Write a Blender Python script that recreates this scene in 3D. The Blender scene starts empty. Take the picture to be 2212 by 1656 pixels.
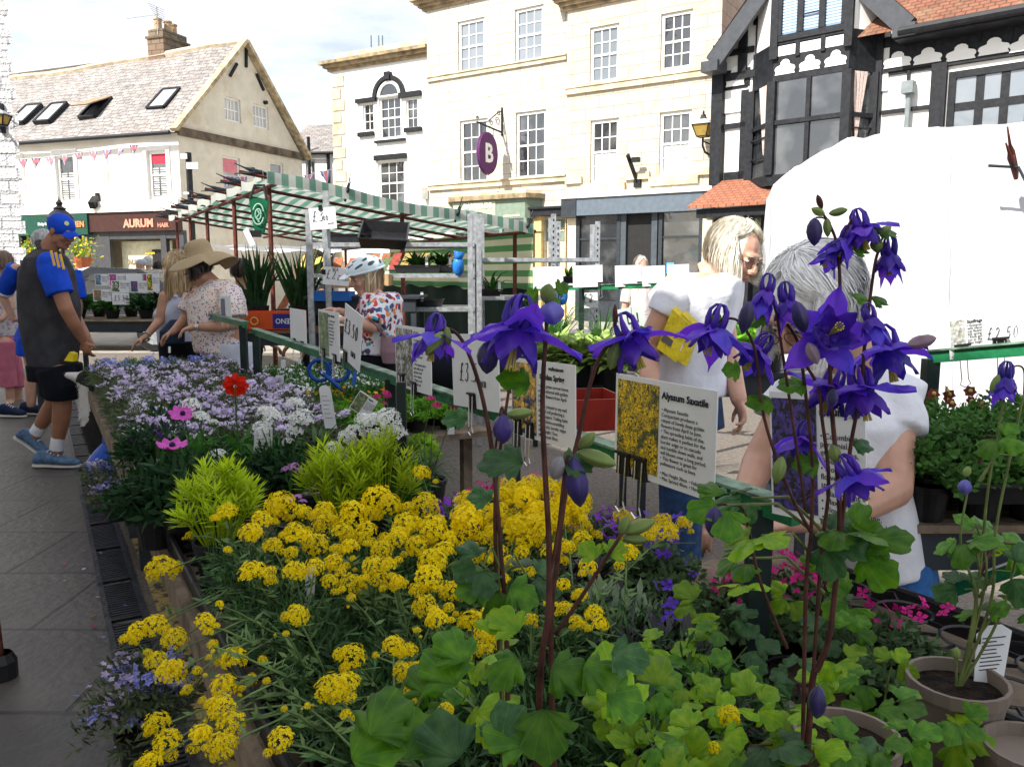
import bpy,bmesh,math,random
from math import sin,cos,pi,radians,sqrt,atan2,tan
from mathutils import Vector,Matrix,noise,Euler
V=Vector
SC=bpy.context.scene
COL=SC.collection
random.seed(7)
# ------------------------------------------------------------ camera, sky, sun, exposure
PITCH=math.atan(237/1767.0)
CAMH=1.4
cd=bpy.data.cameras.new("camera");cam=bpy.data.objects.new("camera",cd);COL.objects.link(cam)
cam.location=(0,0,CAMH);cam.rotation_euler=(pi/2-PITCH,0,0)
cd.sensor_fit='HORIZONTAL';cd.sensor_width=36;cd.lens=36*1767/2212.0
cd.clip_start=0.02;cd.clip_end=2000
SC.camera=cam
SUN_DIR=V((.70,.62,-.86)).normalized()
_el=math.asin(-SUN_DIR.z);_az=atan2(-SUN_DIR.x,-SUN_DIR.y)
w=bpy.data.worlds.new("World");SC.world=w;w.use_nodes=True
nt=w.node_tree;nt.nodes.clear()
wo=nt.nodes.new('ShaderNodeOutputWorld');bg=nt.nodes.new('ShaderNodeBackground')
sk=nt.nodes.new('ShaderNodeTexSky');sk.sky_type='NISHITA';sk.sun_disc=False
sk.sun_elevation=_el;sk.sun_rotation=_az;sk.dust_density=1.6;sk.ozone_density=1.2
tc=nt.nodes.new('ShaderNodeTexCoord');mp=nt.nodes.new('ShaderNodeMapping')
mp.inputs['Scale'].default_value=(1.2,1.2,5.0);mp.inputs['Rotation'].default_value=(.25,.2,.6)
nz=nt.nodes.new('ShaderNodeTexNoise');nz.inputs['Scale'].default_value=2.2;nz.inputs['Detail'].default_value=7;nz.inputs['Roughness'].default_value=.62
rp=nt.nodes.new('ShaderNodeValToRGB');rp.color_ramp.elements[0].position=.40;rp.color_ramp.elements[1].position=.78
rp.color_ramp.elements[1].color=(.85,.85,.85,1);rp.color_ramp.elements[0].color=(.30,.30,.30,1)
mx=nt.nodes.new('ShaderNodeMix');mx.data_type='RGBA';mx.inputs[7].default_value=(12.0,12.0,12.3,1)
L=nt.links.new
L(tc.outputs['Generated'],mp.inputs[0]);L(mp.outputs[0],nz.inputs[0]);L(nz.outputs[0],rp.inputs[0])
L(rp.outputs[0],mx.inputs[0]);L(sk.outputs[0],mx.inputs[6]);L(mx.outputs[2],bg.inputs[0]);L(bg.outputs[0],wo.inputs[0])
bg.inputs[1].default_value=0.072
sd=bpy.data.lights.new("sun",'SUN');sun=bpy.data.objects.new("sun",sd);COL.objects.link(sun)
sd.energy=4.0;sd.angle=radians(.5);sd.color=(1,.955,.88)
sun.rotation_euler=SUN_DIR.to_track_quat('-Z','Y').to_euler();sun.location=(-10,-10,30)
SC.view_settings.view_transform='Standard';SC.view_settings.look='None'
SC.view_settings.exposure=1.12;SC.view_settings.gamma=1
SC.cycles.max_bounces=6;SC.cycles.transparent_max_bounces=12;SC.cycles.sample_clamp_indirect=4
# ------------------------------------------------------------ pixel helpers (photo seen 2212 px wide)
_c,_s=cos(PITCH),sin(PITCH)
def ray(x,y):
 u=(x-1106)/1767.0;v=(828-y)/1767.0
 return V((u,_c+v*_s,-_s+v*_c))
CAM=V((0,0,CAMH))
def at(x,y,Y):
 r=ray(x,y);return CAM+r*(Y/r.y)
def atz(x,y,z):
 r=ray(x,y);return CAM+r*((z-CAMH)/r.z)
AX=V((-.5,.8660254,0));BX=V((.8660254,.5,0))
def st(s,t,z=0):return AX*s+BX*t+V((0,0,z))
def att(x,y,t):
 r=ray(x,y);k=t/(r.x*BX.x+r.y*BX.y);return CAM+r*k
def mpx(Y):return Y/1767.0
# ------------------------------------------------------------ materials
def newmat(name):
 m=bpy.data.materials.new(name);m.use_nodes=True
 n=m.node_tree;b=n.nodes['Principled BSDF'];return m,n,b
def c4(c):return(c[0],c[1],c[2],1)
def lk(n,a,b):n.links.new(a,b)
def nd(n,t,**k):
 o=n.nodes.new(t)
 for a,v in k.items():setattr(o,a,v)
 return o
def plain(name,col,rough=.7,var=.12,scale=8,metal=0,bump=0,bscale=40,trans=0,coat=0,spec=.22,objvar=0):
 m,n,b=newmat(name);b.inputs['Roughness'].default_value=rough;b.inputs['Metallic'].default_value=metal
 if spec is not None:b.inputs['Specular IOR Level'].default_value=spec
 if coat:b.inputs['Coat Weight'].default_value=coat
 t=nd(n,'ShaderNodeTexCoord');z=nd(n,'ShaderNodeTexNoise');z.inputs['Scale'].default_value=scale;z.inputs['Detail'].default_value=4
 lk(n,t.outputs['Object'],z.inputs[0])
 x=nd(n,'ShaderNodeMix',data_type='RGBA')
 x.inputs[6].default_value=c4([v*(1-var)for v in col]);x.inputs[7].default_value=c4([min(1,v*(1+var))for v in col])
 r=nd(n,'ShaderNodeValToRGB');r.color_ramp.elements[0].position=.35;r.color_ramp.elements[1].position=.65
 lk(n,z.outputs[0],r.inputs[0]);lk(n,r.outputs[0],x.inputs[0]);out=x.outputs[2]
 if objvar:
  oi=nd(n,'ShaderNodeObjectInfo');hs=nd(n,'ShaderNodeHueSaturation');mr=nd(n,'ShaderNodeMapRange')
  mr.inputs[3].default_value=1-objvar;mr.inputs[4].default_value=1+objvar
  lk(n,oi.outputs['Random'],mr.inputs[0]);lk(n,mr.outputs[0],hs.inputs['Value']);lk(n,out,hs.inputs['Color']);out=hs.outputs[0]
 lk(n,out,b.inputs['Base Color'])
 if bump:
  z2=nd(n,'ShaderNodeTexNoise');z2.inputs['Scale'].default_value=bscale;z2.inputs['Detail'].default_value=5
  lk(n,t.outputs['Object'],z2.inputs[0]);bp=nd(n,'ShaderNodeBump');bp.inputs['Strength'].default_value=bump;bp.inputs['Distance'].default_value=.02
  lk(n,z2.outputs[0],bp.inputs['Height']);lk(n,bp.outputs[0],b.inputs['Normal'])
 if trans:
  tr=nd(n,'ShaderNodeBsdfTranslucent');ms=nd(n,'ShaderNodeMixShader');ms.inputs[0].default_value=trans
  lk(n,out,tr.inputs[0]);lk(n,b.outputs[0],ms.inputs[1]);lk(n,tr.outputs[0],ms.inputs[2]);lk(n,ms.outputs[0],n.nodes['Material Output'].inputs[0])
 return m
def masonry(name,c1,c2,mortar,bw,bh,msize=.012,rough=.85,bump=.5,stain=(0,0,0),stain_amt=.0,bias=0,noisevar=.25,off=.5,sscale=.7,bdist=.02):
 m,n,b=newmat(name);b.inputs['Roughness'].default_value=rough
 t=nd(n,'ShaderNodeTexCoord');k=nd(n,'ShaderNodeTexBrick');k.offset=off
 k.inputs['Scale'].default_value=1;k.inputs['Brick Width'].default_value=bw;k.inputs['Row Height'].default_value=bh
 k.inputs['Mortar Size'].default_value=msize;k.inputs['Mortar Smooth'].default_value=.3;k.inputs['Bias'].default_value=bias
 k.inputs['Color1'].default_value=c4(c1);k.inputs['Color2'].default_value=c4(c2);k.inputs['Mortar'].default_value=c4(mortar)
 wn=nd(n,'ShaderNodeTexNoise');wn.inputs['Scale'].default_value=3;va=nd(n,'ShaderNodeVectorMath',operation='MULTIPLY_ADD')
 va.inputs[1].default_value=(.02,.02,0);lk(n,t.outputs['UV'],wn.inputs[0]);lk(n,wn.outputs[1],va.inputs[0]);lk(n,t.outputs['UV'],va.inputs[2]);lk(n,va.outputs[0],k.inputs[0])
 z=nd(n,'ShaderNodeTexNoise');z.inputs['Scale'].default_value=2.5;z.inputs['Detail'].default_value=6;z.inputs['Roughness'].default_value=.65;lk(n,t.outputs['Object'],z.inputs[0])
 mr=nd(n,'ShaderNodeMapRange');mr.inputs[1].default_value=.3;mr.inputs[2].default_value=.7;mr.inputs[3].default_value=1-noisevar;mr.inputs[4].default_value=1+noisevar*.4
 lk(n,z.outputs[0],mr.inputs[0]);mu=nd(n,'ShaderNodeVectorMath',operation='SCALE');lk(n,k.outputs[0],mu.inputs[0]);lk(n,mr.outputs[0],mu.inputs['Scale']);out=mu.outputs[0]
 if stain_amt:
  z3=nd(n,'ShaderNodeTexNoise');z3.inputs['Scale'].default_value=sscale;z3.inputs['Detail'].default_value=8;z3.inputs['Roughness'].default_value=.7;lk(n,t.outputs['Object'],z3.inputs[0])
  r=nd(n,'ShaderNodeValToRGB');r.color_ramp.elements[0].position=.52;r.color_ramp.elements[1].position=.72;r.color_ramp.elements[1].color=(stain_amt,)*3+(1,)
  x=nd(n,'ShaderNodeMix',data_type='RGBA');x.inputs[7].default_value=c4(stain);lk(n,z3.outputs[0],r.inputs[0]);lk(n,r.outputs[0],x.inputs[0]);lk(n,out,x.inputs[6]);out=x.outputs[2]
 lk(n,out,b.inputs['Base Color'])
 bp=nd(n,'ShaderNodeBump');bp.inputs['Strength'].default_value=bump;bp.inputs['Distance'].default_value=bdist
 ad=nd(n,'ShaderNodeMath',operation='MULTIPLY_ADD');z4=nd(n,'ShaderNodeTexNoise');z4.inputs['Scale'].default_value=25;lk(n,t.outputs['Object'],z4.inputs[0])
 lk(n,k.outputs['Fac'],ad.inputs[0]);ad.inputs[1].default_value=-1;lk(n,z4.outputs[0],ad.inputs[2]);lk(n,ad.outputs[0],bp.inputs['Height']);lk(n,bp.outputs[0],b.inputs['Normal'])
 return m
def spots(name,cols,base,scale=30,rough=.6,dist=.4,coord='Object',warp=.0,mask=0):
 """coloured cells scattered over a base colour: cols = [(pos, colour)] on a random value"""
 m,n,b=newmat(name);b.inputs['Roughness'].default_value=rough
 t=nd(n,'ShaderNodeTexCoord');vo=nd(n,'ShaderNodeTexVoronoi');vo.inputs['Scale'].default_value=scale
 src=t.outputs[coord]
 if warp:
  z=nd(n,'ShaderNodeTexNoise');z.inputs['Scale'].default_value=scale*.6;z.inputs['Detail'].default_value=2
  va=nd(n,'ShaderNodeVectorMath',operation='MULTIPLY_ADD');va.inputs[1].default_value=(warp,)*3
  lk(n,src,z.inputs[0]);lk(n,z.outputs[1],va.inputs[0]);lk(n,src,va.inputs[2]);src=va.outputs[0]
 lk(n,src,vo.inputs[0])
 sp=nd(n,'ShaderNodeSeparateColor');lk(n,vo.outputs['Color'],sp.inputs[0])
 r=nd(n,'ShaderNodeValToRGB');r.color_ramp.interpolation='CONSTANT'
 e=r.color_ramp.elements;e[0].position=0;e[0].color=c4(cols[0][1]);e[1].position=cols[1][0];e[1].color=c4(cols[1][1])
 for p,c in cols[2:]:
  q=e.new(p);q.color=c4(c)
 lk(n,sp.outputs[0],r.inputs[0])
 st_=nd(n,'ShaderNodeMath',operation='LESS_THAN');st_.inputs[1].default_value=dist;lk(n,vo.outputs['Distance'],st_.inputs[0])
 x=nd(n,'ShaderNodeMix',data_type='RGBA');x.inputs[6].default_value=c4(base);lk(n,r.outputs[0],x.inputs[7]);lk(n,st_.outputs[0],x.inputs[0]);out=x.outputs[2]
 if mask:
  zm=nd(n,'ShaderNodeTexNoise');zm.inputs['Scale'].default_value=mask;zm.inputs['Detail'].default_value=6;zm.inputs['Roughness'].default_value=.7;lk(n,t.outputs[coord],zm.inputs[0])
  rm=nd(n,'ShaderNodeValToRGB');rm.color_ramp.elements[0].position=.40;rm.color_ramp.elements[1].position=.50;lk(n,zm.outputs[0],rm.inputs[0]);mu=nd(n,'ShaderNodeMath',operation='MULTIPLY');lk(n,rm.outputs[0],mu.inputs[0]);lk(n,st_.outputs[0],mu.inputs[1]);lk(n,mu.outputs[0],x.inputs[0])
  z9=nd(n,'ShaderNodeTexNoise');z9.inputs['Scale'].default_value=scale*1.3;z9.inputs['Detail'].default_value=4;lk(n,t.outputs[coord],z9.inputs[0]);m9=nd(n,'ShaderNodeMapRange');m9.inputs[1].default_value=.3;m9.inputs[2].default_value=.7;m9.inputs[3].default_value=.45;m9.inputs[4].default_value=1.25;lk(n,z9.outputs[0],m9.inputs[0]);sc9=nd(n,'ShaderNodeVectorMath',operation='SCALE');lk(n,out,sc9.inputs[0]);lk(n,m9.outputs[0],sc9.inputs['Scale']);out=sc9.outputs[0]
 lk(n,out,b.inputs['Base Color'])
 return m
def glassmat(name,col=(.03,.035,.04),rough=.06,spec=.8):
 m,n,b=newmat(name);b.inputs['Roughness'].default_value=rough
 b.inputs['IOR'].default_value=2.1
 t=nd(n,'ShaderNodeTexCoord');zz=nd(n,'ShaderNodeTexNoise');zz.inputs['Scale'].default_value=1.1;zz.inputs['Detail'].default_value=3;rr=nd(n,'ShaderNodeValToRGB');rr.color_ramp.elements[0].position=.45;rr.color_ramp.elements[1].position=.62;rr.color_ramp.elements[0].color=c4(col);rr.color_ramp.elements[1].color=c4([v*.8+.07 for v in col]);lk(n,t.outputs['Object'],zz.inputs[0]);lk(n,zz.outputs[0],rr.inputs[0]);lk(n,rr.outputs[0],b.inputs['Base Color'])  # noise paints paler patches into the pane colour, standing in for reflections
 z=nd(n,'ShaderNodeTexNoise');z.inputs['Scale'].default_value=1.7;lk(n,t.outputs['Object'],z.inputs[0])
 bp=nd(n,'ShaderNodeBump');bp.inputs['Strength'].default_value=.25;bp.inputs['Distance'].default_value=.05;lk(n,z.outputs[0],bp.inputs['Height']);lk(n,bp.outputs[0],b.inputs['Normal'])
 return m
# ------------------------------------------------------------ mesh building
def empty(name,loc,label=None,cat=None,group=None,kind=None,rz=0):
 o=bpy.data.objects.new(name,None);COL.objects.link(o);o.location=loc;o.rotation_euler.z=rz;o.empty_display_size=.1
 tag(o,label,cat,group,kind);return o
def tag(o,label=None,cat=None,group=None,kind=None):
 if label:o['label']=label
 if cat:o['category']=cat
 if group:o['group']=group
 if kind:o['kind']=kind
 return o
class MB:
 def __init__(self,M=None):self.v=[];self.f=[];self.M=M;self.mi=[];self.cur=0
 def add(self,vs,fs):
  b=len(self.v);M=self.M
  self.v+=[(M@V(p))if M is not None else V(p)for p in vs]
  self.f+=[tuple(i+b for i in q)for q in fs];self.mi+=[self.cur]*len(fs);return self
 def box(self,x0,x1,y0,y1,z0,z1):
  return self.add([(x0,y0,z0),(x1,y0,z0),(x1,y1,z0),(x0,y1,z0),(x0,y0,z1),(x1,y0,z1),(x1,y1,z1),(x0,y1,z1)],
      [(0,3,2,1),(4,5,6,7),(0,1,5,4),(1,2,6,5),(2,3,7,6),(3,0,4,7)])
 def hexa(self,p):
  return self.add(p,[(0,3,2,1),(4,5,6,7),(0,1,5,4),(1,2,6,5),(2,3,7,6),(3,0,4,7)])
 def quad(self,a,b,c,d):return self.add([a,b,c,d],[(0,1,2,3)])
 def slab(self,poly,off):
  n=len(poly);off=V(off);p=[V(q)for q in poly]
  return self.add(p+[q+off for q in p],[tuple(range(n)),tuple(range(2*n-1,n-1,-1))]+[(i,(i+1)%n,n+(i+1)%n,n+i)for i in range(n)])
 def tube(self,pts,r,n=6,cap=True,flat=1.0):
  pts=[V(p)for p in pts];m=len(pts);rr=r if isinstance(r,(list,tuple))else[r]*m
  vs=[];up=V((0,0,1));prev=None
  for i,p in enumerate(pts):
   d=(pts[min(i+1,m-1)]-pts[max(i-1,0)])
   if d.length<1e-9:d=V((0,0,1))
   d.normalize()
   if prev is None:
    a=d.cross(up)
    if a.length<.1:a=d.cross(V((1,0,0)))
   else:a=prev-d*prev.dot(d)
   if a.length<1e-6:a=d.orthogonal()
   a.normalize();b=d.cross(a);prev=a
   for k in range(n):
    t=2*pi*k/n;vs.append(p+(a*cos(t)+b*sin(t)*flat)*rr[i])
  fs=[(i*n+k,i*n+(k+1)%n,(i+1)*n+(k+1)%n,(i+1)*n+k)for i in range(m-1)for k in range(n)]
  if cap:fs+=[tuple(range(n-1,-1,-1)),tuple((m-1)*n+k for k in range(n))]
  return self.add(vs,fs)
 def bar(self,a,b,w,h=None,up=(0,0,1)):
  a=V(a);b=V(b);d=(b-a).normalized();h=h or w;u=V(up);s=d.cross(u)
  if s.length<.05:s=d.cross(V((1,0,0)))
  s.normalize();u=s.cross(d)*(h/2);s=s*(w/2)
  return self.hexa([a-s-u,a+s-u,b+s-u,b-s-u,a-s+u,a+s+u,b+s+u,b-s+u])
 def lathe(self,prof,n=16,c=(0,0,0),ax=None):
  c=V(c);R=Matrix.Identity(3)if ax is None else V((0,0,1)).rotation_difference(V(ax)).to_matrix()
  vs=[c+R@V((r*cos(2*pi*k/n),r*sin(2*pi*k/n),z))for r,z in prof for k in range(n)]
  fs=[(i*n+k,i*n+(k+1)%n,(i+1)*n+(k+1)%n,(i+1)*n+k)for i in range(len(prof)-1)for k in range(n)]
  return self.add(vs,fs)
 def ball(self,c,r,n=10,m=7,R=None):
  c=V(c);r=r if isinstance(r,(tuple,list))else(r,r,r);vs=[]
  for i in range(m+1):
   ph=pi*i/m
   for k in range(n):
    p=V((r[0]*sin(ph)*cos(2*pi*k/n),r[1]*sin(ph)*sin(2*pi*k/n),r[2]*cos(ph)))
    vs.append(c+(R@p if R is not None else p))
  fs=[(i*n+k,(i+1)*n+k,(i+1)*n+(k+1)%n,i*n+(k+1)%n)for i in range(m)for k in range(n)]
  return self.add(vs,fs)
 def grid(self,fn,nu,nv):
  vs=[fn(i/nu,j/nv)for j in range(nv+1)for i in range(nu+1)];w_=nu+1
  return self.add(vs,[(j*w_+i,j*w_+i+1,(j+1)*w_+i+1,(j+1)*w_+i)for j in range(nv)for i in range(nu)])
 def build(self,name,mats,parent=None,smooth=False,uv=True,recalc=True,loc=None,kind=None):
  me=bpy.data.meshes.new(name);off=V((0,0,0))
  if parent is not None:
   o_=parent
   while o_ is not None:off+=V(o_.location);o_=o_.parent
  if loc is not None:off=off+(V(loc)-off)
  me.from_pydata([p-off for p in self.v],[],self.f)
  mats=mats if isinstance(mats,(list,tuple))else[mats]
  for m in mats:me.materials.append(m)
  if len(mats)>1:me.polygons.foreach_set('material_index',self.mi)
  if recalc:
   bm=bmesh.new();bm.from_mesh(me);bmesh.ops.remove_doubles(bm,verts=bm.verts,dist=1e-6)if len(self.v)<3000 else None
   bmesh.ops.recalc_face_normals(bm,faces=bm.faces);bm.to_mesh(me);bm.free()
  if smooth:me.polygons.foreach_set('use_smooth',[True]*len(me.polygons))
  if uv and len(me.polygons)<60000:
   l=me.uv_layers.new(name='uv');me.update()
   for p in me.polygons:
    nn=p.normal
    tx=V((0,0,1)).cross(nn)
    if tx.length<.08:tx=V((1,0,0))
    tx.normalize();ty=nn.cross(tx)
    for li in p.loop_indices:
     q=me.vertices[me.loops[li].vertex_index].co+off
     l.data[li].uv=(q.dot(tx),q.dot(ty))
  o=bpy.data.objects.new(name,me);COL.objects.link(o)
  if parent is not None:
   o.parent=parent
   if loc is not None:
    po=V((0,0,0));q=parent
    while q is not None:po+=V(q.location);q=q.parent
    o.location=V(loc)-po
  elif loc is not None:o.location=loc
  if kind:o['kind']=kind
  return o
TS=bpy.data.scenes.new('scratch')
def evalmesh(o):
 COL.objects.unlink(o);TS.collection.objects.link(o);vl=TS.view_layers[0];vl.update();return bpy.data.meshes.new_from_object(o.evaluated_get(vl.depsgraph))
def text_mesh(txt,size,M,depth=.002,bold=0,align='LEFT',sx=1.0):
 """text lying in the local xz plane of matrix M (x right, z up, y = outwards)"""
 c=bpy.data.curves.new('t','FONT');c.body=txt;c.size=size;c.extrude=depth;c.offset=bold;c.align_x=align;c.resolution_u=2
 o=bpy.data.objects.new('t',c);COL.objects.link(o)
 me=evalmesh(o)
 mb=MB(M);mb.add([(v.co.x*sx,v.co.z,v.co.y)for v in me.vertices],[tuple(p.vertices)for p in me.polygons])
 bpy.data.meshes.remove(me);bpy.data.objects.remove(o);bpy.data.curves.remove(c);return mb
def copy_tree(o,parent=None):
 c=o.copy();COL.objects.link(c);c.parent=parent
 for ch in list(o.children):copy_tree(ch,c)
 return c
class Fc:
 """a vertical wall plane: local x = right along it, y = outwards, z = up (world height)"""
 def __init__(s,px,Y,phi):
  p=at(px,591,Y);s.o=V((p.x,p.y,0));s.a=V((cos(phi),-sin(phi),0));s.n=V((-sin(phi),-cos(phi),0))
  s.M=Matrix(((s.a.x,s.n.x,0,s.o.x),(s.a.y,s.n.y,0,s.o.y),(0,0,1,0),(0,0,0,1)))
 def uv(s,x,y,d=0):
  r=ray(x,y);o=s.o+s.n*d;k=(o-CAM).dot(s.n)/r.dot(s.n);p=CAM+r*k;return(p-o).dot(s.a),p.z
 def rect(s,x0,y0,x1,y1,d=0):
  xm,ym=(x0+x1)/2,(y0+y1)/2
  return s.uv(x0,ym,d)[0],s.uv(x1,ym,d)[0],s.uv(xm,y1,d)[1],s.uv(xm,y0,d)[1]
 def w(s,u,d,z):return s.M@V((u,d,z))
def wall(mb,s0,s1,z0,z1,holes,rev=.14,d=0):
 ss=sorted(set([s0,s1]+[h[0]for h in holes]+[h[1]for h in holes]));zs=sorted(set([z0,z1]+[h[2]for h in holes]+[h[3]for h in holes]))
 ss=[q for q in ss if s0<=q<=s1];zs=[q for q in zs if z0<=q<=z1]
 for i in range(len(ss)-1):
  for j in range(len(zs)-1):
   cx,cz=(ss[i]+ss[i+1])/2,(zs[j]+zs[j+1])/2
   if any(h[0]<cx<h[1]and h[2]<cz<h[3]for h in holes):continue
   mb.quad((ss[i],d,zs[j]),(ss[i+1],d,zs[j]),(ss[i+1],d,zs[j+1]),(ss[i],d,zs[j+1]))
 for a,b,c,e in holes:
  mb.quad((a,d,c),(b,d,c),(b,d-rev,c),(a,d-rev,c));mb.quad((a,d,e),(b,d,e),(b,d-rev,e),(a,d-rev,e))
  mb.quad((a,d,c),(a,d,e),(a,d-rev,e),(a,d-rev,c));mb.quad((b,d,c),(b,d,e),(b,d-rev,e),(b,d-rev,c))
def sash(f,parent,h,cols,rows,fm,gm,d=0,rev=.13,fw=.07,mw=.022,meet=True,blind=None,label=None,sill=None):
 a,b,c,e=h;y=d-rev
 m=MB(f.M);m.box(a,a+fw,y,y+.07,c,e);m.box(b-fw,b,y,y+.07,c,e);m.box(a+fw,b-fw,y,y+.069,e-fw,e);m.box(a+fw,b-fw,y,y+.069,c,c+fw)
 x0,x1,z0,z1=a+fw,b-fw,c+fw,e-fw
 for i in range(1,cols):x=x0+(x1-x0)*i/cols;m.box(x-mw/2,x+mw/2,y+.012,y+.04,z0,z1)
 for j in range(1,rows):
  z=z0+(z1-z0)*j/rows;big=meet and j*2==rows;q=.03 if big else mw/2
  m.box(x0,x1,y+.011,y+(.055 if big else.039),z-q,z+q)
 o=m.build('window',fm,parent)
 g=MB(f.M);g.quad((x0,y+.02,z0),(x1,y+.02,z0),(x1,y+.02,z1),(x0,y+.02,z1));g.build('pane',gm,o)
 if sill:MB(f.M).box(a-.05,b+.05,d+.001,d+.07,c-sill,c).build('sill',fm,o)
 return o
# ============================================================ ground, pavement, road
M_flag=masonry('flagstone',(.066,.058,.05),(.09,.078,.066),(.025,.022,.02),.95,.62,.012,rough=.5,bump=.3,stain=(.035,.032,.03),stain_amt=.8,noisevar=.4,sscale=1.1)
M_tar=plain('tarmac',(.13,.12,.11),.9,.35,6,bump=.6,bscale=160)
M_far=masonry('far_paving',(.42,.38,.32),(.36,.33,.28),(.2,.19,.17),.6,.4,.01,noisevar=.3)
M_iron=plain('drain_iron',(.035,.037,.045),.45,.3,12,bump=.3)
M_white=plain('white_paint',(.8,.8,.78),.5,.05)
m_=MB();m_.quad((-400,-200,-.02),(400,-200,-.02),(400,600,-.02),(-400,600,-.02))
m_.build('ground',M_far,kind='structure')
m_=MB();m_.add([st(-6,-2.6,0),st(-6,.15,0),st(60,.15,0),st(60,-2.6,0)],[(0,1,2,3)]);m_.build('pavement',M_flag,kind='structure')
m_=MB();m_.add([st(-6,.31,-.006),st(-6,9,-.006),st(26,9,-.006),st(26,.31,-.006)],[(0,1,2,3)])
m_.build('road',plain('gravel_tarmac',(.19,.165,.14),.95,.22,45,bump=.8,bscale=140),kind='structure')
m_=MB();m_.add([(-10,14.5,.0),(40,14.5,.0),(40,60,.0),(-30,60,.0)],[(0,1,2,3)]);m_.build('square_paving',M_far,kind='structure')
def patchy(name,col,under,scale=14,thr=.5):
 m,n,b=newmat(name);b.inputs['Roughness'].default_value=.8
 t=nd(n,'ShaderNodeTexCoord');z=nd(n,'ShaderNodeTexNoise');z.inputs['Scale'].default_value=scale;z.inputs['Detail'].default_value=9;z.inputs['Roughness'].default_value=.75
 lk(n,t.outputs['Object'],z.inputs[0]);r=nd(n,'ShaderNodeValToRGB');r.color_ramp.elements[0].position=thr-.03;r.color_ramp.elements[1].position=thr+.03
 x=nd(n,'ShaderNodeMix',data_type='RGBA');x.inputs[6].default_value=c4(under);x.inputs[7].default_value=c4(col)
 lk(n,z.outputs[0],r.inputs[0]);lk(n,r.outputs[0],x.inputs[0]);lk(n,x.outputs[2],b.inputs['Base Color']);return m
m_=MB();m_.add([st(-4,.35,-.002),st(-4,.44,-.002),st(14,.44,-.002),st(14,.35,-.002)],[(0,1,2,3)])
m_.build('yellow_line',patchy('worn_yellow',(.42,.31,.10),(.05,.045,.04),7,.47),kind='structure')
dr=empty('drain_channel',st(2,.23,0),'long black iron slotted drain channel set between flagstones and road','drain')
mb=MB();fr=MB()
fr.add([st(-3,.15,-.03),st(-3,.31,-.03),st(16,.31,-.03),st(16,.15,-.03)],[(0,1,2,3)])
mat_blk=plain('black_gap',(.008,.008,.009),.8)
fr.build('channel',mat_blk,dr)
s=.4
while s<11:
 if(s%.5)<.035:s+=.035;mb.add([st(s,.17,.004),st(s,.29,.004),st(s+.02,.29,.004),st(s+.02,.17,.004)],[(0,1,2,3)]);s+=.03
 mb.hexa([st(s,.172,-.02),st(s,.288,-.02),st(s+.014,.288,-.02),st(s+.014,.172,-.02),st(s,.172,.002),st(s,.288,.002),st(s+.014,.288,.002),st(s+.014,.172,.002)])
 s+=.0265
for a,b in((.150,.172),(.288,.311)):
 mb.hexa([st(-3,a,-.03),st(-3,b,-.03),st(16,b,-.03),st(16,a,-.03),st(-3,a,.006),st(-3,b,.006),st(16,b,.006),st(16,a,.006)])
mb.build('grating',M_iron,dr)
# ============================================================ shared building materials
G_dark=glassmat('dark_glass',(.02,.023,.026));G_blue=glassmat('pale_glass',(.18,.21,.24),.12);G_curt=glassmat('curtained_glass',(.42,.44,.46),.15,.5)
M_wf=plain('white_joinery',(.78,.78,.76),.45,.04)
M_black=plain('black_paint',(.014,.015,.018),.5,.3,spec=.25)
M_stone=masonry('ashlar',(.60,.565,.49),(.52,.485,.41),(.29,.26,.21),.78,.30,.010,bump=.5,stain=(.46,.36,.23),stain_amt=.45,noisevar=.18)
M_stone2=plain('carved_stone',(.56,.47,.33),.85,.25,3,bump=.4,bscale=14)
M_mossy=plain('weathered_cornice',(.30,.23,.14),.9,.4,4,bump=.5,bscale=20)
M_cream=masonry('cream_render',(.66,.62,.52),(.64,.60,.50),(.65,.61,.51),4,4,.001,bump=.15,stain=(.46,.36,.2),stain_amt=.6,noisevar=.16,sscale=.9)
M_whiter=plain('whitewash',(.80,.77,.70),.85,.06,2,bump=.5,bscale=5)
M_slate=masonry('stone_slates',(.40,.37,.35),(.28,.26,.25),(.13,.11,.10),.34,.19,.012,bump=1,stain=(.28,.22,.17),stain_amt=.55,noisevar=.35,bdist=.05)
M_redtile=masonry('red_tiles',(.27,.105,.06),(.20,.08,.045),(.10,.05,.03),.2,.12,.012,bump=1,stain=(.34,.25,.15),stain_amt=.7,noisevar=.35,bdist=.03)
M_orange=masonry('orange_tiles',(.38,.145,.08),(.30,.11,.06),(.2,.07,.04),.2,.13,.012,bump=1,noisevar=.2,bdist=.03)
def closed(mb,f,s0,s1,z0,z1,depth,d=0):
 mb.quad((s0,d,z0),(s0,d-depth,z0),(s0,d-depth,z1),(s0,d,z1));mb.quad((s1,d,z0),(s1,d-depth,z0),(s1,d-depth,z1),(s1,d,z1))
 mb.quad((s0,d-depth,z0),(s1,d-depth,z0),(s1,d-depth,z1),(s0,d-depth,z1));mb.quad((s0,d,z1),(s1,d,z1),(s1,d-depth,z1),(s0,d-depth,z1))
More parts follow.
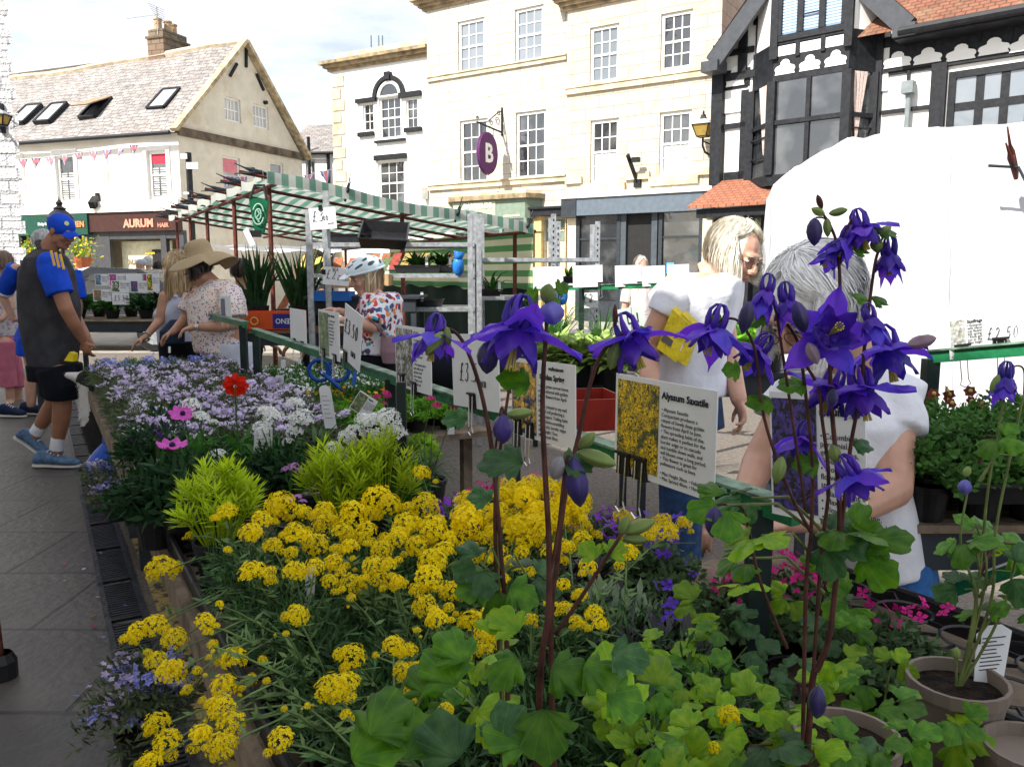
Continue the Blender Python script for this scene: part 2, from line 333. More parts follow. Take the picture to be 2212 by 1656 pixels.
# ============================================================ stone building, left block with the bay shop
F=Fc(1227,25,math.asin(.55));FS=F
zt=14.0
sb=empty('stone_building',F.w(-4,0,0),'pale ashlar stone building with green bay shopfront and hanging purple sign','building')
sL=F.uv(925,300)[0]
wl=[F.rect(989,42,1047,155),F.rect(1112,15,1174,133),F.rect(994,258,1054,395),F.rect(1114,240,1179,385)]
wl_top=[(a,b,c+3.6,e+3.6)for a,b,c,e in wl[:2]]
door=F.rect(1176,474,1222,690);door=(door[0],door[1],0,door[3])
mb=MB(F.M);wall(mb,sL,0,0,zt,wl+[door]);closed(mb,F,sL,0,0,zt,8);mb.build('wall',M_stone,sb)
for i,h in enumerate(wl):sash(F,sb,h,3,4,M_wf,[G_blue,G_blue,G_dark,G_dark][i],fw=.09,mw=.03)
def band(f,par,p0,p1,h,d0,mat,name='string_course',ext=(0,0),dd=0):
 s0,z0=f.uv(*p0,dd);s1,z1=f.uv(*p1,dd);z=(z0+z1)/2
 m=MB(f.M);m.box(s0-ext[0],s1+ext[1],dd+.001,dd+d0,z-h/2,z+h*.25);m.box(s0-ext[0]-.02,s1+ext[1],dd+.001,dd+d0*1.5,z+h*.25,z+h/2)
 return m.build(name,mat,par)
band(F,sb,(925,174),(1225,122),.16,.07,M_stone2);band(F,sb,(928,406),(1225,384),.2,.09,M_stone2)
zc=F.uv(915,18)[1]
m=MB(F.M)
for k in range(4):m.box(sL-.12-.1*k,0-.002*k,-8.1,.08+.1*k,zc-.12+.09*k,zc-.03+.09*k)
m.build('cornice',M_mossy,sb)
MB(F.M).box(sL,0,-8,.02,zc+.25,zc+.7).build('parapet',M_stone,sb)
a0,a1,c0,c1=F.rect(981,432,1134,474,.5)
def prism(f,pts,z0,z1):
 m=MB(f.M);n=len(pts);m.add([(p[0],p[1],z0)for p in pts]+[(p[0],p[1],z1)for p in pts],[tuple(range(n)),tuple(range(2*n-1,n-1,-1))]+[(i,(i+1)%n,n+(i+1)%n,n+i)for i in range(n)]);return m
M_sage=plain('sage_paint',(.20,.26,.20),.5,.08);M_sagel=plain('pale_sage_paint',(.38,.45,.33),.5,.06)
bayp=[(a0-.5,.002),(a0,.5),(a1,.5),(a1+.3,.002)]
sf=prism(F,bayp,c0,c1).build('shopfront',M_sage,sb)
MB(F.M).box(a0-.02,F.uv(1071,452,.5)[0],.502,.52,c0,c1-.04).build('pale_panel',M_sagel,sf)
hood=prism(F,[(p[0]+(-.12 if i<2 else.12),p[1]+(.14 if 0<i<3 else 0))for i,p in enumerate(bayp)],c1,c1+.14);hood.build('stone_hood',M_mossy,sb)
prism(F,[(p[0],p[1]*.9)for p in bayp],c1+.14,c1+.26).build('hood_cap',M_stone2,sb)
prism(F,[(a0-.4,.003),(a0+.02,.45),(a1-.02,.45),(a1+.2,.003)],.75,c0).build('bay_window',G_dark,sb)
prism(F,[(a0-.45,.0035),(a0,.48),(a1,.48),(a1+.25,.0035)],.0,.75).build('stall_riser',M_sage,sb)
m=MB(F.M)
for x in(a0,a0+(a1-a0)*.34,a0+(a1-a0)*.67,a1):m.box(x-.05,x+.05,.42,.5,.75,c0)
m.build('mullion',M_sage,sb)
M_cream_t=plain('cream_letters',(.8,.78,.62),.5,.02)
def ftext(f,par,txt,px,py,size,d,mat,bold=0,name='lettering',sx=1,depth=.015):
 s,z=f.uv(px,py,d);M=f.M@Matrix.Translation((s,d+.006,z));return text_mesh(txt,size,M,depth,bold,sx=sx).build(name,mat,par,uv=False)
ftext(F,sf,'BAYFIELDS',1002,452,.24,.52,M_cream_t,.012,sx=.95)
ftext(F,sf,'AUDIOLOGISTS',1088,469,.085,.5,M_cream_t,.002)
dw=MB(F.M);a,b,c,e=door;zm=F.uv(1200,520)[1]
dw.box(a,b,-.2,-.12,0,zm);dd=dw.build('door',plain('cream_door',(.72,.60,.38),.5),sb)
MB(F.M).box(a,b,-.19,-.10,zm,e).build('fanlight_panel',M_sage,sb)
ftext(F,sb,'BAYFIELDS',1183,500,.15,-.1,M_cream_t,.004,sx=.85)
M_yst=plain('ochre_pilaster',(.66,.48,.22),.6,.12)
m=MB(F.M);p0=F.uv(1157,560)[0];m.box(p0,p0+.28,.001,.14,0,e+.08);m.box(p0-.04,p0+.32,.001,.2,e-.35,e+.1);m.box(b+.02,b+.12,.001,.1,0,e+.05);m.build('pilaster',M_yst,sb)
h0=F.uv(1134,458,.2);m=MB(F.M);m.box(h0[0],-.04,.001,.35,e+.1,e+.3);m.box(h0[0]-.04,-.04,.001,.42,e+.3,e+.36);m.build('door_hood',M_black,sb)
al=F.uv(1149,482);m=MB(F.M);m.box(al[0]-.13,al[0]+.13,.001,.1,al[1]-.12,al[1]+.2);m.hexa([F.M.inverted()@F.w(x,y,z)for x,y,z in((al[0]-.08,.001,al[1]-.24),(al[0]+.08,.001,al[1]-.24),(al[0]+.08,.09,al[1]-.24),(al[0]-.08,.09,al[1]-.24),(al[0]-.13,.001,al[1]-.12),(al[0]+.13,.001,al[1]-.12),(al[0]+.13,.1,al[1]-.12),(al[0]-.13,.1,al[1]-.12))])
ao=m.build('alarm_box',M_wf);tag(ao,'white burglar alarm box with red badge beside the ochre doorway','alarm box')
MB(F.M).box(al[0]-.07,al[0]+.07,.101,.106,al[1]-.09,al[1]-.01).build('badge',plain('red_badge',(.6,.02,.03),.5),ao)
# ---- right block
F2=Fc(1227,25,math.asin(.55));F2.o=F2.o+F2.n*.16;F2.M=Matrix(((F2.a.x,F2.n.x,0,F2.o.x),(F2.a.y,F2.n.y,0,F2.o.y),(0,0,1,0),(0,0,0,1)))
s2=empty('stone_building',F2.w(2,0,0),'pale ashlar stone building with long grey fascia over dark shop windows','building')
sR=F2.uv(1551,300)[0]
wr=[F2.rect(1274,55,1337,178),F2.rect(1427,25,1496,150),F2.rect(1275,258,1336,395),F2.rect(1424,240,1493,377)]
shz=F2.uv(1400,458)[1]
zR=F2.uv(1227,40)[1]+.25
mb=MB(F2.M);wall(mb,0,sR,shz,zR,wr);closed(mb,F2,0,sR,0,zR,8.1);mb.build('wall',masonry('ashlar_warm',(.60,.54,.44),(.52,.46,.36),(.28,.24,.18),.9,.34,.010,bump=.5,stain=(.50,.36,.20),stain_amt=.5,noisevar=.2),s2)
for i,h in enumerate(wr):
 o=sash(F2,s2,h,3,4,M_wf,[G_blue,G_dark,G_dark,G_dark][i],fw=.09,mw=.03)
 if i>1:
  a,b,c,e=h;MB(F2.M).box(a+.1,b-.1,-.109,-.106,c+.1,c+(e-c)*.5).build('blind',plain('net_blind',(.45,.46,.48),.6),o)
zs=F2.uv(1350,178)[1]
m=MB(F2.M);m.box(-.02,sR,.001,.08,zs-.14,zs+.02);m.box(-.02,sR,.001,.11,zs+.02,zs+.09);m.build('string_course',M_stone2,s2)
m=MB(F2.M);zb=F2.uv(1400,380)[1];cur=0
for h in wr[2:]:
 m.box(cur,h[0]-.25,.001,.09,zb-.08,zb+.12);m.box(h[0]-.25,h[1]+.25,.001,.1,h[2]-.28,h[2]-.03);cur=h[1]+.25
m.box(cur,sR,.001,.09,zb-.08,zb+.12);m.build('sill_band',M_stone2,s2)
m=MB(F2.M)
for k in range(4):m.box(-.1-.1*k,sR-.002*k,-8.15,.08+.1*k,zR-.05+.1*k,zR+.05+.1*k)
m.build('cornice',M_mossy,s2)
MB(F2.M).box(.1,sR,-7.9,-.02,zR+.35,zR+.9).build('parapet',M_stone,s2)
M_grey=plain('grey_fascia',(.12,.15,.18),.35,.08);M_dk=plain('charcoal_paint',(.035,.042,.05),.45,.15)
f0=F2.uv(1245,430,.3)[0];f1=F2.uv(1518,430,.3)[0];fz1=F2.uv(1400,420,.3)[1];fz0=F2.uv(1400,459,.3)[1]
m=MB(F2.M);m.box(f0,f1,.002,.3,fz0,fz1);fa=m.build('fascia',M_grey,s2)
m=MB(F2.M);m.box(.0,sR,.002,.36,fz1+.002,fz1+.1);m.box(.02,sR-.02,.002,.3,fz1+.1,fz1+.16);m.build('fascia_cornice',plain('lead_cap',(.6,.58,.53),.6),s2)
for x0,x1 in((0.02,f0),(f1,sR-.02)):MB(F2.M).box(x0,x1,.002,.33,fz0-.05,fz1).build('bracket',M_dk,s2)
for x0 in(F2.uv(1230,560)[0],F2.uv(1519,540)[0]):
 m=MB(F2.M);m.box(x0,x0+.26,.002,.1,0,fz0-.05);m.box(x0+.06,x0+.2,.1,.112,.5,1.6);m.box(x0+.06,x0+.2,.1,.112,1.75,fz0-.3);m.build('pilaster',plain('cream_pilaster',(.74,.66,.48),.6,.05),s2)
MB(F2.M).box(.3,f1,-.9,-.02,.0,fz0-.01).build('shop_interior',plain('dark_shop',(.02,.02,.02),.6),s2)
for xa,xb in((1250,1337),(1427,1514)):
 q0=F2.uv(xa,540)[0];q1=F2.uv(xb,540)[0]
 g=MB(F2.M);g.quad((q0,.02,.6),(q1,.02,.6),(q1,.02,fz0),(q0,.02,fz0));g.build('shop_window',G_dark,s2)
 m=MB(F2.M);m.box(q0,q1,.002,.08,0,.6);zz=F2.uv(1300,516)[1];m.box(q0,q1,.02,.06,zz-.03,zz+.03)
 for x in(q0,q1):m.box(x-.04,x+.07,.002,.09,0,fz0)
 m.build('shop_frame',M_dk,s2)
q0=F2.uv(1350,540)[0];q1=F2.uv(1412,540)[0]
m=MB(F2.M);m.box(q0+.05,q1-.05,-.85,-.8,.0,2.6);m.build('door',M_dk,s2)
m=MB(F2.M);m.box(q0-.15,q0+.05,.002,.07,0,fz0);m.box(q1-.05,q1+.12,.002,.07,0,fz0);m.build('door_post',plain('grey_post',(.07,.085,.1),.4),s2)
q=F2.uv(1440,575,.03);MB(F2.M).box(q[0],q[0]+.22,.03,.036,q[1]-.2,q[1]+.1).build('sticker',plain('blue_sticker',(.1,.35,.75),.4),s2)
# ---- hanging sign
F3=F
hs=empty('hanging_sign',F.w(*[F.uv(1083,290)[0],0,F.uv(1083,290)[1]]),'round purple hanging sign with white letter on scrolled black iron bracket','sign')
s0,z0=F.uv(1085,288);m=MB(F.M)
zt_=z0+.02
def fp(s,d,z):return(s,d,z)
m.tube([(s0,.02,zt_-.1),(s0,.02,zt_+.75)],.03,6);m.tube([(s0,.02,zt_),(s0,1.35,zt_+.12)],.028,6)
m.tube([(s0,.03,zt_+.65),(s0,.35,zt_+.5),(s0,.8,zt_+.2),(s0,1.2,zt_+.14)],.016,6)
for cx,cz,r in((.25,.3,.13),(.6,.2,.09),(.2,.55,.08),(1.32,.24,.06)):
 m.tube([(s0,cx+r*cos(t)*(1-t/14),zt_+cz+r*sin(t)*(1-t/14))for t in[k*.5 for k in range(18)]],.012,5)
for d in(.5,1.1):m.tube([(s0,d,zt_+.05),(s0,d,zt_-.18)],.012,5)
m.build('bracket',M_black,hs)
M_pur=plain('purple_sign',(.10,.022,.11),.4,.1);rr=.62
def disc(r,y0,y1,mat,name,par,k=32,ring=None):
 m=MB(F.M);zc_=zt_-.1-.62;oc=.8
 if ring is None:
  m.slab([(s0+y0,oc+r*cos(t)*.8,zc_+r*sin(t))for t in[2*pi*q/k for q in range(k)]],(y1-y0,0,0))
 else:m.tube([(s0+y0,oc+r*cos(t)*.8,zc_+r*sin(t))for t in[2*pi*q/k for q in range(k+1)]],ring,5)
 return m.build(name,mat,par)
db=disc(rr,-.04,.04,M_pur,'board',hs);disc(rr,-.04,.04,plain('sign_rim',(.13,.05,.13),.4),'rim',db,ring=.03);disc(.44,-.042,.04,plain('mauve_ring',(.35,.2,.36),.5),'ring',db,ring=.008)
Ms=F.M@Matrix(((0,-1,0,s0-.045),(1,0,0,.8-.21),(0,0,1,zt_-.72-.26),(0,0,0,1)))
text_mesh('B',.78,Ms,.01,.02).build('lettering',M_wf,db,uv=False)
Ms2=F.M@Matrix(((0,1,0,s0+.045),(-1,0,0,.8+.21),(0,0,1,zt_-.72-.26),(0,0,0,1)))
text_mesh('B',.78,Ms2,.01,.02).build('lettering',M_wf,db,uv=False)
q=F2.uv(1378,397);m=MB(F2.M);m.bar((q[0],0,q[1]),(q[0]-.1,.5,q[1]+.75),.05,.12);m.box(q[0]-.03,q[0]+.18,.25,.4,q[1]+.55,q[1]+.68);m.box(q[0]-.1,q[0]+.1,.001,.08,q[1]-.1,q[1]+.1)
tag(m.build('flag_holder',M_black),'slanted black iron flag holder above the grey fascia','bracket')
# ---- wall lantern at the right end
def lantern(f,px,py,base_px,base_py,d,h,label):
 s_,z_=f.uv(px,py,d);r=empty('wall_lantern',f.w(s_,0,z_),label,'lamp');bs,bz=f.uv(base_px,base_py)
 m=MB(f.M);m.tube([(bs,.02,bz),(bs,.02,bz+.5)],.05,6);m.tube([(bs,.02,bz+.1),(bs,.25,bz+.05),(bs+(s_-bs)*.8,d*.8,bz+.15),(s_,d,bz+.3),(s_,d,z_-h*.42)],.03,6)
 m.tube([(bs,.03,bz+.35),((bs+s_)/2,d*.5,bz+.38),(s_,d,bz+.42)],.018,5);m.build('bracket',M_black,r)
 k=h
 def frus(w0,z0,w1,z1,mat,name,cage=0):
  m=MB(f.M);P=[(s_+a*w0,d+b*w0,z_+z0)for a,b in((-1,-1),(1,-1),(1,1),(-1,1))];Q=[(s_+a*w1,d+b*w1,z_+z1)for a,b in((-1,-1),(1,-1),(1,1),(-1,1))]
  if cage:
   for i in range(4):m.tube([P[i],Q[i]],cage,5);m.tube([P[i],P[(i+1)%4]],cage,5);m.tube([Q[i],Q[(i+1)%4]],cage,5)
  else:m.hexa(P+Q)
  return m.build(name,mat,r)
 frus(k*.2,-k*.38,k*.36,k*.1,M_lglass,'lamp_glass');frus(k*.205,-k*.38,k*.365,k*.1,M_black,'cage',.016)
 frus(k*.42,k*.1,k*.16,k*.32,M_lroof,'lamp_roof');frus(k*.12,k*.32,k*.10,k*.42,M_black,'vent')
 MB(f.M).lathe([(.0,.42*k),(.12*k,.43*k),(.1*k,.5*k),(.03*k,.56*k),(.055*k,.6*k),(.0,.72*k)],10,(s_,d,z_)).build('finial',M_black,r);return r
M_lglass=plain('amber_lamp_glass',(.62,.44,.12),.25,.1,trans=.5);M_lroof=plain('lead_lamp_roof',(.4,.42,.45),.4,.2)
lantern(F2,1519,275,1545,345,.55,.62,'black four sided wall lantern with amber glass beside the timber framed building')
# ============================================================ white building with the arched window
FW=Fc(925,29,radians(30));M_wall_w=plain('white_wall',(.82,.82,.80),.8,.03,2,bump=.2,bscale=10)
wb=empty('white_building',FW.w(-3,0,0),'white rendered building with black arched window trim and stone quoins','building')
s_l=FW.uv(722,300)[0];s_r=FW.uv(934,300)[0];zt=FW.uv(830,130)[1]
hc=FW.rect(819,208,867,300);hl=FW.rect(784,223,807,283);hr=FW.rect(877,212,902,277);hb=FW.rect(817,345,875,445)
hc=(hc[0],hc[1],hc[2],hc[3]);ctop=FW.uv(843,178)[1]
mb=MB(FW.M);wall(mb,s_l,s_r,0,zt,[hc,hl,hr,hb]);closed(mb,FW,s_l,s_r,0,zt,7);mb.build('wall',M_wall_w,wb)
sash(FW,wb,hc,3,4,M_wf,G_dark,fw=.08);sash(FW,wb,hl,2,3,M_wf,G_dark,fw=.05,meet=False);sash(FW,wb,hr,2,3,M_wf,G_dark,fw=.05,meet=False);sash(FW,wb,hb,3,4,M_wf,G_dark,fw=.09)
cx=(hc[0]+hc[1])/2;R_=(hc[1]-hc[0])/2
def arc(r,n=14,z=None):return[(cx+r*cos(pi*k/n),.03,(z or hc[3])+r*sin(pi*k/n))for k in range(n+1)]
m=MB(FW.M);m.slab([(p[0],.004,p[2])for p in arc(R_*.86)],(0,.02,0));fo=m.build('fanlight',G_dark,wb)
m=MB(FW.M);m.tube(arc(R_*.95),.07,6);m.tube([(cx-R_,.02,hc[3]),(cx+R_,.02,hc[3])],.05,4);m.build('fanlight_frame',M_wf,fo)
m=MB(FW.M)
A_=arc(R_*1.42);B_=arc(R_*1.12)
for i in range(len(A_)-1):
 a,b,c,e=A_[i],A_[i+1],B_[i+1],B_[i];m.slab([(q[0],.005,q[2])for q in(a,b,c,e)],(0,.12,0))
m.box(cx-.12,cx+.12,.004,.18,hc[3]+R_*1.1,hc[3]+R_*1.62)
for rc in((771,213,814,222),(864,199,911,210),(776,286,809,295),(876,276,912,285),(812,302,877,307),(811,334,879,345)):
 a,b,c,e=FW.rect(*rc);m.box(a,b,.004,.12,c,e)
m.build('black_trim',M_black,wb)
m=MB(FW.M);zq=1.0;k=0
while zq<zt-.5:
 wq=.55 if k%2 else.38;m.box(s_l-.02,s_l+wq,-.3,.05,zq,zq+.36);zq+=.42;k+=1
m.build('quoins',M_stone2,wb)
m=MB(FW.M)
for k in range(3):m.box(s_l-.15-.12*k,s_r,-7,.1+.12*k,zt-.12+.11*k,zt-.01+.11*k)
m.build('cornice',M_mossy,wb)
MB(FW.M).box(s_l+.1,s_r,-6.9,-.05,zt+.2,zt+.5).build('parapet',M_stone2,wb)
rz_=FW.uv(925,72,-3)[1];m=MB(FW.M);m.add([(s_l+.4,-.3,zt+.4),(s_r,-.3,zt+.4),(s_r,-3.3,rz_),(s_r-2,-3.3,rz_-.2),(s_l+.4,-6,zt+.4),(s_r,-6,zt+.4)],[(0,1,2,3),(0,3,4),(3,2,5,4)]);m.build('roof',masonry('ochre_slates',(.5,.40,.27),(.42,.33,.22),(.2,.15,.1),.5,.25,.012,bump=.8),wb)
q=FW.uv(919,418,.15);m=MB(FW.M);m.box(q[0]-.12,q[0]+.14,.001,.2,q[1]-.2,q[1]+.2);o=m.build('wall_light_box',plain('grey_box',(.3,.3,.27),.5));tag(o,'small grey floodlight box at the corner above the green striped stall','light box')
q=at(810,100,34);m=MB();
for dx in(-.15,.15,.3):m.tube([q+V((dx,0,-.6)),q+V((dx,0,.4))],.03,6)
m.tube([q+V((-.3,0,-.2)),q+V((.4,0,-.15))],.02,5);tag(m.build('roof_aerial',plain('aerial_metal',(.2,.25,.3),.4,metal=.6)),'small cluster of roof aerials on the white building','aerial')
# ============================================================ cream building with hair salon
FA=Fc(400,27,-radians(20)if False else radians(20));
ab=empty('salon_building',FA.w(-5,0,0),'old cream building with stone slate roof, skylights and brown salon fascia','building')
phiG=-radians(67);FG=Fc(400,27,phiG)
sl=FA.uv(-420,300)[0];ez=FA.uv(400,286)[1]
sg=FG.uv(652,330)[0];apex_s,apex_z=FG.uv(523,95)
wA=[FA.rect(123,333,163,438),FA.rect(320,325,362,430)]
shop_top=FA.uv(300,458)[1]
mb=MB(FA.M);wall(mb,sl,0,shop_top,ez,wA);mb.build('wall',M_whiter,ab)
for h in wA:
 o=sash(FA,ab,h,1,2,M_wf,G_dark,fw=.1);a,b,c,e=h
 if h is wA[1]:
  MB(FA.M).box(a+.1,b-.1,-.109,-.1,e-(e-c)*.26,e-.1).build('red_blind',plain('red_blind',(.45,.03,.06),.6),o)
 m=MB(FA.M)
 zz=c+.14
 while zz<c+(e-c)*.64:m.box(a+.14,(a+b)/2-.04,-.108,-.09,zz,zz+.035);m.box((a+b)/2+.04,b-.14,-.108,-.09,zz,zz+.035);zz+=.075
 m.build('shutter',M_wf,o)
 m=MB(FA.M);m.box(a-.14,a,.001,.05,c-.02,e+.14);m.box(b,b+.14,.001,.05,c-.02,e+.14);m.box(a,b,.001,.05,e,e+.14);m.build('surround',M_wf,o)
 MB(FA.M).box(a-.15,b+.2,.001,.16,c-.2,c-.02).build('sill',plain('slate_sill',(.12,.12,.14),.7),o)
m=MB(FA.M)
for x in(50,230):
 a=FA.uv(x,400)[0];m.box(a,a+.12,.001,.04,FA.uv(x,443)[1],FA.uv(x,330)[1])
m.build('pilaster',M_whiter,ab)
ov=FG.uv(400,287)[1]
wG=[FG.rect(485,212,520,263),FG.rect(547,228,580,277),FG.rect(483,340,520,450),FG.rect(585,352,613,430)]
mb=MB(FG.M)
up=wG[:2];zA=min(h[2]for h in up);zB=max(h[3]for h in up)
wall(mb,0,sg,0,ov,wG[2:])
def gx(z):
 t=(z-ov)/(apex_z-ov);return apex_s*t,sg+(apex_s-sg)*t
for h in up:
 pass
l0,r0=gx(zA);l1,r1=gx(zB)
mb.quad((0,0,ov),(sg,0,ov),(r0,0,zA),(l0,0,zA));mb.add([(l1,0,zB),(r1,0,zB),(apex_s,0,apex_z)],[(0,1,2)])
xa,xb=max(l0,l1)+.02,min(r0,r1)-.02
wall(mb,xa,xb,zA,zB,up);mb.quad((l0,0,zA),(xa,0,zA),(xa,0,zB),(l1,0,zB));mb.quad((xb,0,zA),(r0,0,zA),(r1,0,zB),(xb,0,zB))
mb.build('gable_wall',M_cream,ab)
for i,h in enumerate(wG):sash(FG,ab,h,4 if i<2 else 1,2,M_wf,G_curt if i<2 else G_blue,fw=.06,mw=.035,meet=i>1)
a,b,c,e=wG[2];MB(FG.M).box(a+.07,b-.07,-.109,-.1,e-(e-c)*.3,e-.06).build('red_blind',plain('pink_blind',(.6,.2,.25),.6),ab)
m=MB(FG.M);m.box(-.02,sg+.02,.001,.09,ov-.12,ov+.14);m.build('timber_band',plain('weathered_band',(.12,.095,.07),.9,.5,3,bump=.8),ab)
m=MB(FG.M)
for(x0,y0,x1,y1)in((530,103,530,146),(510,138,495,165),(552,160,568,196)):
 p=FG.uv(x0,y0);q=FG.uv(x1,y1);m.bar((p[0],.03,p[1]),(q[0],.03,q[1]),.1,.08)
m.build('iron_tie',M_black,ab)
m=MB(FG.M)
for x,y in((543,366),(571,222)):q=FG.uv(x,y);m.tube([(q[0],0,q[1]),(q[0],.12,q[1])],.07,8)
m.build('vent_pipe',M_black,ab)
A=FA.w(sl,.25,FA.uv(20,312)[1]-.0);B_=FG.w(-.25,.1,ov-.05)+FA.n*.0
ap=FG.w(apex_s,.12,apex_z+.02);ridL=ap+(FA.w(sl,0,0)-FA.w(0,0,0));ridL.z=ap.z-.25
def sag(u,v):
 p=(A.lerp(B_,u)).lerp(ridL.lerp(ap,u),v);p.z+=-.22*sin(pi*min(1,u*1.15))*(.3+.7*v)+.03*sin(u*23+v*5);return p
mb=MB();mb.grid(sag,30,8)
back=FG.w(sg+.3,.12,ov-.1)
mb.add([ap,ridL,back+(ridL-ap),back],[(0,1,2,3)]);ro=mb.build('roof',M_slate,ab,smooth=False)
m=MB();m.tube([sag(i/14,1)+V((0,0,.03))for i in range(15)],.11,6);m.build('ridge_tiles',M_stone2,ro)
m=MB();m.bar(B_+V((0,0,.06)),ap+V((0,0,.08)),.3,.12);m.bar(back+V((0,0,.06)),ap+V((0,0,.08)),.3,.12);m.build('verge_coping',plain('coping',(.42,.34,.22),.9,.4,5),ro)
m=MB();m.tube([A+V((0,-.1,-.05)),B_+V((-.1,-.12,-.05))],.07,6);m.build('gutter',M_black,ab)
rn=((B_-A).cross(ridL-A)).normalized();rn=rn if rn.z>0 else-rn
def onroof(x,y):
 r=ray(x,y);k=(A-CAM).dot(rn)/r.dot(rn);return CAM+r*k
for i,(cx_,cy_)in enumerate(((57,250),(112,247),(209,237),(356,217))):
 c=onroof(cx_,cy_)+rn*.06;rx=(B_-A).normalized();ru=rn.cross(rx);ru=ru if ru.z>0 else-ru;w2,h2=.36,.55
 sk_=MB();P=[c-rx*w2-ru*h2,c+rx*w2-ru*h2,c+rx*w2+ru*h2,c-rx*w2+ru*h2]
 for k in range(4):sk_.bar(P[k],P[(k+1)%4],.09,.14,up=rn)
 so=sk_.build('skylight',M_black,ro)
 if i==2:
  q=[P[0]+rn*.45,P[1]+rn*.45,P[2]+rn*.05,P[3]+rn*.05];MB().slab(q,rn*.04).build('open_sash',plain('skylight_lining',(.3,.22,.14),.6),so)
  MB().slab([p-rn*.03 for p in P],rn*.02).build('pane',M_black,so)
 else:MB().slab([p-rn*.01 for p in P],rn*.05).build('pane',G_curt,so)
cb=onroof(342,135);M_ch=masonry('chimney_stone',(.20,.16,.105),(.15,.12,.08),(.07,.06,.045),.4,.22,.02,stain=(.28,.11,.07),stain_amt=.3)
FCx=Matrix.Translation(cb)@Matrix(((FA.a.x,FA.n.x,0,0),(FA.a.y,FA.n.y,0,0),(0,0,1,0),(0,0,0,1)))
ctz=at(345,62,cb.y).z-cb.z
m=MB(FCx);m.box(-.45,.28,-1.3,0,-1,ctz*.72);m.box(-.5,.33,-1.35,.05,ctz*.72,ctz*.8);m.box(-.42,.25,-1.25,-.03,ctz*.8,ctz);ch=m.build('chimney',M_ch,ro)
m=MB(FCx)
for k in range(3):m.lathe([(.0,ctz),(.14,ctz),(.13,ctz+.35),(.16,ctz+.37),(.16,ctz+.42),(.1,ctz+.42)],10,(-.15+.1*(k%2),-.25-k*.38,0))
m.build('chimney_pot',plain('buff_pot',(.42,.3,.18),.8),ch)
m=MB();t0=at(340,50,cb.y);m.tube([t0+V((0,0,-.4)),t0+V((0,0,.55))],.02,5);m.tube([t0+V((-1.1,0,.15)),t0+V((.1,0,.3))],.012,5)
for k in range(7):m.tube([t0+V((-.2+.04*k,-.25,.6-.08*k)),t0+V((.2,.2,.5-.08*k))],.01,4)
tag(m.build('tv_aerial',plain('aerial_grey',(.35,.35,.35),.4,metal=.5)),'thin television aerial on the stone chimney of the cream building','aerial')
m=MB(FA.M);m.box(sl,.02,.001,.28,shop_top,shop_top+.16);m.box(sl,.02,.001,.2,shop_top+.16,shop_top+.36);m.build('shop_cornice',M_whiter,ab)
M_brown=plain('brown_fascia',(.055,.022,.018),.45,.15);M_green=plain('green_fascia',(.012,.065,.045),.5,.12)
a,b,c,e=FA.rect(192,465,398,499,.2);zf0=FA.uv(300,499,.2)[1];zf1=shop_top
MB(FA.M).box(a,0,.001,.2,zf0,zf1-.002).build('fascia',M_brown,ab)
MB(FA.M).box(sl,a-.01,.001,.26,zf0-.08,zf1-.003).build('fascia',M_green,ab)
M_pinkt=plain('copper_letters',(.62,.30,.2),.4)
ftext(FA,ab,'AURUM',268,491,.36,.2,M_pinkt,.016,sx=1.0);ftext(FA,ab,'HAIR',341,491,.2,.2,M_pinkt,.004)
ftext(FA,ab,'Betty & Co',83,487,.13,.27,M_wf,.006);ftext(FA,ab,'KITCHEN',130,491,.26,.27,plain('orange_letters',(.65,.25,.1),.4),.01)
MB(FA.M).box(sl,-.2,-3,-.9,.0,zf0).build('shop_interior',plain('cream_interior',(.5,.42,.28),.7),ab)
m=MB(FA.M)
for x0,x1 in((0,27),(192,240),(350,362),(385,400)):
 p=FA.uv(x0,530)[0];q=FA.uv(x1,530)[0];m.box(p,q,-.1,.06,0,zf0)
m.box(FA.uv(192,530)[0],-.02,-.1,.05,zf0-.25,zf0-.001);m.build('shop_frame',plain('charcoal_shop_frame',(.06,.06,.065),.5),ab)
p=FA.uv(240,530)[0];q=FA.uv(350,530)[0];MB(FA.M).box(p,q,-.5,-.45,.5,zf0-.3).build('window_display',plain('cream_display',(.72,.68,.48),.6),ab)
ftext(FA,ab,'AURUM',277,571,.24,-.44,plain('taupe_letters',(.35,.3,.2),.5),.006)
p=FA.uv(311,560)[0];pz=FA.uv(311,585)[1];pz1=FA.uv(311,538)[1];po=MB(FA.M).box(p,p+.52,-.4,-.38,pz,pz1).build('poster',plain('black_poster',(.02,.02,.02),.5),ab)
ftext(FA,po,'Aurum',314,549,.15,-.38,plain('yellow_ink',(.7,.5,.05),.5),.004);ftext(FA,po,'HAIR',316,562,.1,-.38,M_wf,.004);ftext(FA,po,'SALON',316,572,.1,-.38,M_wf,.004)
p=FA.uv(27,530)[0];q=FA.uv(192,530)[0]
MB(FA.M).box(p,q,-.3,-.28,.4,zf0).build('shop_window',G_dark,ab)
MB(FA.M).box(p+2.6,p+3.4,-.27,-.25,.3,1.8).build('orange_door',plain('orange_wood',(.5,.2,.05),.5),ab)
a,z0=FA.uv(367,450);b,_=FA.uv(396,450);np_=MB(FA.M).box(a,b,.002,.03,z0,FA.uv(380,441)[1]).build('street_nameplate',plain('plate_white',(.75,.72,.62),.5))
tag(np_,'white street nameplate reading CASTLEGATE on the corner of the cream building','street sign');ftext(FA,np_,'CASTLEGATE',368,449.5,.095,.03,M_black,.002)
M_leafb=plain('basket_leaf',(.16,.30,.05),.6,.3,trans=.3,objvar=.15);M_yel=plain('yellow_flower',(.8,.62,.03),.5,.1,trans=.2)
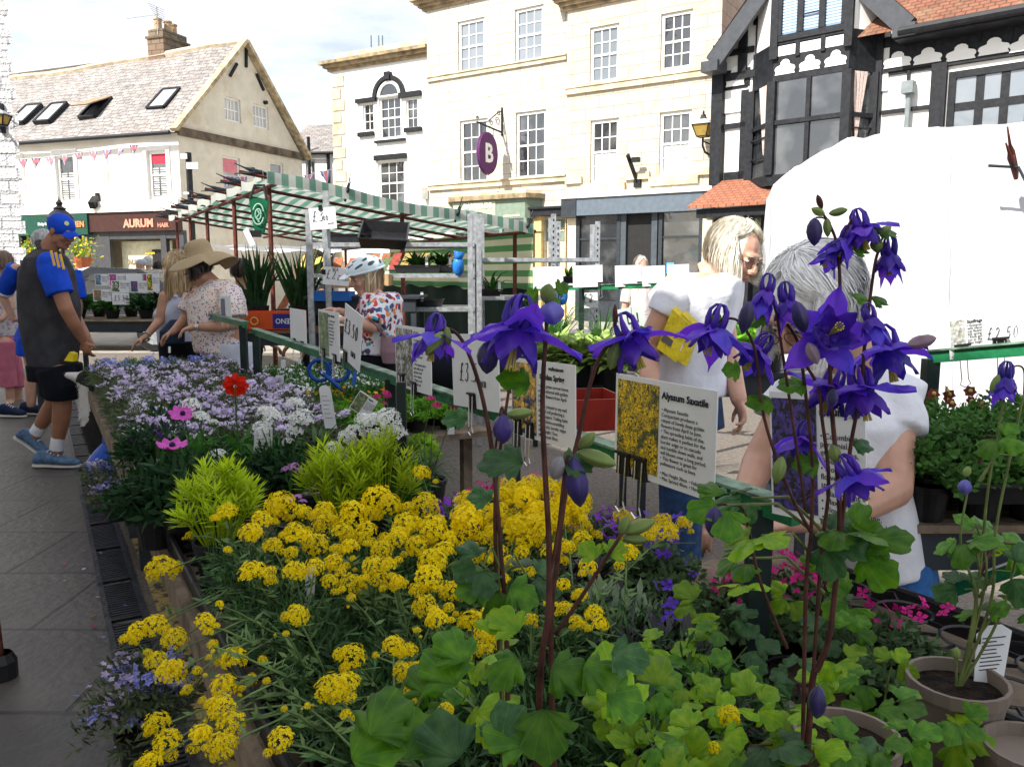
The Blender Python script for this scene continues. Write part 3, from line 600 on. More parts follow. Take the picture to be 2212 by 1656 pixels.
for i,(x,y)in enumerate(((62,548),(178,548))):
 c=at(x,y,24.5);r=empty('hanging_basket',c,['hanging basket of yellow flowers by the green shop at the left edge','hanging basket of pale flowers beside the man in the blue cap'][i],'flower basket','hanging baskets at the green shop')
 m=MB();m.lathe([(.0,-.45),(.15,-.42),(.26,-.2),(.28,-.1)],10,c);m.tube([c+V((0,0,-.1)),c+V((0,0,.5))],.01,4);m.build('basket',plain('terracotta_basket',(.4,.12,.05),.8),r)
 m=MB();m2=MB()
 for k in range(260):
  p=c+V((random.gauss(0,.18),random.gauss(0,.15),random.gauss(.08,.2)));d=V((random.gauss(0,1),random.gauss(0,1),random.gauss(0,1))).normalized()*.06;e_=d.orthogonal().normalized()*.035
  (m if k%3 else m2).quad(p-d,p+e_,p+d,p-e_)
 m.build('foliage',M_leafb,r,recalc=False,uv=False);m2.build('blossom',M_yel,r,recalc=False,uv=False)
pb=at(420,591,24);sp_=empty('sign_post',V((pb.x,pb.y,0)),'tall black and cream post carrying grey sign backs and small white boxes','post')
m=MB();m.tube([V((pb.x,pb.y,0)),V((pb.x,pb.y,at(412,330,24).z))],.09,8);m.build('pole',M_black,sp_)
for(x0,y0,x1,y1,mt)in((397,438,445,476,plain('sign_back',(.28,.31,.33),.5)),(403,351,428,365,M_wf),(390,332,404,343,M_wf),(397,415,408,420,M_wf)):
 p=at(x0,y0,23.85);q=at(x1,y1,23.85);MB().box(p.x,q.x,p.y-.03,p.y+.03,q.z,p.z).build('sign_plate' if mt is not M_wf else 'white_box',mt,sp_)
p=at(130,470,22);sl_=empty('street_lamp',V((p.x,p.y,0)),'black street lamp whose finial shows just above the blue cap','street lamp')
MB().lathe([(.06,0),(.05,p.z-.3),(.12,p.z-.28)],10,(p.x,p.y,0)).build('post',M_black,sl_)
MB().lathe([(.15,-.3),(.34,.0),(.3,.06),(.14,.2),(.16,.24),(.06,.3),(.09,.38),(.02,.46),(.0,.56)],12,p).build('lamp_head',M_black,sl_)
q=FA.uv(214,440);m=MB(FA.M);m.box(q[0]-.05,q[0]+.05,0,.1,q[1],q[1]+.35);m.bar((q[0],.1,q[1]+.15),(q[0]+.15,.45,q[1]-.1),.2,.24);tag(m.build('spotlight',M_black),'black spotlight on the cream wall above the brown fascia','spotlight')
def bunting(pts,n,Y,label,sz=.22):
 r=empty('bunting',at(*pts[0],Y),label,'bunting');P=[at(x,y,Y)for x,y in pts]
 def cv(t):
  k=t*(len(P)-1);i=min(int(k),len(P)-2);return P[i].lerp(P[i+1],k-i)
 MB().tube([cv(i/20)for i in range(21)],.008,4).build('string',M_white,r)
 for i in range(n):
  t=(i+.5)/n;p=cv(t);h=V((sz*.5,random.uniform(-.05,.05),random.uniform(-.02,.02)));tip=p+V((random.uniform(-.07,.07),random.uniform(-.1,.1),-sz*1.25))
  m=MB();m.slab([p-h,p+h,tip],(0,.004,0));fl=m.build('flag',plain('flag_blue',(.18,.2,.42),.7)if 'FB' not in globals()else globals()['FB'],r);globals()['FB']=fl.data.materials[0]
  m=MB();o=V((0,-.004,0));m.slab([p-h*.35+o,p+h*.35+o,tip+o+V((.02,0,.06)),tip+o+V((-.02,0,.06))],(0,-.003,0))
  m.slab([p-h*.9+o+V((0,0,-.07)),p+h*.9+o+V((0,0,-.07)),p+h*.6+o+V((0,0,-.14)),p-h*.6+o+V((0,0,-.14))],(0,-.004,0));m.build('cross',M_FR,fl)
  m=MB();o=V((0,-.001,0));m.slab([p-h*.6+o,p+h*.6+o,tip+o+V((.0,0,.02))],(0,-.002,0));m.build('cross_border',M_white,fl)
M_FR=plain('flag_red',(.7,.22,.24),.7)
bunting([(35,345),(100,340),(170,330),(240,323),(303,310)],9,25,'string of union flag bunting across the front of the cream building',.25)
bunting([(478,380),(530,382),(600,382),(660,380),(720,365)],7,21,'string of union flag bunting above the peak of the striped stall',.26)
# ============================================================ little house behind
FH=Fc(680,36,radians(8));hb_=empty('slate_house',FH.w(0,0,0),'small white house with stone slate roof seen between cream and white buildings','house')
a,z0=FH.uv(610,329);b,z1=FH.uv(760,329);zr=FH.uv(680,270,-3)[1]
mb=MB(FH.M);wall(mb,a,b,0,z0,[FH.rect(661,345,681,400)]);closed(mb,FH,a,b,0,z0,6);mb.build('wall',M_wall_w,hb_);sash(FH,hb_,FH.rect(661,345,681,400),2,2,M_wf,G_blue)
m=MB(FH.M);m.add([(a,.2,z0-.05),(b,.2,z0-.05),(b,-3,zr),(a,-3,zr),(b,-6.2,z0),(a,-6.2,z0)],[(0,1,2,3),(3,2,4,5)]);m.build('roof',M_slate,hb_)
m=MB(FH.M)
for x in(671,712):q=FH.uv(x,400)[0];m.tube([(q,.08,0),(q,.08,z0+(.6 if x<700 else-.1))],.07,6)
m.tube([(a,.25,z0-.1),(b,.25,z0-.1)],.07,6);m.build('drainpipe',M_black,hb_)
# ============================================================ white painted house at the left edge
PL=at(64,591,15);lh=empty('painted_stone_house',V((PL.x-2,PL.y+2,0)),'white painted rough stone house corner at the left edge','house')
M_pst=masonry('painted_stone',(.72,.72,.72),(.66,.66,.67),(.38,.38,.40),.36,.22,.02,bump=1,noisevar=.12,bdist=.05)
m=MB();z=-.02;k=0;rnd=random.Random(3)
for zz in[i*.235 for i in range(52)]:
 off=(.0 if k%2 else-.09)+rnd.uniform(-.02,.02);k+=1
 px=PL.x+off+(0 if zz>2.0 else-.05)+max(0,(9-zz))*.0
 m.hexa([(px-4,PL.y,zz),(px,PL.y,zz),(px-2.2,PL.y+2,zz),(px-4,PL.y+2,zz),(px-4,PL.y,zz+.222),(px,PL.y,zz+.222),(px-2.2,PL.y+2,zz+.222),(px-4,PL.y+2,zz+.222)])
m.build('wall',M_pst,lh)
MB().hexa([(PL.x-4,PL.y+.04,0),(PL.x-.14,PL.y+.04,0),(PL.x-2.4,PL.y+1.9,0),(PL.x-4,PL.y+1.9,0),(PL.x-4,PL.y+.04,12.2),(PL.x-.14,PL.y+.04,12.2),(PL.x-2.4,PL.y+1.9,12.2),(PL.x-4,PL.y+1.9,12.2)]).build('wall_core',plain('grey_mortar',(.35,.35,.36),.9),lh)
MB().add([(PL.x-4.2,PL.y-.3,12.2),(PL.x+.2,PL.y-.3,12.2),(PL.x-1.2,PL.y+1.2,13.5),(PL.x-4.2,PL.y+1.2,13.5),(PL.x-2.3,PL.y+2.3,12.2),(PL.x-4.2,PL.y+2.3,12.2)],[(0,1,2,3),(3,2,4,5)]).build('roof',M_slate,lh)
fl=Fc(24,15,0.0);
lantern(fl,1,253,8,288,.5,.34,'black wall lantern on the white painted house at the left edge')
# ============================================================ row of houses along the pavement, out of frame: it shades the stall
rw=empty('terrace_house',st(2,-5,0),'tall pale terrace along the pavement behind and left of the camera','building')
SH=6.9
def row(s0,s1,t0,t1,z):
 m=MB();m.hexa([st(s0,t0),st(s1,t0),st(s1,t1),st(s0,t1),st(s0,t0,z),st(s1,t0,z),st(s1,t1,z),st(s0,t1,z)]);return m
row(-12,12.5,-7.5,-2.65,SH-1.2).build('wall',M_whiter,rw)
m=MB();m.add([st(-12.2,-2.45,SH-1.25),st(12.7,-2.45,SH-1.25),st(12.7,-5,SH+1.0),st(-12.2,-5,SH+1.0),st(12.7,-7.7,SH-1.25),st(-12.2,-7.7,SH-1.25)],[(0,1,2,3),(3,2,4,5)]);m.build('roof',M_slate,rw)
for k in range(6):
 s_=-10+k*3.8;m=MB();m.hexa([st(s_,-2.66,3.2),st(s_+1.1,-2.66,3.2),st(s_+1.1,-2.6,3.2),st(s_,-2.6,3.2),st(s_,-2.66,5),st(s_+1.1,-2.66,5),st(s_+1.1,-2.6,5),st(s_,-2.6,5)]);m.build('window',G_dark,rw)
# ============================================================ black and white timber framed building
FT=Fc(1556,21.4,radians(42));
tb=empty('timber_framed_building',FT.w(4,0,0),'black and white half timbered building with gabled bay and red tile roof','building')
M_tw=plain('white_panel',(.82,.82,.80),.7,.03,3);M_tb=plain('black_timber',(.013,.0145,.018),.55,.4,9,bump=.2,spec=.25)
def U(x,y,d=0):return FT.uv(x,y,d)
s0=U(1562,300)[0];s1=U(2320,200)[0]
sg0=U(1566,200)[0];sg1=U(1921,150)[0]
ze=U(2080,45)[1];z_p=U(1640,385)[1]
mb=MB(FT.M);big=FT.rect(2046,138,2300,297);wall(mb,s0,s1,0,ze,[big],rev=.1);closed(mb,FT,s0,s1,0,ze,7);mb.build('wall',M_tw,tb)
gz=ze+4.2;gc=(sg0+sg1)/2+.1
gl=U(1543,112,.5);gr=U(1945,62,.5);zg=(gl[1]+gr[1])/2
mb=MB(FT.M);mb.slab([(sg0,.003,ze-1.2),(sg1,.003,ze-1.2),(sg1,.003,zg+.3),(gc,.003,zg+(gc-gl[0])*1.08),(sg0,.003,zg+.3)],(0,.05,0));mb.build('gable_wall',M_tw,tb)
m=MB(FT.M);T=.07
def vb(x,y0,y1,w,d=0,t=T):a,za=U(x,y0,d);_,zb=U(x,y1,d);m.box(a-w/2,a+w/2,d+.002,d+t,min(za,zb),max(za,zb))
def hbm(x0,y0,x1,y1,w,d=0,t=T):a,za=U(x0,y0,d);b,zb=U(x1,y1,d);z=(za+zb)/2;m.box(a,b,d+.002,d+t,z-w/2,z+w/2)
vb(1560,100,400,.3,t=.2);vb(1612,195,385,.2);vb(1898,40,320,.34,t=.12);vb(1645,0,165,.16,d=.06);
hbm(1566,190,1618,187,.12);hbm(1566,273,1612,271,.12);hbm(1566,382,1618,378,.2)
hbm(1908,92,2240,40,.22);hbm(1905,146,2045,132,.2,t=.09);hbm(2045,132,2240,110,.16,t=.085)
for x in(1973,2042,2112,2180):vb(x,30,92,.2,t=.075)
vb(2033,138,310,.3,t=.12)
hbm(1905,243,2030,230,.08);vb(1965,150,320,.06)
m.box(U(1905,100)[0],s1,.003,.05,U(2000,152)[1],U(2000,90)[1])
m.build('timber_frame',M_tb,tb)
def trefoil(par,cx_,cz_,w,h,d):
 """white three-lobed arch head on the black board"""
 pts=[(-.5,0),(.5,0)];
 for(ox,oz,r,a0,a1)in((.34,.32,.17,-50,80),(0,.62,.24,-10,190),(-.34,.32,.17,100,230)):
  for k in range(7):t=radians(a0+(a1-a0)*k/6);pts.append((ox+r*cos(t),oz+r*sin(t)*1.15))
 mm=MB(FT.M);mm.slab([(cx_+x*w,d,cz_+z*h)for x,z in pts],(0,.014,0));return mm.build('trefoil_panel',M_tw,par)
for i,(x,y)in enumerate(((1938,147),(2003,139),(2075,132),(2146,119),(2215,112))):
 a,z=U(x,y-2,.1);trefoil(tb,a,z,.56,.36,.1)
o=sash(FT,tb,big,4,2,M_tb,G_blue,fw=.14,mw=.16,meet=False,rev=.08)
# ---- bay
D=.75
bl=U(1664,300,D)[0];br=U(1826,280,D)[0];bl0=U(1618,300,0)[0];br0=U(1896,260,0)[0]
zb0=U(1740,372,D)[1];zb1=U(1740,167,D)[1];zt2=U(1740,118,D)[1];zt3=U(1740,82,D)[1];zt4=zg+3.2
by=empty
base=[(bl0,.002),(bl,D),(br,D),(br0,.002)]
def sc(p,k):return[(gc_b+(q[0]-gc_b)*k,q[1]*k)for q in p]
gc_b=(bl+br)/2
bay=prism(FT,base,zb1,zt3+.02).build('bay',M_tb,tb)
prism(FT,sc(base,.97),zb0,zb1).build('bay_glass',G_dark,bay)
prism(FT,sc(base,1.05),zb0-.25,zb0).build('bay_sill',M_tb,bay)
prism(FT,sc(base,.985),zt3,zt4).build('upper_bay',M_tw,bay)
m=MB(FT.M)
def post(s_,d_,z0,z1,w=.14):m.box(s_-w/2,s_+w/2,d_-w/2,d_+w/2,z0,z1)
zm=U(1740,258,D)[1]
for s_,d_ in((bl,D-.01),(br,D-.01),(bl0+.08,.08),(br0-.08,.08)):post(s_,d_,zb0,zb1+.01,.2)
cx_=(bl+br)/2;post(cx_,D-.02,zb0,zb1,.1)
m.box(bl,br,D-.05,D+.05,zm-.05,zm+.05)
for(p,q)in((base[0],base[1]),(base[2],base[3])):
 for zz in(zm,):m.bar((p[0],p[1],zz),(q[0],q[1],zz),.1,.1)
 for zz in(zb0+.45,zb0+.9):
  m.bar((p[0],p[1]+.05,zz),(q[0],q[1]+.05,zz),.03,.03)
m.build('bay_mullions',M_tb,bay)
M_cur=plain('pink_curtain',(.62,.50,.46),.8,.2,30)
for(p,q)in((base[0],base[1]),(base[2],base[3])):
 mm=MB(FT.M);e=V((q[0]-p[0],q[1]-p[1],0));nn=V((-e.y,e.x,0)).normalized();nn=nn if nn.y>0 else-nn
 for k in range(4):
  a=(.45+k*.12)if q is base[1]else(.12+k*.12);w0=.05
  mm.slab([(p[0]+e.x*a-nn.x*.0,p[1]+e.y*a-.02,zb1),(p[0]+e.x*(a+.09),p[1]+e.y*(a+.09)-.02,zb1),(p[0]+e.x*(.72 if q is base[1]else.3),p[1]+e.y*(.72 if q is base[1]else.3)-.02,zb0+.5)],tuple(nn*.03))
 mm.build('curtain',M_cur,bay)
n3=3
for k in range(3):
 trefoil(bay,bl+(br-bl)*(k+.5)/3,zb1+.14,(br-bl)/3*.82,(zt2-zb1)*.75,D+.003)
m=MB(FT.M);d2=D*.985
m.box(bl,br,d2+.002,d2+.05,zt3-.06,zt3+.03)
uz0=U(1750,78,D)[1];uz1=zt4
for s_ in(bl+.02,br-.02):m.box(s_-.09,s_+.09,d2+.002,d2+.1,zt2,zt4)
for k in(1,2):s_=bl+(br-bl)*k/3;m.box(s_-.05,s_+.05,d2+.002,d2+.055,zt2,uz0+.02)
pz0=U(1740,112,D)[1];pz1=U(1740,90,D)[1]
m.box(bl+.1,br-.1,d2+.002,d2+.08,uz0-.02,uz0+.12)
m.build('upper_frame',M_tb,bay)
for k in range(3):
 a=bl+(br-bl)*(k+.08)/3+(.04 if k==0 else 0);b=bl+(br-bl)*(k+.92)/3;MB(FT.M).box(a,b,D+.001,D+.012,pz0,pz1).build('white_panel',M_tw,bay)
hw=(bl+.12,br-.12,uz0+.12,zt4-.1)
mm=MB(FT.M)
for k in range(4):s_=hw[0]+(hw[1]-hw[0])*k/3;mm.box(s_-.07,s_+.07,d2+.002,d2+.09,hw[2],hw[3])
for zz in(hw[2]+.35,hw[2]+.8,hw[2]+1.0):mm.box(hw[0]+(hw[1]-hw[0])/3,hw[0]+(hw[1]-hw[0])*2/3,d2+.06,d2+.085,zz,zz+.03)
uw=mm.build('upper_window',M_tb,bay)
MB(FT.M).box(hw[0],hw[1],d2+.001,d2+.02,hw[2],hw[3]).build('pane',glassmat('blue_glass',(.16,.26,.42),.08),uw)
mm=MB(FT.M);zz=hw[2]+.06
while zz<hw[3]:mm.box(hw[0]+.05,hw[1]-.05,d2+.021,d2+.026,zz,zz+.035);zz+=.065
mm.build('blind',plain('blind_slats',(.45,.58,.75),.5),uw)
m=MB(FT.M);d=.055
for pts in(((1645,155),(1660,120),(1648,95),(1668,50)),((1838,10),(1848,40),(1868,62),(1889,100))):
 P=[U(x,y,d)for x,y in pts]
 for i in range(3):m.bar((P[i][0],d+.03,P[i][1]),(P[i+1][0],d+.03,P[i+1][1]),.06,.2)
hbm(1570,165,1660,158,.18,d=.053);hbm(1826,112,1900,105,.3,d=.053);hbm(1826,10,1890,8,.16,d=.053);hbm(1630,50,1668,40,.14,d=.053)
hbm(1570,118,1630,106,.14,d=.053);vb(1608,60,160,.22,d=.053)
a=U(1566,180)[0];m.box(a,bl0,.056,.07,U(1600,190)[1],U(1600,150)[1]);m.box(br0-.1,U(1905,100)[0],.056,.071,U(1860,150)[1],U(1860,115)[1])
m.build('brace',M_tb,tb)
a,z=U(1588,186,.07);trefoil(tb,a,z,.5,.55,.072)
apx=(gc,.5,zg+(gc-gl[0])*1.08)
m=MB(FT.M);L0=(gl[0],.55,zg-.15);R0=(gr[0]+.15,.55,zg-.15)
m.bar(L0,apx,.12,.42);m.bar(R0,apx,.12,.42);m.box(gl[0]-.25,gl[0]+.2,.2,.7,zg-.35,zg-.1);m.box(gr[0]-.1,gr[0]+.35,.2,.7,zg-.35,zg-.1);m.build('bargeboard',plain('grey_barge',(.06,.065,.075),.5),tb)
m=MB(FT.M)
for e_ in(L0,R0):
 q=(e_[0]+(-.15 if e_ is L0 else.15),.62,e_[2]+.16);r_=(apx[0],.62,apx[2]+.3)
 m.add([q,r_,(r_[0],-6,r_[2]),(q[0],-6,q[2])],[(0,1,2,3)])
rf=m.build('gable_roof',M_redtile,tb)
ga=U(1958,62,.5);gb=U(2240,15,.5);zr0=(ga[1]+gb[1])/2
m=MB(FT.M);m.add([(ga[0]-1.5,.6,zr0),(s1+.5,.6,zr0),(s1+.5,-3.6,zr0+4.4),(ga[0]-1.5,-3.6,zr0+4.4),(s1+.5,-7.5,zr0),(ga[0]-1.5,-7.5,zr0)],[(0,1,2,3),(3,2,4,5)]);m.build('roof',M_redtile,tb)
m=MB(FT.M);m.tube([(ga[0]-.1,.66,zr0-.06),(s1+.5,.66,zr0-.06)],.1,8);m.box(ga[0]-.2,s1,.002,.6,zr0-.2,zr0-.15);m.build('gutter',M_black,tb)
a,z=U(1968,195);m=MB(FT.M);m.box(a-.12,a+.12,.05,.3,z-.1,z+.15);m.tube([(a,.15,0),(a,.15,z)],.06,8);m.tube([(a-2.0,.12,2),(a-2.0,.12,zg-.2)],.0001,3);m.build('rainwater_pipe',plain('grey_pipe',(.2,.23,.24),.5),tb)
p0,pz=U(1560,385,.1);p1=U(1730,385,.1)[0];zlo=U(1640,436,1.0)[1]
m=MB(FT.M);m.slab([(p0,.1,z_p),(br0+1,.1,z_p),(br0+1.3,1.15,zlo),(p0-.35,1.15,zlo)],(0,0,-.08));m.build('pent_roof',M_orange,tb)
MB(FT.M).box(p0-.2,br0+1.2,.002,1.0,zlo-.3,zlo-.09).build('pent_fascia',M_tb,tb)
m=MB(FT.M)
for x in(1556,1600,1618,1655,1700,1745):a=U(x,520,.1)[0];m.box(a-.09,a+.09,.002,.25,0,zlo-.3)
m.bar((U(1590,460,.3)[0],.3,1.6),(U(1612,460,.3)[0],.3,zlo-.3),.12);m.build('shop_post',M_tb,tb)
MB(FT.M).box(s0,s0+9,.001,.02,0,zlo-.3).build('shop_window',G_dark,tb)
a,z=U(1621,560,.05);b,z1=U(1651,455,.05);po=MB(FT.M).box(a,b,.03,.05,z,z1).build('window_board',plain('green_board',(.24,.27,.2),.6),tb)
ftext(FT,po,'N',1631,487,.25,.05,M_cream_t,.002)
a,z=U(1572,485,.05);b,z1=U(1596,452,.05);MB(FT.M).box(a,b,.03,.05,z,z1).build('window_board',M_tw,tb)
FP=Fc(1585,27,radians(42));pk=empty('pink_house',FP.w(0,0,0),'salmon pink rendered house with black downpipe behind the half timbered gable','house')
a=FP.uv(1530,50)[0];b=FP.uv(1700,50)[0];m=MB(FP.M);m.box(a,b,-4,0,0,FP.uv(1600,-60)[1]);m.build('wall',plain('pink_render',(.66,.30,.24),.8,.15,3),pk)
c,z=FP.uv(1602,15);m=MB(FP.M);m.tube([(c,.1,0),(c,.1,z)],.07,6);m.box(c-.15,c+.15,.02,.25,z,z+.25);m.build('downpipe',M_black,pk)
# ============================================================ lettering by hand: strokes in a unit box
GL={'£':[[(.75,.85),(.6,1),(.42,.95),(.36,.6),(.3,.15),(.1,.0),(.3,.06),(.85,.0)],[(.12,.5),(.62,.52)]],
'0':[[(.5,1),(.2,.75),(.18,.3),(.45,0),(.78,.25),(.8,.7),(.5,1)]],'1':[[(.3,.8),(.5,1),(.48,0)]],
'2':[[(.18,.8),(.45,1),(.75,.8),(.6,.45),(.15,.02),(.85,.05)]],'3':[[(.2,.95),(.6,1),(.72,.8),(.4,.56),(.75,.4),(.7,.1),(.4,0),(.15,.1)]],
'5':[[(.8,1),(.35,.98),(.25,.55),(.6,.62),(.8,.35),(.6,.05),(.15,.02)]],'.':[[(.45,.02),(.52,.08)]],'-':[[(.2,.4),(.8,.42)]],
'E':[[(.8,1),(.2,.95),(.2,.05),(.8,0)],[(.2,.5),(.7,.52)]],'A':[[(.1,0),(.5,1),(.85,0)],[(.25,.4),(.75,.4)]],'C':[[(.85,.85),(.5,1),(.2,.6),(.3,.1),(.85,.08)]],
'H':[[(.2,1),(.2,0)],[(.8,1),(.78,0)],[(.2,.5),(.8,.5)]],'V':[[(.1,1),(.45,0),(.85,1)]],'G':[[(.85,.85),(.5,1),(.2,.6),(.3,.1),(.8,.1),(.8,.45),(.55,.45)]],'U':[[(.15,1),(.2,.05),(.75,.05),(.8,1)]],' ':[]}
M_ink=plain('black_ink',(.02,.02,.025),.6,.05);M_card=plain('white_card',(.72,.73,.74),.5,.03,20);M_clip=plain('clip_black',(.015,.015,.017),.35,.1);M_steel=plain('steel_wire',(.6,.6,.6),.25,.1,metal=.9)
M_galv=plain('galvanised_steel',(.42,.44,.46),.38,.25,25,metal=.6,bump=.1);M_rust=plain('dark_red_pole',(.11,.028,.02),.6,.4,18,bump=.2);M_gpaint=plain('green_painted_wood',(.015,.15,.06),.4,.3,12,bump=.2);M_dgreen=plain('dark_post',(.014,.026,.024),.5,.3,12)
M_bplast=plain('black_plastic',(.012,.012,.014),.38,.3,20,spec=.4);M_wood=plain('weathered_plank',(.20,.155,.11),.85,.35,10,bump=.6,bscale=30)
def hand(par,M,txt,x,z,h,r,slant=.15,sp=.62,name='handwriting'):
 m=MB(M)
 for ch in txt:
  for stc in GL.get(ch,[]):
   P=[(x+(px_*.8+pz_*slant)*h*.62,.0,z+pz_*h)for px_,pz_ in stc];m.tube([(p[0],.002,p[2])for p in P],r,4,flat=1)
  x+=h*sp*(.5 if ch in '. ' else 1)
 return m.build(name,M_ink,par,uv=False)
def frame3(o,ex,ez):
 """matrix with x along the card, z up the card, y towards the viewer"""
 ex=ex.normalized();ez=(ez-ex*ez.dot(ex)).normalized();ey=ex.cross(ez);ey=-ey if ey.dot(CAM-o)<0 else ey
 return Matrix(((ex.x,ey.x,ez.x,o.x),(ex.y,ey.y,ez.y,o.y),(ex.z,ey.z,ez.z,o.z),(0,0,0,1)))
def clip(par,M,x,z,s=1,wires=True):
 m=MB(M);m.slab([(x-.016*s,.006,z-.006*s),(x+.016*s,.006,z-.006*s),(x+.013*s,.006,z+.026*s),(x-.013*s,.006,z+.026*s)],(0,-.02,0));m.tube([(x-.017*s,.008,z+.027*s),(x+.017*s,.008,z+.027*s)],.003*s,5)
 o=m.build('bulldog_clip',M_clip,par,uv=False)
 if wires:
  m=MB(M);m.tube([(x-.008*s,.008,z+.022*s),(x-.007*s,.012,z-.045*s),(x-.011*s,.012,z-.056*s),(x,.012,z-.063*s),(x+.011*s,.012,z-.056*s),(x+.007*s,.012,z-.045*s),(x+.008*s,.008,z+.022*s)],.0013*s,4)
  m.build('clip_wire',M_steel,o,uv=False)
 return o
def card(P,name,label,group=None,mat=None,pic=None,clips=(),text=(),price=None,each=None,thick=.003,cat='card',inkr=.0022):
 """P = four world points TL, TR, BR, BL; pic = (x0,z0,x1,z1 as fractions, material)"""
 TL,TR,BR,BL=P;M=frame3(BL,BR-BL,TL-BL);wd=(BR-BL).length;ht=(M.inverted()@TL).z
 r=empty(name,(BL+BR)/2,label,cat,group)
 m=MB(M);m.box(0,wd,-thick,0,0,ht);m.build('card',mat or M_card,r)
 if pic:x0,z0,x1,z1,pm=pic;MB(M).box(x0*wd,x1*wd,.0005,.0015,z0*ht,z1*ht).build('photo',pm,r)
 for(tx,x,z,sz,bold)in text:
  Mt=M@Matrix.Translation((x*wd,.0016,z*ht));text_mesh(tx,sz,Mt,.0002,bold).build('printed_text',M_ink,r,uv=False)
 if price:tx,x,z,h=price;hand(r,M,tx,x*wd,z*ht,h,inkr)
 if each:tx,x,z,h=each;hand(r,M,tx,x*wd,z*ht,h,inkr*.8,slant=.05)
 for cx,cz,s in clips:clip(r,M,cx*wd,cz*ht,s,cz<.4)
 return r
def tcard(px,t,*a,**k):return card([att(x,y,t)for x,y in px],*a,**k)
def ycard(px,Y,*a,**k):return card([at(x,y,Y)for x,y in px],*a,**k)
# ============================================================ green striped market stall
def stripes(name,c1,c2,n_w,axis,trans=.45,frac=.5):
 m,n,b=newmat(name);b.inputs['Roughness'].default_value=.7
 g=nd(n,'ShaderNodeNewGeometry');dt=nd(n,'ShaderNodeVectorMath',operation='DOT_PRODUCT');dt.inputs[1].default_value=axis
 lk(n,g.outputs['Position'],dt.inputs[0]);q=nd(n,'ShaderNodeMath',operation='DIVIDE');q.inputs[1].default_value=n_w;lk(n,dt.outputs['Value'],q.inputs[0])
 f=nd(n,'ShaderNodeMath',operation='FRACT');lk(n,q.outputs[0],f.inputs[0]);ls=nd(n,'ShaderNodeMath',operation='LESS_THAN');ls.inputs[1].default_value=frac;lk(n,f.outputs[0],ls.inputs[0])
 x=nd(n,'ShaderNodeMix',data_type='RGBA');x.inputs[6].default_value=c4(c1);x.inputs[7].default_value=c4(c2);lk(n,ls.outputs[0],x.inputs[0])
 z=nd(n,'ShaderNodeTexNoise');z.inputs['Scale'].default_value=3;z.inputs['Detail'].default_value=5;lk(n,g.outputs['Position'],z.inputs[0]);mr=nd(n,'ShaderNodeMapRange');mr.inputs[3].default_value=.75;mr.inputs[4].default_value=1.15;lk(n,z.outputs[0],mr.inputs[0])
 sc_=nd(n,'ShaderNodeVectorMath',operation='SCALE');lk(n,x.outputs[2],sc_.inputs[0]);lk(n,mr.outputs[0],sc_.inputs['Scale'])
 lk(n,sc_.outputs[0],b.inputs['Base Color']);tr=nd(n,'ShaderNodeBsdfTranslucent');ms=nd(n,'ShaderNodeMixShader');ms.inputs[0].default_value=trans
 lk(n,sc_.outputs[0],tr.inputs[0]);lk(n,b.outputs[0],ms.inputs[1]);lk(n,tr.outputs[0],ms.inputs[2]);lk(n,ms.outputs[0],n.nodes['Material Output'].inputs[0]);return m
M_str=stripes('green_stripe_cloth',(.60,.63,.58),(.17,.34,.26),.15,tuple(BX));M_strh=stripes('green_stripe_backcloth',(.62,.62,.42),(.09,.26,.09),.17,(0,0,1),trans=.4)
C1=V((-2.67,9.1,2.45));CL=3.4;LEN=7.4
ms_=empty('market_stall',V((C1.x,C1.y,0)),'market stall with green and white striped sloping canopy on dark red poles','market stall')
def can(s,t,off=0):
 z=2.45-.45*t/CL-.035*abs(sin(pi*s/1.3))-.03*sin(pi*t/CL)+.02*sin(s*7+t*3)+off
 p=C1+AX*s+BX*t;p.z=z;return p
m=MB();m.grid(lambda u,v:can(u*LEN,v*CL,.05),64,14)
m.grid(lambda u,v:can(0,u*CL,.05-.13*v)-AX*.03+AX*.015*sin(u*40),40,2);m.grid(lambda u,v:can(u*LEN,0,.05-.1*v)-BX*(.03+.02*sin(u*60)),60,2)
m.build('canopy',M_str,ms_,smooth=True,uv=False)
m=MB();m.grid(lambda u,v:can(u*5,CL,.0)+V((0,0,-.78*v))+BX*(.03*sin(u*30)*(.3+v)),60,6);m.build('back_cloth',M_strh,ms_,smooth=True,uv=False)
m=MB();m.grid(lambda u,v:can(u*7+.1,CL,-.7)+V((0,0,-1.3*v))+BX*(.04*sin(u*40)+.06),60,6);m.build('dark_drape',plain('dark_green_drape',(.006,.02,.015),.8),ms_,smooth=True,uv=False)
for k in range(8):
 s=.02+k*1.03;MB().tube([can(s,-.28,-.0),can(s,CL+.05,-.03)],.022,6).build('rafter',M_rust,ms_)
m=MB()
for t in(.08,CL-.05):m.tube([can(.0,t,-.06),can(LEN,t,-.06)],.022,6);m.build('purlin',M_rust,ms_)if False else None
MB().tube([can(0,.1,-.07),can(LEN,.1,-.07)],.024,6).build('purlin',M_rust,ms_);MB().tube([can(0,CL-.1,-.07),can(LEN,CL-.1,-.07)],.024,6).build('purlin',M_rust,ms_);MB().tube([can(0,CL*.5,-.07),can(LEN,CL*.5,-.07)],.02,6).build('purlin',M_rust,ms_)
for s,t in((.3,.1),(2.2,.1),(4.2,.1),(5.8,.1),(7.3,.1),(.3,1.7),(.3,CL-.1),(4.2,CL-.1),(7.2,CL-.1)):
 p=can(s,t,-.05);MB().tube([V((p.x,p.y,0)),p],.028,7).build('pole',M_rust,ms_)
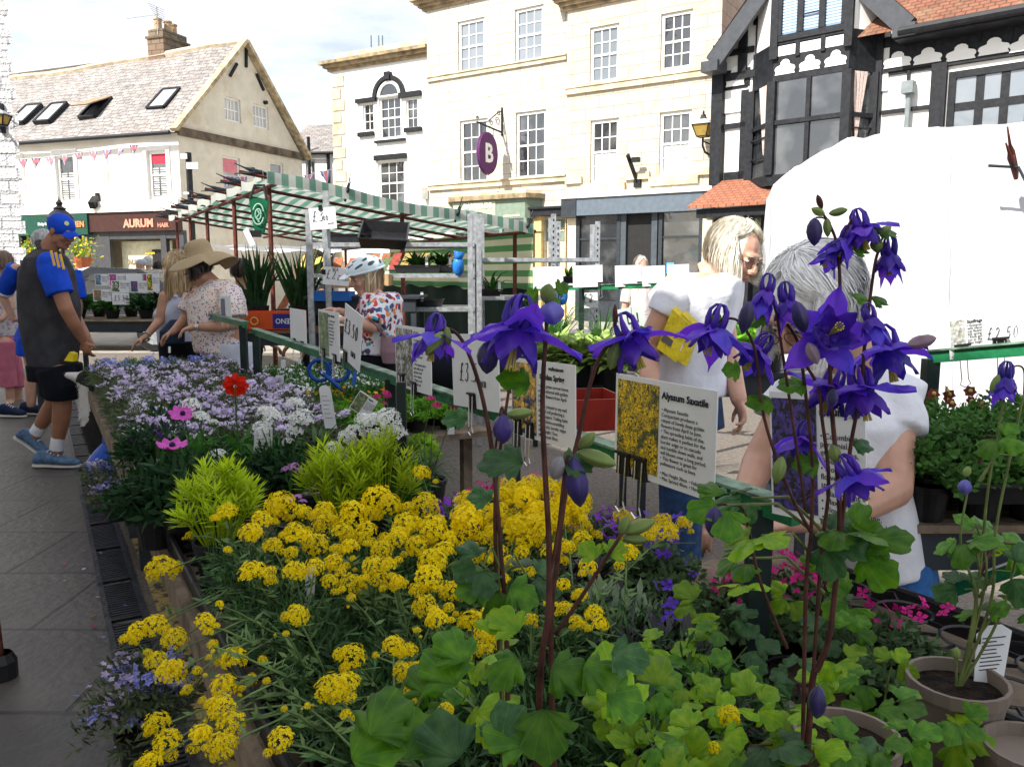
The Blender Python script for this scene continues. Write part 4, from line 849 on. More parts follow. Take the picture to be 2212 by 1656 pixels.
def clamp(p,d,s=1):
 m=MB();side=V((0,0,1))
 m.tube([p-d*.02,p+d*.1*s+V((0,0,.02)),p+d*.17*s+V((0,0,.045*s)),p+d*.32*s+V((0,0,.10*s))],[.035*s,.03*s,.014*s,.008*s],6)
 m.tube([p-d*.02,p+d*.1*s-V((0,0,.02)),p+d*.18*s-V((0,0,.035*s)),p+d*.33*s-V((0,0,.05*s))],[.035*s,.03*s,.014*s,.008*s],6)
 m.tube([p-d*.18*s+V((0,0,-.02)),p-d*.05,p+d*.05],[.02*s,.035*s,.03*s],6)
 return m
dleft=(-BX*.8-AX*.1).normalized()
for k in range(8):clamp(can(.02+k*1.03,-.1,.03),dleft,.72).build('spring_clamp',M_dk,ms_,smooth=True)
for t in(.9,2.3,3.3):clamp(can(-.02,t,.0),(-AX*.6+V((0,0,.6))).normalized(),.6).build('spring_clamp',M_dk,ms_,smooth=True)
def Pq(*q):return[at(x,y,q[0])for x,y in q[1:]]
r=empty('carrier_bag',at(557,505,8.9),'dark green tapered carrier with pale crest hanging from the stall pole','bag')
pts=[at(x,y,8.9)for x,y in((537,428),(578,430),(575,470),(568,505),(551,505),(544,470))]
m=MB();m.slab(pts,(0,.06,0));m.build('bag',plain('green_plastic',(.008,.10,.045),.3,.3,6,bump=.4,bscale=12),r)
m=MB()
for t0,t1,rr in((.3,2.7,15),(3.4,6.0,15),(0,6.2,8)):
 m.tube([at(558+rr*.8*cos(t0+(t1-t0)*k/10),463+rr*1.5*-sin(t0+(t1-t0)*k/10),8.88)for k in range(11)],.008,4)
m.tube([at(555,452,8.88),at(561,462,8.88),at(555,470,8.88),at(560,480,8.88)],.01,4);m.build('crest',plain('pale_print',(.3,.5,.4),.5),r)
MB().tube([at(540,429,8.9),at(550,400,8.95),at(570,400,8.95),at(576,431,8.9)],.015,5).build('handle',M_black,r)
p=at(553,506,8.85);MB().box(p.x-.05,p.x+.05,p.y-.03,p.y+.03,p.z-.03,p.z+.04).build('toggle',M_clip,r)
ycard([(538,492),(548,488),(552,528),(541,533)],8.8,'price_card','narrow white card clipped below the green carrier bag',cat='card')
m=MB();m.grid(lambda u,v:at(690+0*u,560,17)+BX*(u*3-1.5)+AX*(v*6)+V((0,0,.15+.3*v+.03*sin(u*20))),20,6);tag(m.build('white_awning',plain('white_awning',(.8,.8,.8),.6,trans=.3),smooth=True),'small white awning beyond the far end of the striped stall','awning')
# ============================================================ galvanised racks
def rack(name_label,xs,Y,ytop,shelves,depth=.45,lab=None):
 """xs = (left px, right px); front and back uprights; shelves = list of photo y"""
 x0,x1=at(xs[0],591,Y).x,at(xs[1],591,Y).x;zt=at((xs[0]+xs[1])/2,ytop,Y).z
 r=empty('display_rack',V(((x0+x1)/2,Y,0)),name_label,'rack',None)
 for x in(x0,x1):
  for y in(Y,Y+depth):
   m=MB();m.box(x-.022,x+.022,y-.003,y+.003,0,zt);m.box(x-.022,x-.018,y,y+.03,0,zt);m.build('upright',M_galv,r)
   if y==Y:
    h=MB();z=.3
    while z<zt-.05:h.box(x-.006,x+.006,y-.0045,y-.0035,z,z+.02);z+=.05
    h.build('slots',M_black,r,uv=False)
 for sy in shelves:
  z=at((xs[0]+xs[1])/2,sy,Y).z;m=MB();m.box(x0-.02,x1+.02,Y-.012,Y+depth+.01,z-.004,z+.004);m.box(x0-.02,x1+.02,Y-.014,Y-.008,z-.03,z+.005);m.box(x0-.02,x1+.02,Y+depth,Y+depth+.006,z-.03,z+.004);m.build('shelf',M_galv,r)
 return r
rack('galvanised rack with four shelves standing behind the woman in the cycle helmet',(672,1020),6.9,455,(525,592,665,745),.55)
rack('half empty galvanised rack with slotted uprights in front of the striped back cloth',(1037,1195),7.2,462,(558,641),.5)
rack('low galvanised rack with a long bare shelf in front of the grey fascia shop',(1205,1290),7.6,478,(558,720),.5)
r=empty('shelf_frame',at(1033,591,6.6).xyz*1,'pair of tall perforated steel uprights at the end of the helmet woman\'s rack','rack');r.location=V((at(1023,591,6.6).x,6.6,0))
for x in(1015,1034):
 p=at(x,462,6.6);m=MB();m.box(p.x-.02,p.x+.02,6.597,6.603,0,p.z);m.box(p.x+.016,p.x+.02,6.6,6.63,0,p.z);m.build('upright',M_galv,r)
for x in(665,703):
 p=at(x,452 if x==665 else 412,6.3)
 tag(MB().box(p.x-.022,p.x+.022,6.297,6.325,0,p.z).build('steel_upright',M_galv),['bare steel upright left of the £3.00 card','bare steel upright carrying the £3.00 and £2.00 cards'][x>680],'post')
def tray_at(c,wd,dp,h,label,group=None,tilt=(0,0,0),name='seed_tray',wallt=.008,flare=.02):
 R=Euler(tilt).to_matrix();m=MB();c=V(c)
 def q(x,y,z):return c+R@V((x,y,z))
 a,b=wd/2,dp/2;f=flare
 B=[q(-a+f,-b+f,0),q(a-f,-b+f,0),q(a-f,b-f,0),q(-a+f,b-f,0)];T_=[q(-a,-b,h),q(a,-b,h),q(a,b,h),q(-a,b,h)];w_=wallt
 I=[q(-a+w_,-b+w_,h),q(a-w_,-b+w_,h),q(a-w_,b-w_,h),q(-a+w_,b-w_,h)];J=[q(-a+f+w_,-b+f+w_,.006),q(a-f-w_,-b+f+w_,.006),q(a-f-w_,b-f-w_,.006),q(-a+f+w_,b-f-w_,.006)]
 m.add(B+T_+I+J,[(0,3,2,1)]+[(i,(i+1)%4,4+(i+1)%4,4+i)for i in range(4)]+[(4+i,4+(i+1)%4,8+(i+1)%4,8+i)for i in range(4)]+[(8+i,8+(i+1)%4,12+(i+1)%4,12+i)for i in range(4)]+[(12,13,14,15)])
 for i in range(4):m.bar(T_[i],T_[(i+1)%4],.012,.008)
 o=m.build(name,M_bplast);
 if label:tag(o,label,'tray',group)
 return o
zsh=at(850,525,6.9).z
tray_at(V((at(826,500,7.0).x,7.1,zsh+.03)),.40,.5,.09,'empty black seed tray tipped towards us on the rack top',tilt=(.35,.05,.1))
def leafy(c,R,H,n,ll,lw,mat,up=.5,name='foliage',par=None,seed=0,curl=.4):
 """tuft of arching leaves"""
 rd=random.Random(seed);m=MB();c=V(c)
 for k in range(n):
  a=rd.uniform(0,2*pi);r0=R*.35*sqrt(rd.random());b=c+V((r0*cos(a),r0*sin(a),rd.uniform(0,.3)*H));a+=rd.uniform(-.6,.6)
  l_=ll*rd.uniform(.6,1.2);d=V((cos(a),sin(a),0));el=rd.uniform(up,1.45);side=V((-sin(a),cos(a),0))*lw*.5*rd.uniform(.7,1.2)
  p=b;pts=[p]
  for i in range(3):
   e2=el-curl*i*rd.uniform(.6,1.3);p=p+(d*cos(e2)+V((0,0,sin(e2))))*l_/3;pts.append(p)
  w_=(.35,1,.8,0.02);b0=len(m.v)
  for i,q in enumerate(pts):m.v+=[q-side*w_[i],q+V((0,0,-abs(lw)*.12)),q+side*w_[i]]
  for i in range(3):m.f+=[(b0+3*i,b0+3*i+1,b0+3*i+4,b0+3*i+3),(b0+3*i+1,b0+3*i+2,b0+3*i+5,b0+3*i+4)]
 m.mi=[0]*len(m.f)
 return m.build(name,mat,par,recalc=False,uv=False,smooth=True)if name else m
def leafmat(name,col,trans=.35,rough=.5,var=.35,scale=18,ov=.12):return plain(name,col,rough,var,scale,trans=trans,objvar=ov)
L_mid=leafmat('leaf_mid',(.045,.15,.02));L_dark=leafmat('leaf_dark',(.018,.06,.018));L_lime=leafmat('leaf_lime',(.46,.60,.015),.4,var=.25);L_grey=leafmat('leaf_greygreen',(.085,.15,.06));L_bright=leafmat('leaf_bright',(.16,.38,.03),.4);L_vari=leafmat('leaf_cream_edged',(.30,.42,.12),.35,var=.6,scale=30)
def ptray(label,px,py,Y,wd=.36,dp=.24,group='trays of seedlings on the rack shelves',tag_=True,n=60,ll=.13):
 p=at(px,py,Y);r=empty('plant_tray',p,label,'tray',group);t=tray_at(p,wd,dp,.06,None);t.parent=r;t.name='tray';t.data.transform(Matrix.Translation(-p))
 leafy(p+V((0,0,.05)),wd*.6,.1,n,ll,.035,L_mid,par=r,seed=int(px))
 if tag_:
  q=p+V((.08,-dp/2,.08));MB().box(q.x-.012,q.x+.012,q.y,q.y+.002,q.z-.03,q.z+.05).build('plant_label',M_card,r)
 return r
ptray('leafy seedling tray on the second shelf above the dark drape',905,589,7.1,.4);ptray('seedling tray with a pale label next to the steel uprights',955,589,7.15,.22)
ptray('dim seedling tray on the lower shelf beside the helmet woman',895,662,7.1,.5,n=20,ll=.05);ptray('single tall seedling in a tray on the half empty rack',1060,640,7.3,.2,n=14,ll=.2);ptray('small bright green plant behind the two left white cards',1228,612,7.5,.14,n=22,ll=.12)
for i,(x,y)in enumerate(((755,520),(805,660))):tray_at(at(x,y+3,7.1),.34,.3,.06,['empty black tray under the seed packets behind the cycle helmet','empty black tray on the middle shelf behind the helmet woman'][i])
for i,(x,y,Y)in enumerate(((990,575,6.85),(1215,640,7.3))):
 p=at(x,y,Y);m=MB();m.ball(p,(.05,.04,.08),10,7);m.tube([p+V((0,0,.05)),p+V((.01,0,.12))],[.03,.05],7);tag(m.build('blue_bag',plain('blue_plastic%d'%i,(.02,.16,.5),.35,.4,15,bump=.6,bscale=20),smooth=True),['crumpled blue bag tied to the rack beside the seedlings','crumpled blue bag behind the white cards'][i],'bag')
packets=[plain('packet_'+n_,c_,.5,.3,40)for n_,c_ in(('orange',(.36,.11,.04)),('cream',(.36,.31,.19)),('red',(.30,.045,.03)),('yellow',(.34,.26,.07)),('green',(.10,.14,.05)),('brown',(.14,.07,.04)))]
def packet_rack(label,x0,x1,y0,Y,rows,rh):
 p0=at(x0,y0,Y);p1=at(x1,y0,Y);r=empty('seed_packet_stand',V(((p0.x+p1.x)/2,Y,p0.z)),label,'seed rack');n=int((p1.x-p0.x)/.105);wid=(p1.x-p0.x)/n
 for j in range(rows):
  MB().box(p0.x,p1.x,Y-.01,Y+.2,p0.z-rh*j-.19,p0.z-rh*j-.175).build('ledge',M_black,r)
  for k in range(n):
   x=p0.x+wid*(k+.5);z=p0.z-rh*j;sk_=random.uniform(.03,.09);a=random.uniform(-.01,.01)
   m=MB();m.slab([(x-.042,Y+.02,z-.17),(x+.042,Y+.02,z-.17),(x+.042+sk_,Y+.10+a,z),(x-.042+sk_,Y+.10+a,z)],(0,.012,0));m.build('seed_packet',random.choice(packets),r)
packet_rack('two row stand of coloured seed packets inside the striped stall behind the spiky plants',590,690,566,8.4,3,.30)
packet_rack('row of coloured seed packets hanging above the cycle helmet',708,830,556,8.0,1,.34)
packet_rack('upper row of seed packets seen between the steel uprights',770,965,546,8.7,1,.3)
# ============================================================ price cards on the uprights
ycard([(669,450),(726,448),(728,493),(671,497)],6.2,'price_card','white card with handwritten £3.00 each hung from the steel upright',price=('£3.',.1,.38,.075),each=('00',.5,.4,.035),clips=[(.45,.92,1)],text=[('each',.66,.2,.026,0)])
ycard([(697,575),(753,577),(753,618),(697,614)],6.2,'price_card','white card with handwritten VEG £2.00 each beside the cycle helmet',price=('£2-',.12,.35,.065),each=('VEG',.35,.78,.025),clips=[(.02,.6,1)],text=[('00 each',.55,.28,.032,0)])
ycard([(651,588),(684,586),(688,622),(648,614)],7.4,'price_card','shaded white price card hanging between the two steel uprights',price=('£2.00',.1,.35,.05))
def rail(label,a,b,posts,z=None,w=.045,h=.035,pz=.6,grp=None,name='card_rail',pw=.04):
 r=empty(name,V(((a.x+b.x)/2,(a.y+b.y)/2,pz)),label,'rail',grp)
 MB().bar(a,b,w*.5,h).build('rail',M_gpaint,r)
 MB().bar(a+V((0,0,h/2+.003)),b+V((0,0,h/2+.003)),w,.006).build('rail_top',plain('pale_edge',(.12,.20,.14),.5,.6,20)if 'PE' not in globals()else globals()['PE'],r)
 for k in posts:
  p=a.lerp(b,k);MB().box(p.x-pw/2,p.x+pw/2,p.y-pw/2,p.y+pw/2,pz,p.z-.005).build('post',M_dgreen,r)
 return r
TZ=.66;RT=1.15
rail('long green card rail running down the right edge of the flower bench',att(1720,1115,RT),att(548,716,RT),(.02,.46,.985),pz=TZ)
rail('short green card rail in front of the woman in the floral top',att(530,702,1.10),att(427,676,1.10),(.04,.97),pz=TZ)
tcard([(479,640),(497,636),(500,692),(478,690)],1.12,'plant_card','small plant card hanging edge on in front of the floral top',pic=(.05,.1,.45,.9,plain('dim_photo',(.12,.13,.22),.5,.6,90)),clips=[(.3,0,.8),(.8,0,.8)])
ra=at(1152,624,6.6);rb=at(1470,616,6.0)
rail('green rail carrying a row of blank white cards across the middle of the market',ra,rb,(.02,.35,.98),pz=.0,grp=None)
for i,(x0,y0,x1,y1)in enumerate(((1152,575,1218,624),(1238,572,1303,621),(1329,572,1387,620),(1388,573,1438,619),(1442,570,1490,617))):
 ycard([(x0,y0+2),(x1,y0),(x1-1,y1-2),(x0,y1)],6.4-i*.1,'blank_card',['leftmost of the blank white cards on the green rail','second from left of the blank white cards on the green rail','third from left of the blank white cards on the green rail','fourth from left of the blank white cards, overlapping its neighbour','rightmost blank white card, touching the white t-shirt shoulder'][i],'blank white cards standing on the green rail',clips=[(.92,-.02,1.3)]if i!=3 else())
ycard([(1255,633),(1290,632),(1292,664),(1254,666)],6.5,'price_card','small white card with handwritten £2.00 below the green rail',price=('£2',.15,.35,.07),text=[('00 each',.5,.38,.028,0)])
r=ycard([(1338,668),(1403,661),(1396,708),(1340,718)],4.9,'crate_lid','pale grey-green board with a black bracket mark behind the flowers',mat=plain('greygreen_board',(.5,.56,.52),.5),cat='board')
M_=frame3(at(1340,718,4.9),at(1396,708,4.9)-at(1340,718,4.9),at(1338,668,4.9)-at(1340,718,4.9));MB(M_).tube([(.055,.003,.095),(.055,.003,.045),(.115,.003,.05),(.115,.003,.1)],.004,4).build('mark',M_ink,r)
picm=lambda n_,c1,c2,sc_=60:spots('photo_'+n_,[(0,c1),(.5,[v*.6 for v in c1]),(.8,[min(1,v*1.4)for v in c1])],c2,sc_,.4,.55,warp=.01,mask=12)
PH=dict(pink=picm('pink',(.7,.12,.4),(.35,.1,.3)),mag=picm('magenta',(.65,.05,.3),(.05,.06,.05)),yel=picm('yellow',(.85,.62,.03),(.1,.14,.02)),wht=picm('white',(.7,.7,.65),(.05,.12,.03)),pur=picm('purple',(.3,.05,.3),(.03,.08,.15)),ora=picm('orange',(.7,.2,.1),(.08,.2,.12)),blu=picm('blue',(.3,.45,.6),(.1,.15,.2)))
TC=empty
cl_=[((205,592,252,618),'blu'),((252,591,308,622),'pink'),((309,591,362,618),'mag'),((363,591,430,617),'yel'),((315,616,365,650),'wht'),((374,616,424,649),'pur'),((263,622,313,659),None),((262,645,315,683),'ora')]
cl_=[((206,592,235,617),'blu'),((236,591,272,619),'pink'),((273,591,308,619),None),((309,591,333,616),'mag'),((334,591,345,616),None),((202,625,241,651),'ora'),((241,606,280,632),'wht'),((243,633,280,658),None),((282,606,318,632),'pur'),((318,591,345,630),'yel')]
cdesc=['card with a pale blue photo beside the grey polo shirt','card with a bright pink flower photo in the top row','blank pale card between the two pink photo cards','card with a magenta flower photo on dark ground','blank card next to the blonde woman\'s hair','card with an orange flower photo at the lower left','card with a white flower photo over the dark leaves','card with handwritten £5.50 below the white flower photo','card with a dark purple flower photo','card with a yellow flower photo nearest the blonde woman']
for i,((x0,y0,x1,y1),k)in enumerate(cl_):
 ycard([(x0,y0),(x1,y0),(x1,y1),(x0,y1)],8.0-i*.012,'plant_card',cdesc[i],'cards pinned over the back left plant table',pic=(.05,.08,.45,.95,PH[k])if k else None,price=('£5.50',.12,.35,.05)if i==7 else None,text=[('Max height\n50cm, sun\nHardy',.52,.7,.02,0)]if k else())
M_pal=plain('pallet_wood',(.3,.24,.16),.85,.3,12,bump=.4)
def table(label,p,wd,dp,z,mat=None,legs=True):
 r=empty('trestle_table',V((p.x,p.y,0)),label,'table');m=MB();n=int(dp/.11)
 for k in range(n):m.box(p.x-wd/2,p.x+wd/2,p.y+k*dp/n,p.y+(k+.78)*dp/n,z-.02,z)
 m.build('slatted_top',mat or M_pal,r)
 for sx in(-1,1):
  for y in(p.y+.05,p.y+dp-.05):x=p.x+sx*(wd/2-.05);MB().box(x-.02,x+.02,y-.02,y+.02,0,z-.02).build('leg',M_dk,r)
 MB().box(p.x-wd/2+.03,p.x+wd/2-.03,p.y+.02,p.y+.05,z-.12,z-.021).build('apron',M_dk,r)
 return r
p=at(270,690,7.9);table('back left slatted pallet table full of leafy green plants',V((p.x,p.y,0)),1.9,1.0,p.z)
zt8=p.z
for i in range(12):
 x=p.x-.85+(i%6)*.33;y=p.y+.15+(i//6)*.4;r=empty('leafy_plant',V((x,y,zt8)),'broad leaved green plant in a black pot on the back left table','plant','leafy plants on the back left table')
 MB().lathe([(.0,0),(.05,0),(.075,.09),(.08,.09),(.07,.088),(.065,.07),(0,.07)],12,(x,y,zt8)).build('pot',M_bplast,r);leafy((x,y,zt8+.08),.14,.12,44,.2,.06,L_mid if i%3 else L_dark,par=r,seed=i,up=.2)
# ============================================================ white tent
def tent():
 top=[(1652,470),(1668,432),(1720,393),(1795,352),(1860,324),(1960,308),(2080,297),(2230,288),(2420,292)]
 T_=[]
 for i,(x,y)in enumerate(top):T_.append(at(x,y,5.3-i*.12))
 def tp(u):
  k=u*(len(T_)-1);i=min(int(k),len(T_)-2);f=k-i;f=f*f*(3-2*f)*.5+f*.5;return T_[i].lerp(T_[i+1],f)
 def fn(u,v):
  a=tp(u);
  if v<.6:
   k=v/.6;b=V((a.x+.12*(1-k),a.y-.25*(1-k),.08));q=b.lerp(a,k)
   wr=.045*noise.noise(V((u*14+k*5,k*3.2,1.3)))+.035*abs(noise.noise(V((u*30+k*14,k*6-u*9,4))))*(1.6-u);q+=V((.2,-1,0))*wr*(1.2-.6*k);
   q+=V((-.3,-.5,0))*.09*sin(pi*k)*1.0
   return q
  k=(v-.6)/.4;q=a+V((.7,2.2,.12))*k+V((0,0,.18*sin(pi*min(1,k*1.3))-.12*k));q.z+=.03*noise.noise(V((u*12,k*6,9)));return q
 m=MB();m.grid(fn,120,60);return m
r=empty('white_gazebo',at(1950,591,5)*V((1,1,0))if False else V((at(1950,591,5).x,5,0)),'large white sheeted market stall glaring in the sun behind the grey haired woman','gazebo')
M_sheet=plain('white_sheet',(.60,.60,.63),.5,.09,2,trans=.2,bump=.5,bscale=5)
tn_=tent();sv_=tn_.v;tn_.build('sheet',M_sheet,r,smooth=True,uv=False)
clamp(at(2188,350,4.3),V((-.5,-.5,.5)).normalized(),.55).build('spring_clamp',M_rust,r,smooth=True);MB().tube([at(2135,358,4.32),at(2200,362,4.28),at(2230,420,4.2)],.008,5).build('tie_strap',M_dk,r)
m=MB()
for u in(.22,.47,.72):
 i=int(u*120);m.tube([V(sv_[j*121+i])+V((0,-.001,0))for j in range(0,61,2)],.005,5)
m.build('seam',M_sheet,r,smooth=True,uv=False)
for x in(1700,2350):q=at(x,591,5.3);MB().tube([V((q.x,q.y,0)),V((q.x,q.y,1.7))],.025,6).build('pole',M_galv,r)
# ============================================================ boxes, crates and buckets between the stalls
def carton(label,px,py,Y,wd,dp,h,mat,rz=0,lid=False,name='cardboard_box'):
 p=at(px,py,Y);r=empty(name,p,label,'box');M=Matrix.Translation(p)@Matrix.Rotation(rz,4,'Z')
 m=MB(M);t=.006
 m.box(-wd/2,wd/2,0,t,0,h);m.box(-wd/2,wd/2,dp-t,dp,0,h);m.box(-wd/2,-wd/2+t,t,dp-t,0,h);m.box(wd/2-t,wd/2,t,dp-t,0,h);m.box(-wd/2+t,wd/2-t,t,dp-t,0,.01);m.build('walls',mat,r);return r,M
r,M_=carton('orange and blue fruit box printed with upside down lettering',582,712,6.7,.46,.35,.14,plain('orange_box',(.62,.09,.02),.6,.15),.03)
MB(M_).box(.03,.226,-.002,-.0005,.01,.13).build('blue_panel',plain('blue_box',(.03,.03,.22),.6),r);hand(r,M_@Matrix.Translation((0,-.004,0))@Matrix.Rotation(pi,4,'Z'),'',0,0,.05,.002)
Mt=M_@Matrix(((-1,0,0,.2),(0,-1,0,-.003),(0,0,-1,.09),(0,0,0,1)));text_mesh('ZENO',.06,Mt,.0005,.001,sx=.9).build('printed_text',M_card,r,uv=False)
m=MB(M_);m.tube([(-.12+.03*cos(k*.7),-.003,.07+.03*sin(k*.7))for k in range(10)],.006,4);m.build('logo',plain('box_logo',(.8,.45,.1),.5),r)
carton('plain brown cardboard box on the bench behind the £2.00 card',762,622,6.5,.32,.25,.1,plain('cardboard',(.42,.28,.13),.8));carton('second brown cardboard box beside the helmet woman\'s face',800,617,6.7,.3,.25,.09,plain('cardboard_pale',(.46,.31,.15),.8))
carton('low blue plastic crate under the £2.00 card',712,650,6.3,.3,.25,.07,plain('blue_crate',(.02,.12,.42),.4),name='plastic_crate')
p=at(620,715,6.9);table('brown wooden bench under the orange fruit box',V((p.x+.1,p.y-.25,0)),1.3,.7,at(600,714,6.7).z,plain('brown_bench',(.18,.10,.05),.7));
p=at(780,640,6.4);table('dark bench behind the helmet woman',V((p.x,p.y,0)),.9,.7,at(760,640,6.4).z,M_dk)
carton('shallow red plastic crate on the ground between the stalls',1262,932,3.0,.34,.3,.12,plain('red_crate',(.28,.025,.015),.4,.2),.2,name='plastic_crate')
for i,(x,y,Y,h)in enumerate(((556,660,7.6,.5),(650,660,7.2,.48))):
 p=at(x,y,Y);r=empty('spiky_plant',p,['tall dark sword leaved plant behind the dark red pole','tall sword leaved plant left of the steel uprights'][i],'plant','sword leaved plants in the striped stall');MB().lathe([(0,-.22),(.08,-.22),(.11,0),(.1,0),(.1,-.03),(0,-.03)],12,p).build('pot',M_bplast,r)
 rd=random.Random(i+5);m=MB()
 for k in range(46):
  a=rd.uniform(0,2*pi);sp_=rd.uniform(.02,.3);b=p+V((rd.uniform(-.06,.06),rd.uniform(-.06,.06),-.03));tip=b+V((cos(a)*sp_,sin(a)*sp_*.6,h*rd.uniform(.7,1.25)));md=b.lerp(tip,.5)+V((0,0,.03));sd_=V((.011,.005*sin(a),0))
  m.add([b-sd_,b+sd_,md+sd_*1.3,md-sd_*1.3,tip],[(0,1,2,3),(3,2,4)])
 m.build('foliage',L_dark,r,recalc=False,uv=False)
p=at(222,591,15.5);cr=empty('parked_car',V((p.x,p.y,0)),'dark blue grey car whose roof shows behind the man in the blue cap','car')
M_carp=plain('dark_car_paint',(.02,.025,.035),.2,.1,coat=.8)
def car(r,X,Y0):
 prof=[(-1.9,.35),(-1.9,.75),(-1.75,.92),(-1.0,1.0),(-.45,1.42),(.1,1.52),(1.0,1.48),(1.65,1.1),(1.95,.95),(2.0,.35)]
 m=MB();L_=[(X+a,Y0-.8+(.14 if b>1.05 else 0),b)for a,b in prof];R_=[(X+a,Y0+.8-(.14 if b>1.05 else 0),b)for a,b in prof];n=len(prof)
 m.add(L_+R_,[tuple(range(n)),tuple(range(2*n-1,n-1,-1))]+[(i,(i+1)%n,n+(i+1)%n,n+i)for i in range(n)]);b=m.build('body',M_carp,r)
 m=MB();m.slab([(X-.8,Y0-.77,1.02),(X+1.4,Y0-.77,1.05),(X+.95,Y0-.672,1.42),(X-.38,Y0-.672,1.38)],(0,-.01,0));m.slab([(X-1.02,Y0-.6,1.03),(X-1.02,Y0+.6,1.03),(X-.5,Y0+.55,1.42),(X-.5,Y0-.55,1.42)],(-.02,0,.01));m.build('window',G_dark,r)
 for a in(-1.25,1.25):
  for s_ in(-.8,.66):
   w_=MB().lathe([(0,0),(.31,0),(.33,.03),(.33,.13),(.31,.15),(0,.15)],18,(X+a,Y0+s_,.33),ax=(0,1,0)).build('wheel',M_bplast,r)
   MB().lathe([(0,-.01),(.2,-.01),(.2,.0)],14,(X+a,Y0+s_,.33),ax=(0,1,0)).build('rim',M_galv,w_)
 MB().ball((X-1.86,Y0-.6,.78),(.08,.12,.07),8,6).build('headlight',M_steel,r);MB().ball((X-1.86,Y0+.6,.78),(.08,.12,.07),8,6).build('headlight',M_steel,r)
car(cr,p.x,p.y)
q=atz(5,1462,0);m=MB();m.tube([q+V((-.02,0,0)),q+V((-.11,.0,2.3))],.032,8);r=empty('canopy_pole',q,'dark red pole in a black foot at the left edge of the pavement','pole');m.build('pole',M_rust,r);MB().lathe([(.05,0),(.05,.06),(.036,.09)],10,q).build('foot',M_bplast,r)
# ============================================================ organic surfaces: overlapping closed shapes fused into one skin
def rings(m,R,n=16):
 """loft: R = [(centre, rx, ry, xdir, ydir)]"""
 vs=[V(c)+V(xd)*(rx*cos(2*pi*k/n))+V(yd)*(ry*sin(2*pi*k/n))for c,rx,ry,xd,yd in R for k in range(n)]
 m.add(vs,[(i*n+k,i*n+(k+1)%n,(i+1)*n+(k+1)%n,(i+1)*n+k)for i in range(len(R)-1)for k in range(n)]+[tuple(range(n)),tuple((len(R)-1)*n+k for k in range(n))]);return m
def limb(m,pts,rs,ends=True):
 P=[];Q=[]
 for i in range(len(pts)-1):
  for k in range(4):
   t=k/4;P.append(V(pts[i]).lerp(V(pts[i+1]),t));Q.append(rs[i]+(rs[i+1]-rs[i])*t)
 P.append(V(pts[-1]));Q.append(rs[-1]);m.tube(P,Q,12)
 if ends:m.ball(P[0],Q[0]);m.ball(P[-1],Q[-1])
 for p,r in zip(pts[1:-1],rs[1:-1]):m.ball(p,r)
 return m
def fuse(m,name,mat,par,vox=.007,sm=4,fold=0,fs=9,fdir=1.0):
 o=m.build(name+'_raw',mat,None,uv=False);md=o.modifiers.new('r','REMESH');md.mode='VOXEL';md.voxel_size=vox;md.use_smooth_shade=True
 s_=o.modifiers.new('s','SMOOTH');s_.factor=.6;s_.iterations=sm
 me=evalmesh(o);me.name=name
 old=o.data;bpy.data.objects.remove(o);bpy.data.meshes.remove(old)
 if fold:
  nb=[0.0]*(len(me.vertices)*3);me.vertices.foreach_get('normal',nb)
  for i,v in enumerate(me.vertices):
   q=v.co.copy();n1=noise.noise(V((q.x*fs,q.y*fs,q.z*fs*.45)));n2=noise.noise(V((q.x*fs*2.3+5,q.y*fs*2.3,q.z*fs*1.1)))
   v.co=q+V(nb[3*i:3*i+3])*fold*(n1*1.3+.5*n2)
 po=V((0,0,0));q=par
 while q is not None:po+=V(q.location);q=q.parent
 me.transform(Matrix.Translation(-po));me.polygons.foreach_set('use_smooth',[True]*len(me.polygons))
 o=bpy.data.objects.new(name,me);COL.objects.link(o);o.parent=par;return o
def hframe(fwd,up=(0,0,1)):
 f=V(fwd).normalized();u=V(up);r=f.cross(u).normalized();u=r.cross(f);return Matrix((r,f,u)).transposed()
def head(m,c,R,k=1.0,neck=None,nr=.055):
 def B(p,r):m.ball(c+R@(V(p)*k),tuple(q*k for q in r),14,10,R)
 def T(a,b,r1,r2):m.tube([c+R@(V(a)*k),c+R@(V(b)*k)],[r1*k,r2*k],8)
 B((0,-.012,.035),(.074,.094,.085));B((0,.022,-.04),(.056,.066,.078));B((0,.062,-.1),(.024,.02,.018));B((0,.045,-.09),(.045,.035,.025))
 T((0,.088,.02),(0,.112,-.026),.008,.012);B((0,.108,-.03),(.013,.012,.01));B((.011,.1,-.033),(.009,.01,.008));B((-.011,.1,-.033),(.009,.01,.008))
 B((0,.078,.03),(.05,.016,.012));B((.034,.062,-.028),(.026,.026,.024));B((-.034,.062,-.028),(.026,.026,.024));B((0,.084,-.057),(.021,.01,.006));B((0,.082,-.068),(.019,.011,.007))
 for s in(-1,1):B((s*.077,-.008,-.008),(.009,.02,.031));B((s*.055,0,-.06),(.016,.03,.03));B((s*.031,.076,.007),(.015,.01,.009))
 if neck is not None:m.tube([c+R@V((0,-.02,-.05))*k,V(neck)],[nr*k,nr*1.12*k],12)
